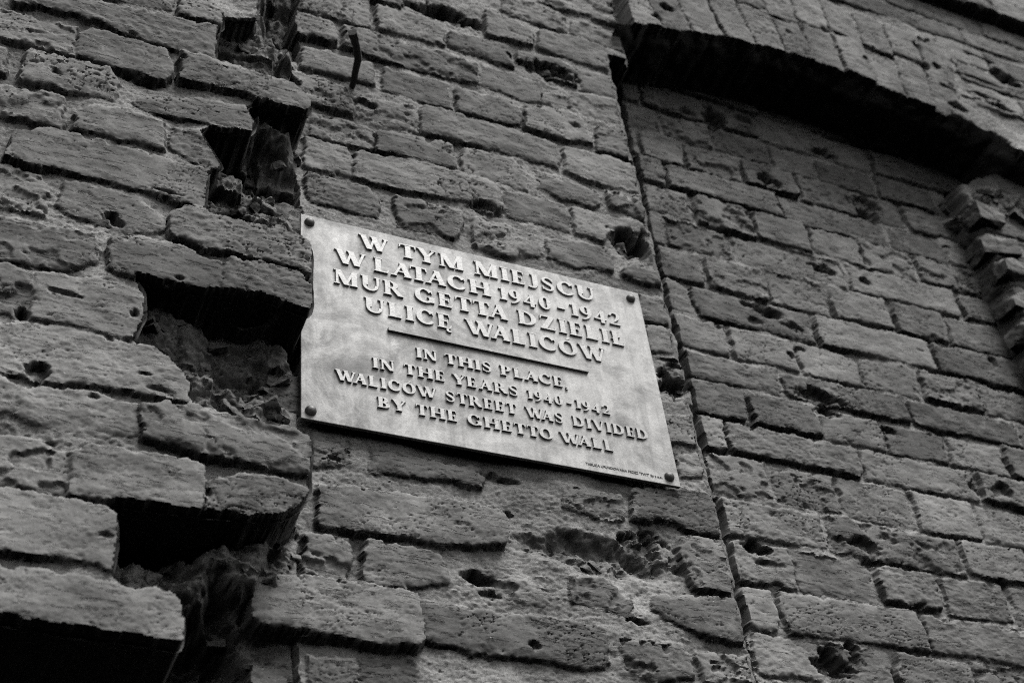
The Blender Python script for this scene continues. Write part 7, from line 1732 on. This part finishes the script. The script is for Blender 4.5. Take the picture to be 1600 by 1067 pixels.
KERN = {'WA': -0.30, 'AT': -0.20, 'TA': -0.20, 'LA': -0.06, 'AL': -0.04, 'TY': -0.10, 'YM': -0.02, 'LI': 0.0, 'AC': -0.06, 'YE': -0.08, 'ÓW': -0.08, 'EJ': 0.04, 'VI': -0.04, 'IV': -0.02, 'AR': -0.02, 'TO': -0.08, 'PL': 0.0, 'TT': -0.06, 'TR': -0.05, 'BY': -0.05, '94': -0.04, '19': -0.02}
RAISE = 0.0025
def add_prism(V, F, loops, y_front, y_back):
    """loops: one closed outline (list) or ('strip', outer, inner)."""
    b = len(V)
    if isinstance(loops, tuple):
        out, inn = loops[1], loops[2]
        n = len(out)
        for y in (y_front, y_back):
            V += [(p[0], y, p[1]) for p in out] + [(p[0], y, p[1]) for p in inn]
        closed = abs(out[0][0] - out[-1][0]) + abs(out[0][1] - out[-1][1]) < 1e-7
        k = 2 * n
        for i in range(n - 1):
            F.append((b + i, b + i + 1, b + n + i + 1, b + n + i))
            F.append((b + i + 1, b + i, b + k + i, b + k + i + 1))
            F.append((b + n + i, b + n + i + 1, b + k + n + i + 1, b + k + n + i))
        if not closed:
            F.append((b, b + n, b + k + n, b + k))
            e = n - 1
            F.append((b + n + e, b + e, b + k + e, b + k + n + e))
    else:
        n = len(loops)
        for y in (y_front, y_back):
            V += [(p[0], y, p[1]) for p in loops]
        F.append(tuple(b + i for i in range(n)))
        for i in range(n):
            j = (i + 1) % n
            F.append((b + j, b + i, b + n + i, b + n + j))

def text_line(words, base, cap):
    V, F = [], []
    step = 0
    for word, x0, x1 in words:
        gl = [glyph(c) for c in word]
        gap = 0.13
        kern = [KERN.get(a + b, 0.0) for a, b in zip(word, word[1:])] + [0.0]
        nat = sum(g[0] for g in gl) + gap * (len(gl) - 1) + sum(kern)
        sx = (x1 - x0) / nat
        x = x0
        for (adv, strokes), kn in zip(gl, kern):
            for s in strokes:
                step += 1
                tr = lambda p: (x + p[0] * sx, base + p[1] * cap)
                yf = -RAISE + 0.00004 * (step % 9)
                if isinstance(s, tuple):
                    add_prism(V, F, ('strip', [tr(p) for p in s[1]], [tr(p) for p in s[2]]), yf, 0.0012)
                else:
                    add_prism(V, F, [tr(p) for p in s], yf, 0.0012)
            x += (adv + gap + kn) * sx
    o = mesh_obj('lettering', V, F, M_LETTER, plaque)
    b2 = bmesh.new(); b2.from_mesh(o.data); bmesh.ops.recalc_face_normals(b2, faces=b2.faces[:]); b2.to_mesh(o.data); b2.free()
    return o

CAP1, CAP2 = 0.0248, 0.0163
LINES = [
    (0.3020, CAP1, [('W', .078, .119), ('TYM', .134, .226), ('MIEJSCU', .242, .425)]),
    (0.2645, CAP1, [('W', .044, .087), ('LATACH', .097, .262), ('1940', .274, .353), ('-', .362, .3735), ('1942', .381, .459)]),
    (0.2268, CAP1, [('MUR', .0425, .135), ('GETTA', .152, .283), ('DZIELIŁ', .298, .459)]),
    (0.1888, CAP1, [('ULICĘ', .082, .200), ('WALICÓW', .219, .4245)]),
    (0.1282, CAP2, [('IN', .1475, .176), ('THIS', .186, .250), ('PLACE,', .262, .3585)]),
    (0.0970, CAP2, [('IN', .089, .118), ('THE', .130, .184), ('YEARS', .194, .284), ('1940', .296, .347), ('-', .3525, .3595), ('1942', .364, .415)]),
    (0.0664, CAP2, [('WALICÓW', .041, .171), ('STREET', .183, .278), ('WAS', .290, .343), ('DIVIDED', .356, .465)]),
    (0.0362, CAP2, [('BY', .093, .130), ('THE', .142, .196), ('GHETTO', .209, .325), ('WALL', .334, .410)]),
]
for base, cap, words in LINES:
    text_line(words, base, cap)

bm = bmesh.new()
bm_box(bm, (0.112, -0.0036, 0.1630), (0.3925, 0.001, 0.1678))
bmesh.ops.bevel(bm, geom=list(bm.edges), offset=0.0004, segments=1, affect='EDGES')
me = bpy.data.meshes.new('divider_bar'); bm.to_mesh(me); bm.free(); me.materials.append(M_BRASS)
o = bpy.data.objects.new('divider_bar', me); COL.objects.link(o); o.parent = plaque

fc = bpy.data.curves.new('donor_inscription', 'FONT')
fc.body = 'TABLICA UFUNDOWANA PRZEZ "TWT" Sp z o.o.'
fc.size = 0.0062
fc.extrude = 0.0002
fc.offset = 0.00008
fo = bpy.data.objects.new('tmp_inscription', fc)
COL.objects.link(fo)
bpy.context.view_layer.update()
me = bpy.data.meshes.new_from_object(fo.evaluated_get(bpy.context.evaluated_depsgraph_get()))
bpy.data.objects.remove(fo)
w = max(v.co.x for v in me.vertices)
for v in me.vertices:
    x, y, z = v.co
    v.co = (0.366 + x * 0.109 / w, -0.0002 - z, 0.0080 + y * 0.86)
me.materials.clear(); me.materials.append(M_PAINT)
me.name = 'donor_inscription'
o = bpy.data.objects.new('donor_inscription', me); COL.objects.link(o); o.parent = plaque
o['label'] = 'tiny black line of text beside the lower right bolt'

def dome(r, hgt):
    V, F = [], []
    rings, seg = 7, 24
    for i in range(rings):
        a = math.pi / 2 * i / (rings - 1)
        rr, yy = r * math.cos(a), -hgt * math.sin(a)
        if i == rings - 1:
            V.append((0, yy, 0))
        else:
            V += [(rr * math.cos(2 * math.pi * k / seg), yy, rr * math.sin(2 * math.pi * k / seg)) for k in range(seg)]
    base = [(r * math.cos(2 * math.pi * k / seg), 0.016, r * math.sin(2 * math.pi * k / seg)) for k in range(seg)]
    for i in range(rings - 2):
        for k in range(seg):
            k2 = (k + 1) % seg
            F.append((i * seg + k, i * seg + k2, (i + 1) * seg + k2, (i + 1) * seg + k))
    top = (rings - 1) * seg
    for k in range(seg):
        F.append(((rings - 2) * seg + k, (rings - 2) * seg + (k + 1) % seg, top))
    b0 = len(V); V += [(p[0] * 0.6, p[1], p[2] * 0.6) for p in base]
    for k in range(seg):
        k2 = (k + 1) % seg
        F.append((k2, k, b0 + k, b0 + k2))
    return V, F
BV, BF = dome(0.0070, 0.0062)
for i, (bx, bz) in enumerate(((.0115, .3275), (.485, .3255), (.0115, .0125), (.4855, .0125))):
    o = mesh_obj('bolt', [(x, y, z) for x, y, z in BV], BF, M_BOLT, plaque, smooth=True)
    b2 = bmesh.new(); b2.from_mesh(o.data); bmesh.ops.recalc_face_normals(b2, faces=b2.faces[:]); b2.to_mesh(o.data); b2.free()
    o.location = (bx, 0, bz)

# ------------------------------------------------------------------ the bent iron spike driven into the pilaster
path = [(0.0835, 0.035, 0.6575), (0.083, 0.008, 0.658), (0.079, -0.015, 0.660), (0.0765, -0.034, 0.6615), (0.069, -0.050, 0.663), (0.061, -0.064, 0.6625), (0.0535, -0.076, 0.661)]
rad = [(0.0042, 0.0042), (0.0044, 0.0044), (0.0050, 0.0046), (0.0058, 0.0050), (0.0054, 0.0050), (0.0060, 0.0052), (0.0068, 0.0056)]
V, F = [], []
seg = 10
rg = random.Random(4)
fine = []
for i in range(len(path) - 1):
    for k in range(4):
        t = k / 4
        fine.append(([path[i][j] * (1 - t) + path[i + 1][j] * t for j in range(3)], [rad[i][j] * (1 - t) + rad[i + 1][j] * t for j in range(2)]))
fine.append((path[-1], rad[-1]))
for i, (p, r) in enumerate(fine):
    a = Vector(fine[max(0, i - 1)][0]); b = Vector(fine[min(len(fine) - 1, i + 1)][0])
    d = (b - a).normalized()
    u = d.cross(Vector((0, 0, 1))).normalized(); w = d.cross(u)
    for k in range(seg):
        an = 2 * math.pi * k / seg
        sq = 1 / max(abs(math.cos(an)), abs(math.sin(an))) ** 0.6
        q = 1 + rg.uniform(-0.07, 0.07)
        v = Vector(p) + u * (math.cos(an) * r[0] * sq * q) + w * (math.sin(an) * r[1] * sq * q)
        V.append((v.x, v.y, v.z + Z0))
for i in range(len(fine) - 1):
    for k in range(seg):
        k2 = (k + 1) % seg
        F.append((i * seg + k, i * seg + k2, (i + 1) * seg + k2, (i + 1) * seg + k))
F.append(tuple(range(seg))[::-1])
F.append(tuple((len(fine) - 1) * seg + k for k in range(seg)))
o = mesh_obj('iron_spike', V, F, M_IRON)
b2 = bmesh.new(); b2.from_mesh(o.data); bmesh.ops.recalc_face_normals(b2, faces=b2.faces[:]); b2.to_mesh(o.data); b2.free()
o['label'] = 'bent dark iron spike sticking out of the brickwork above the plaque'
o['category'] = 'spike'
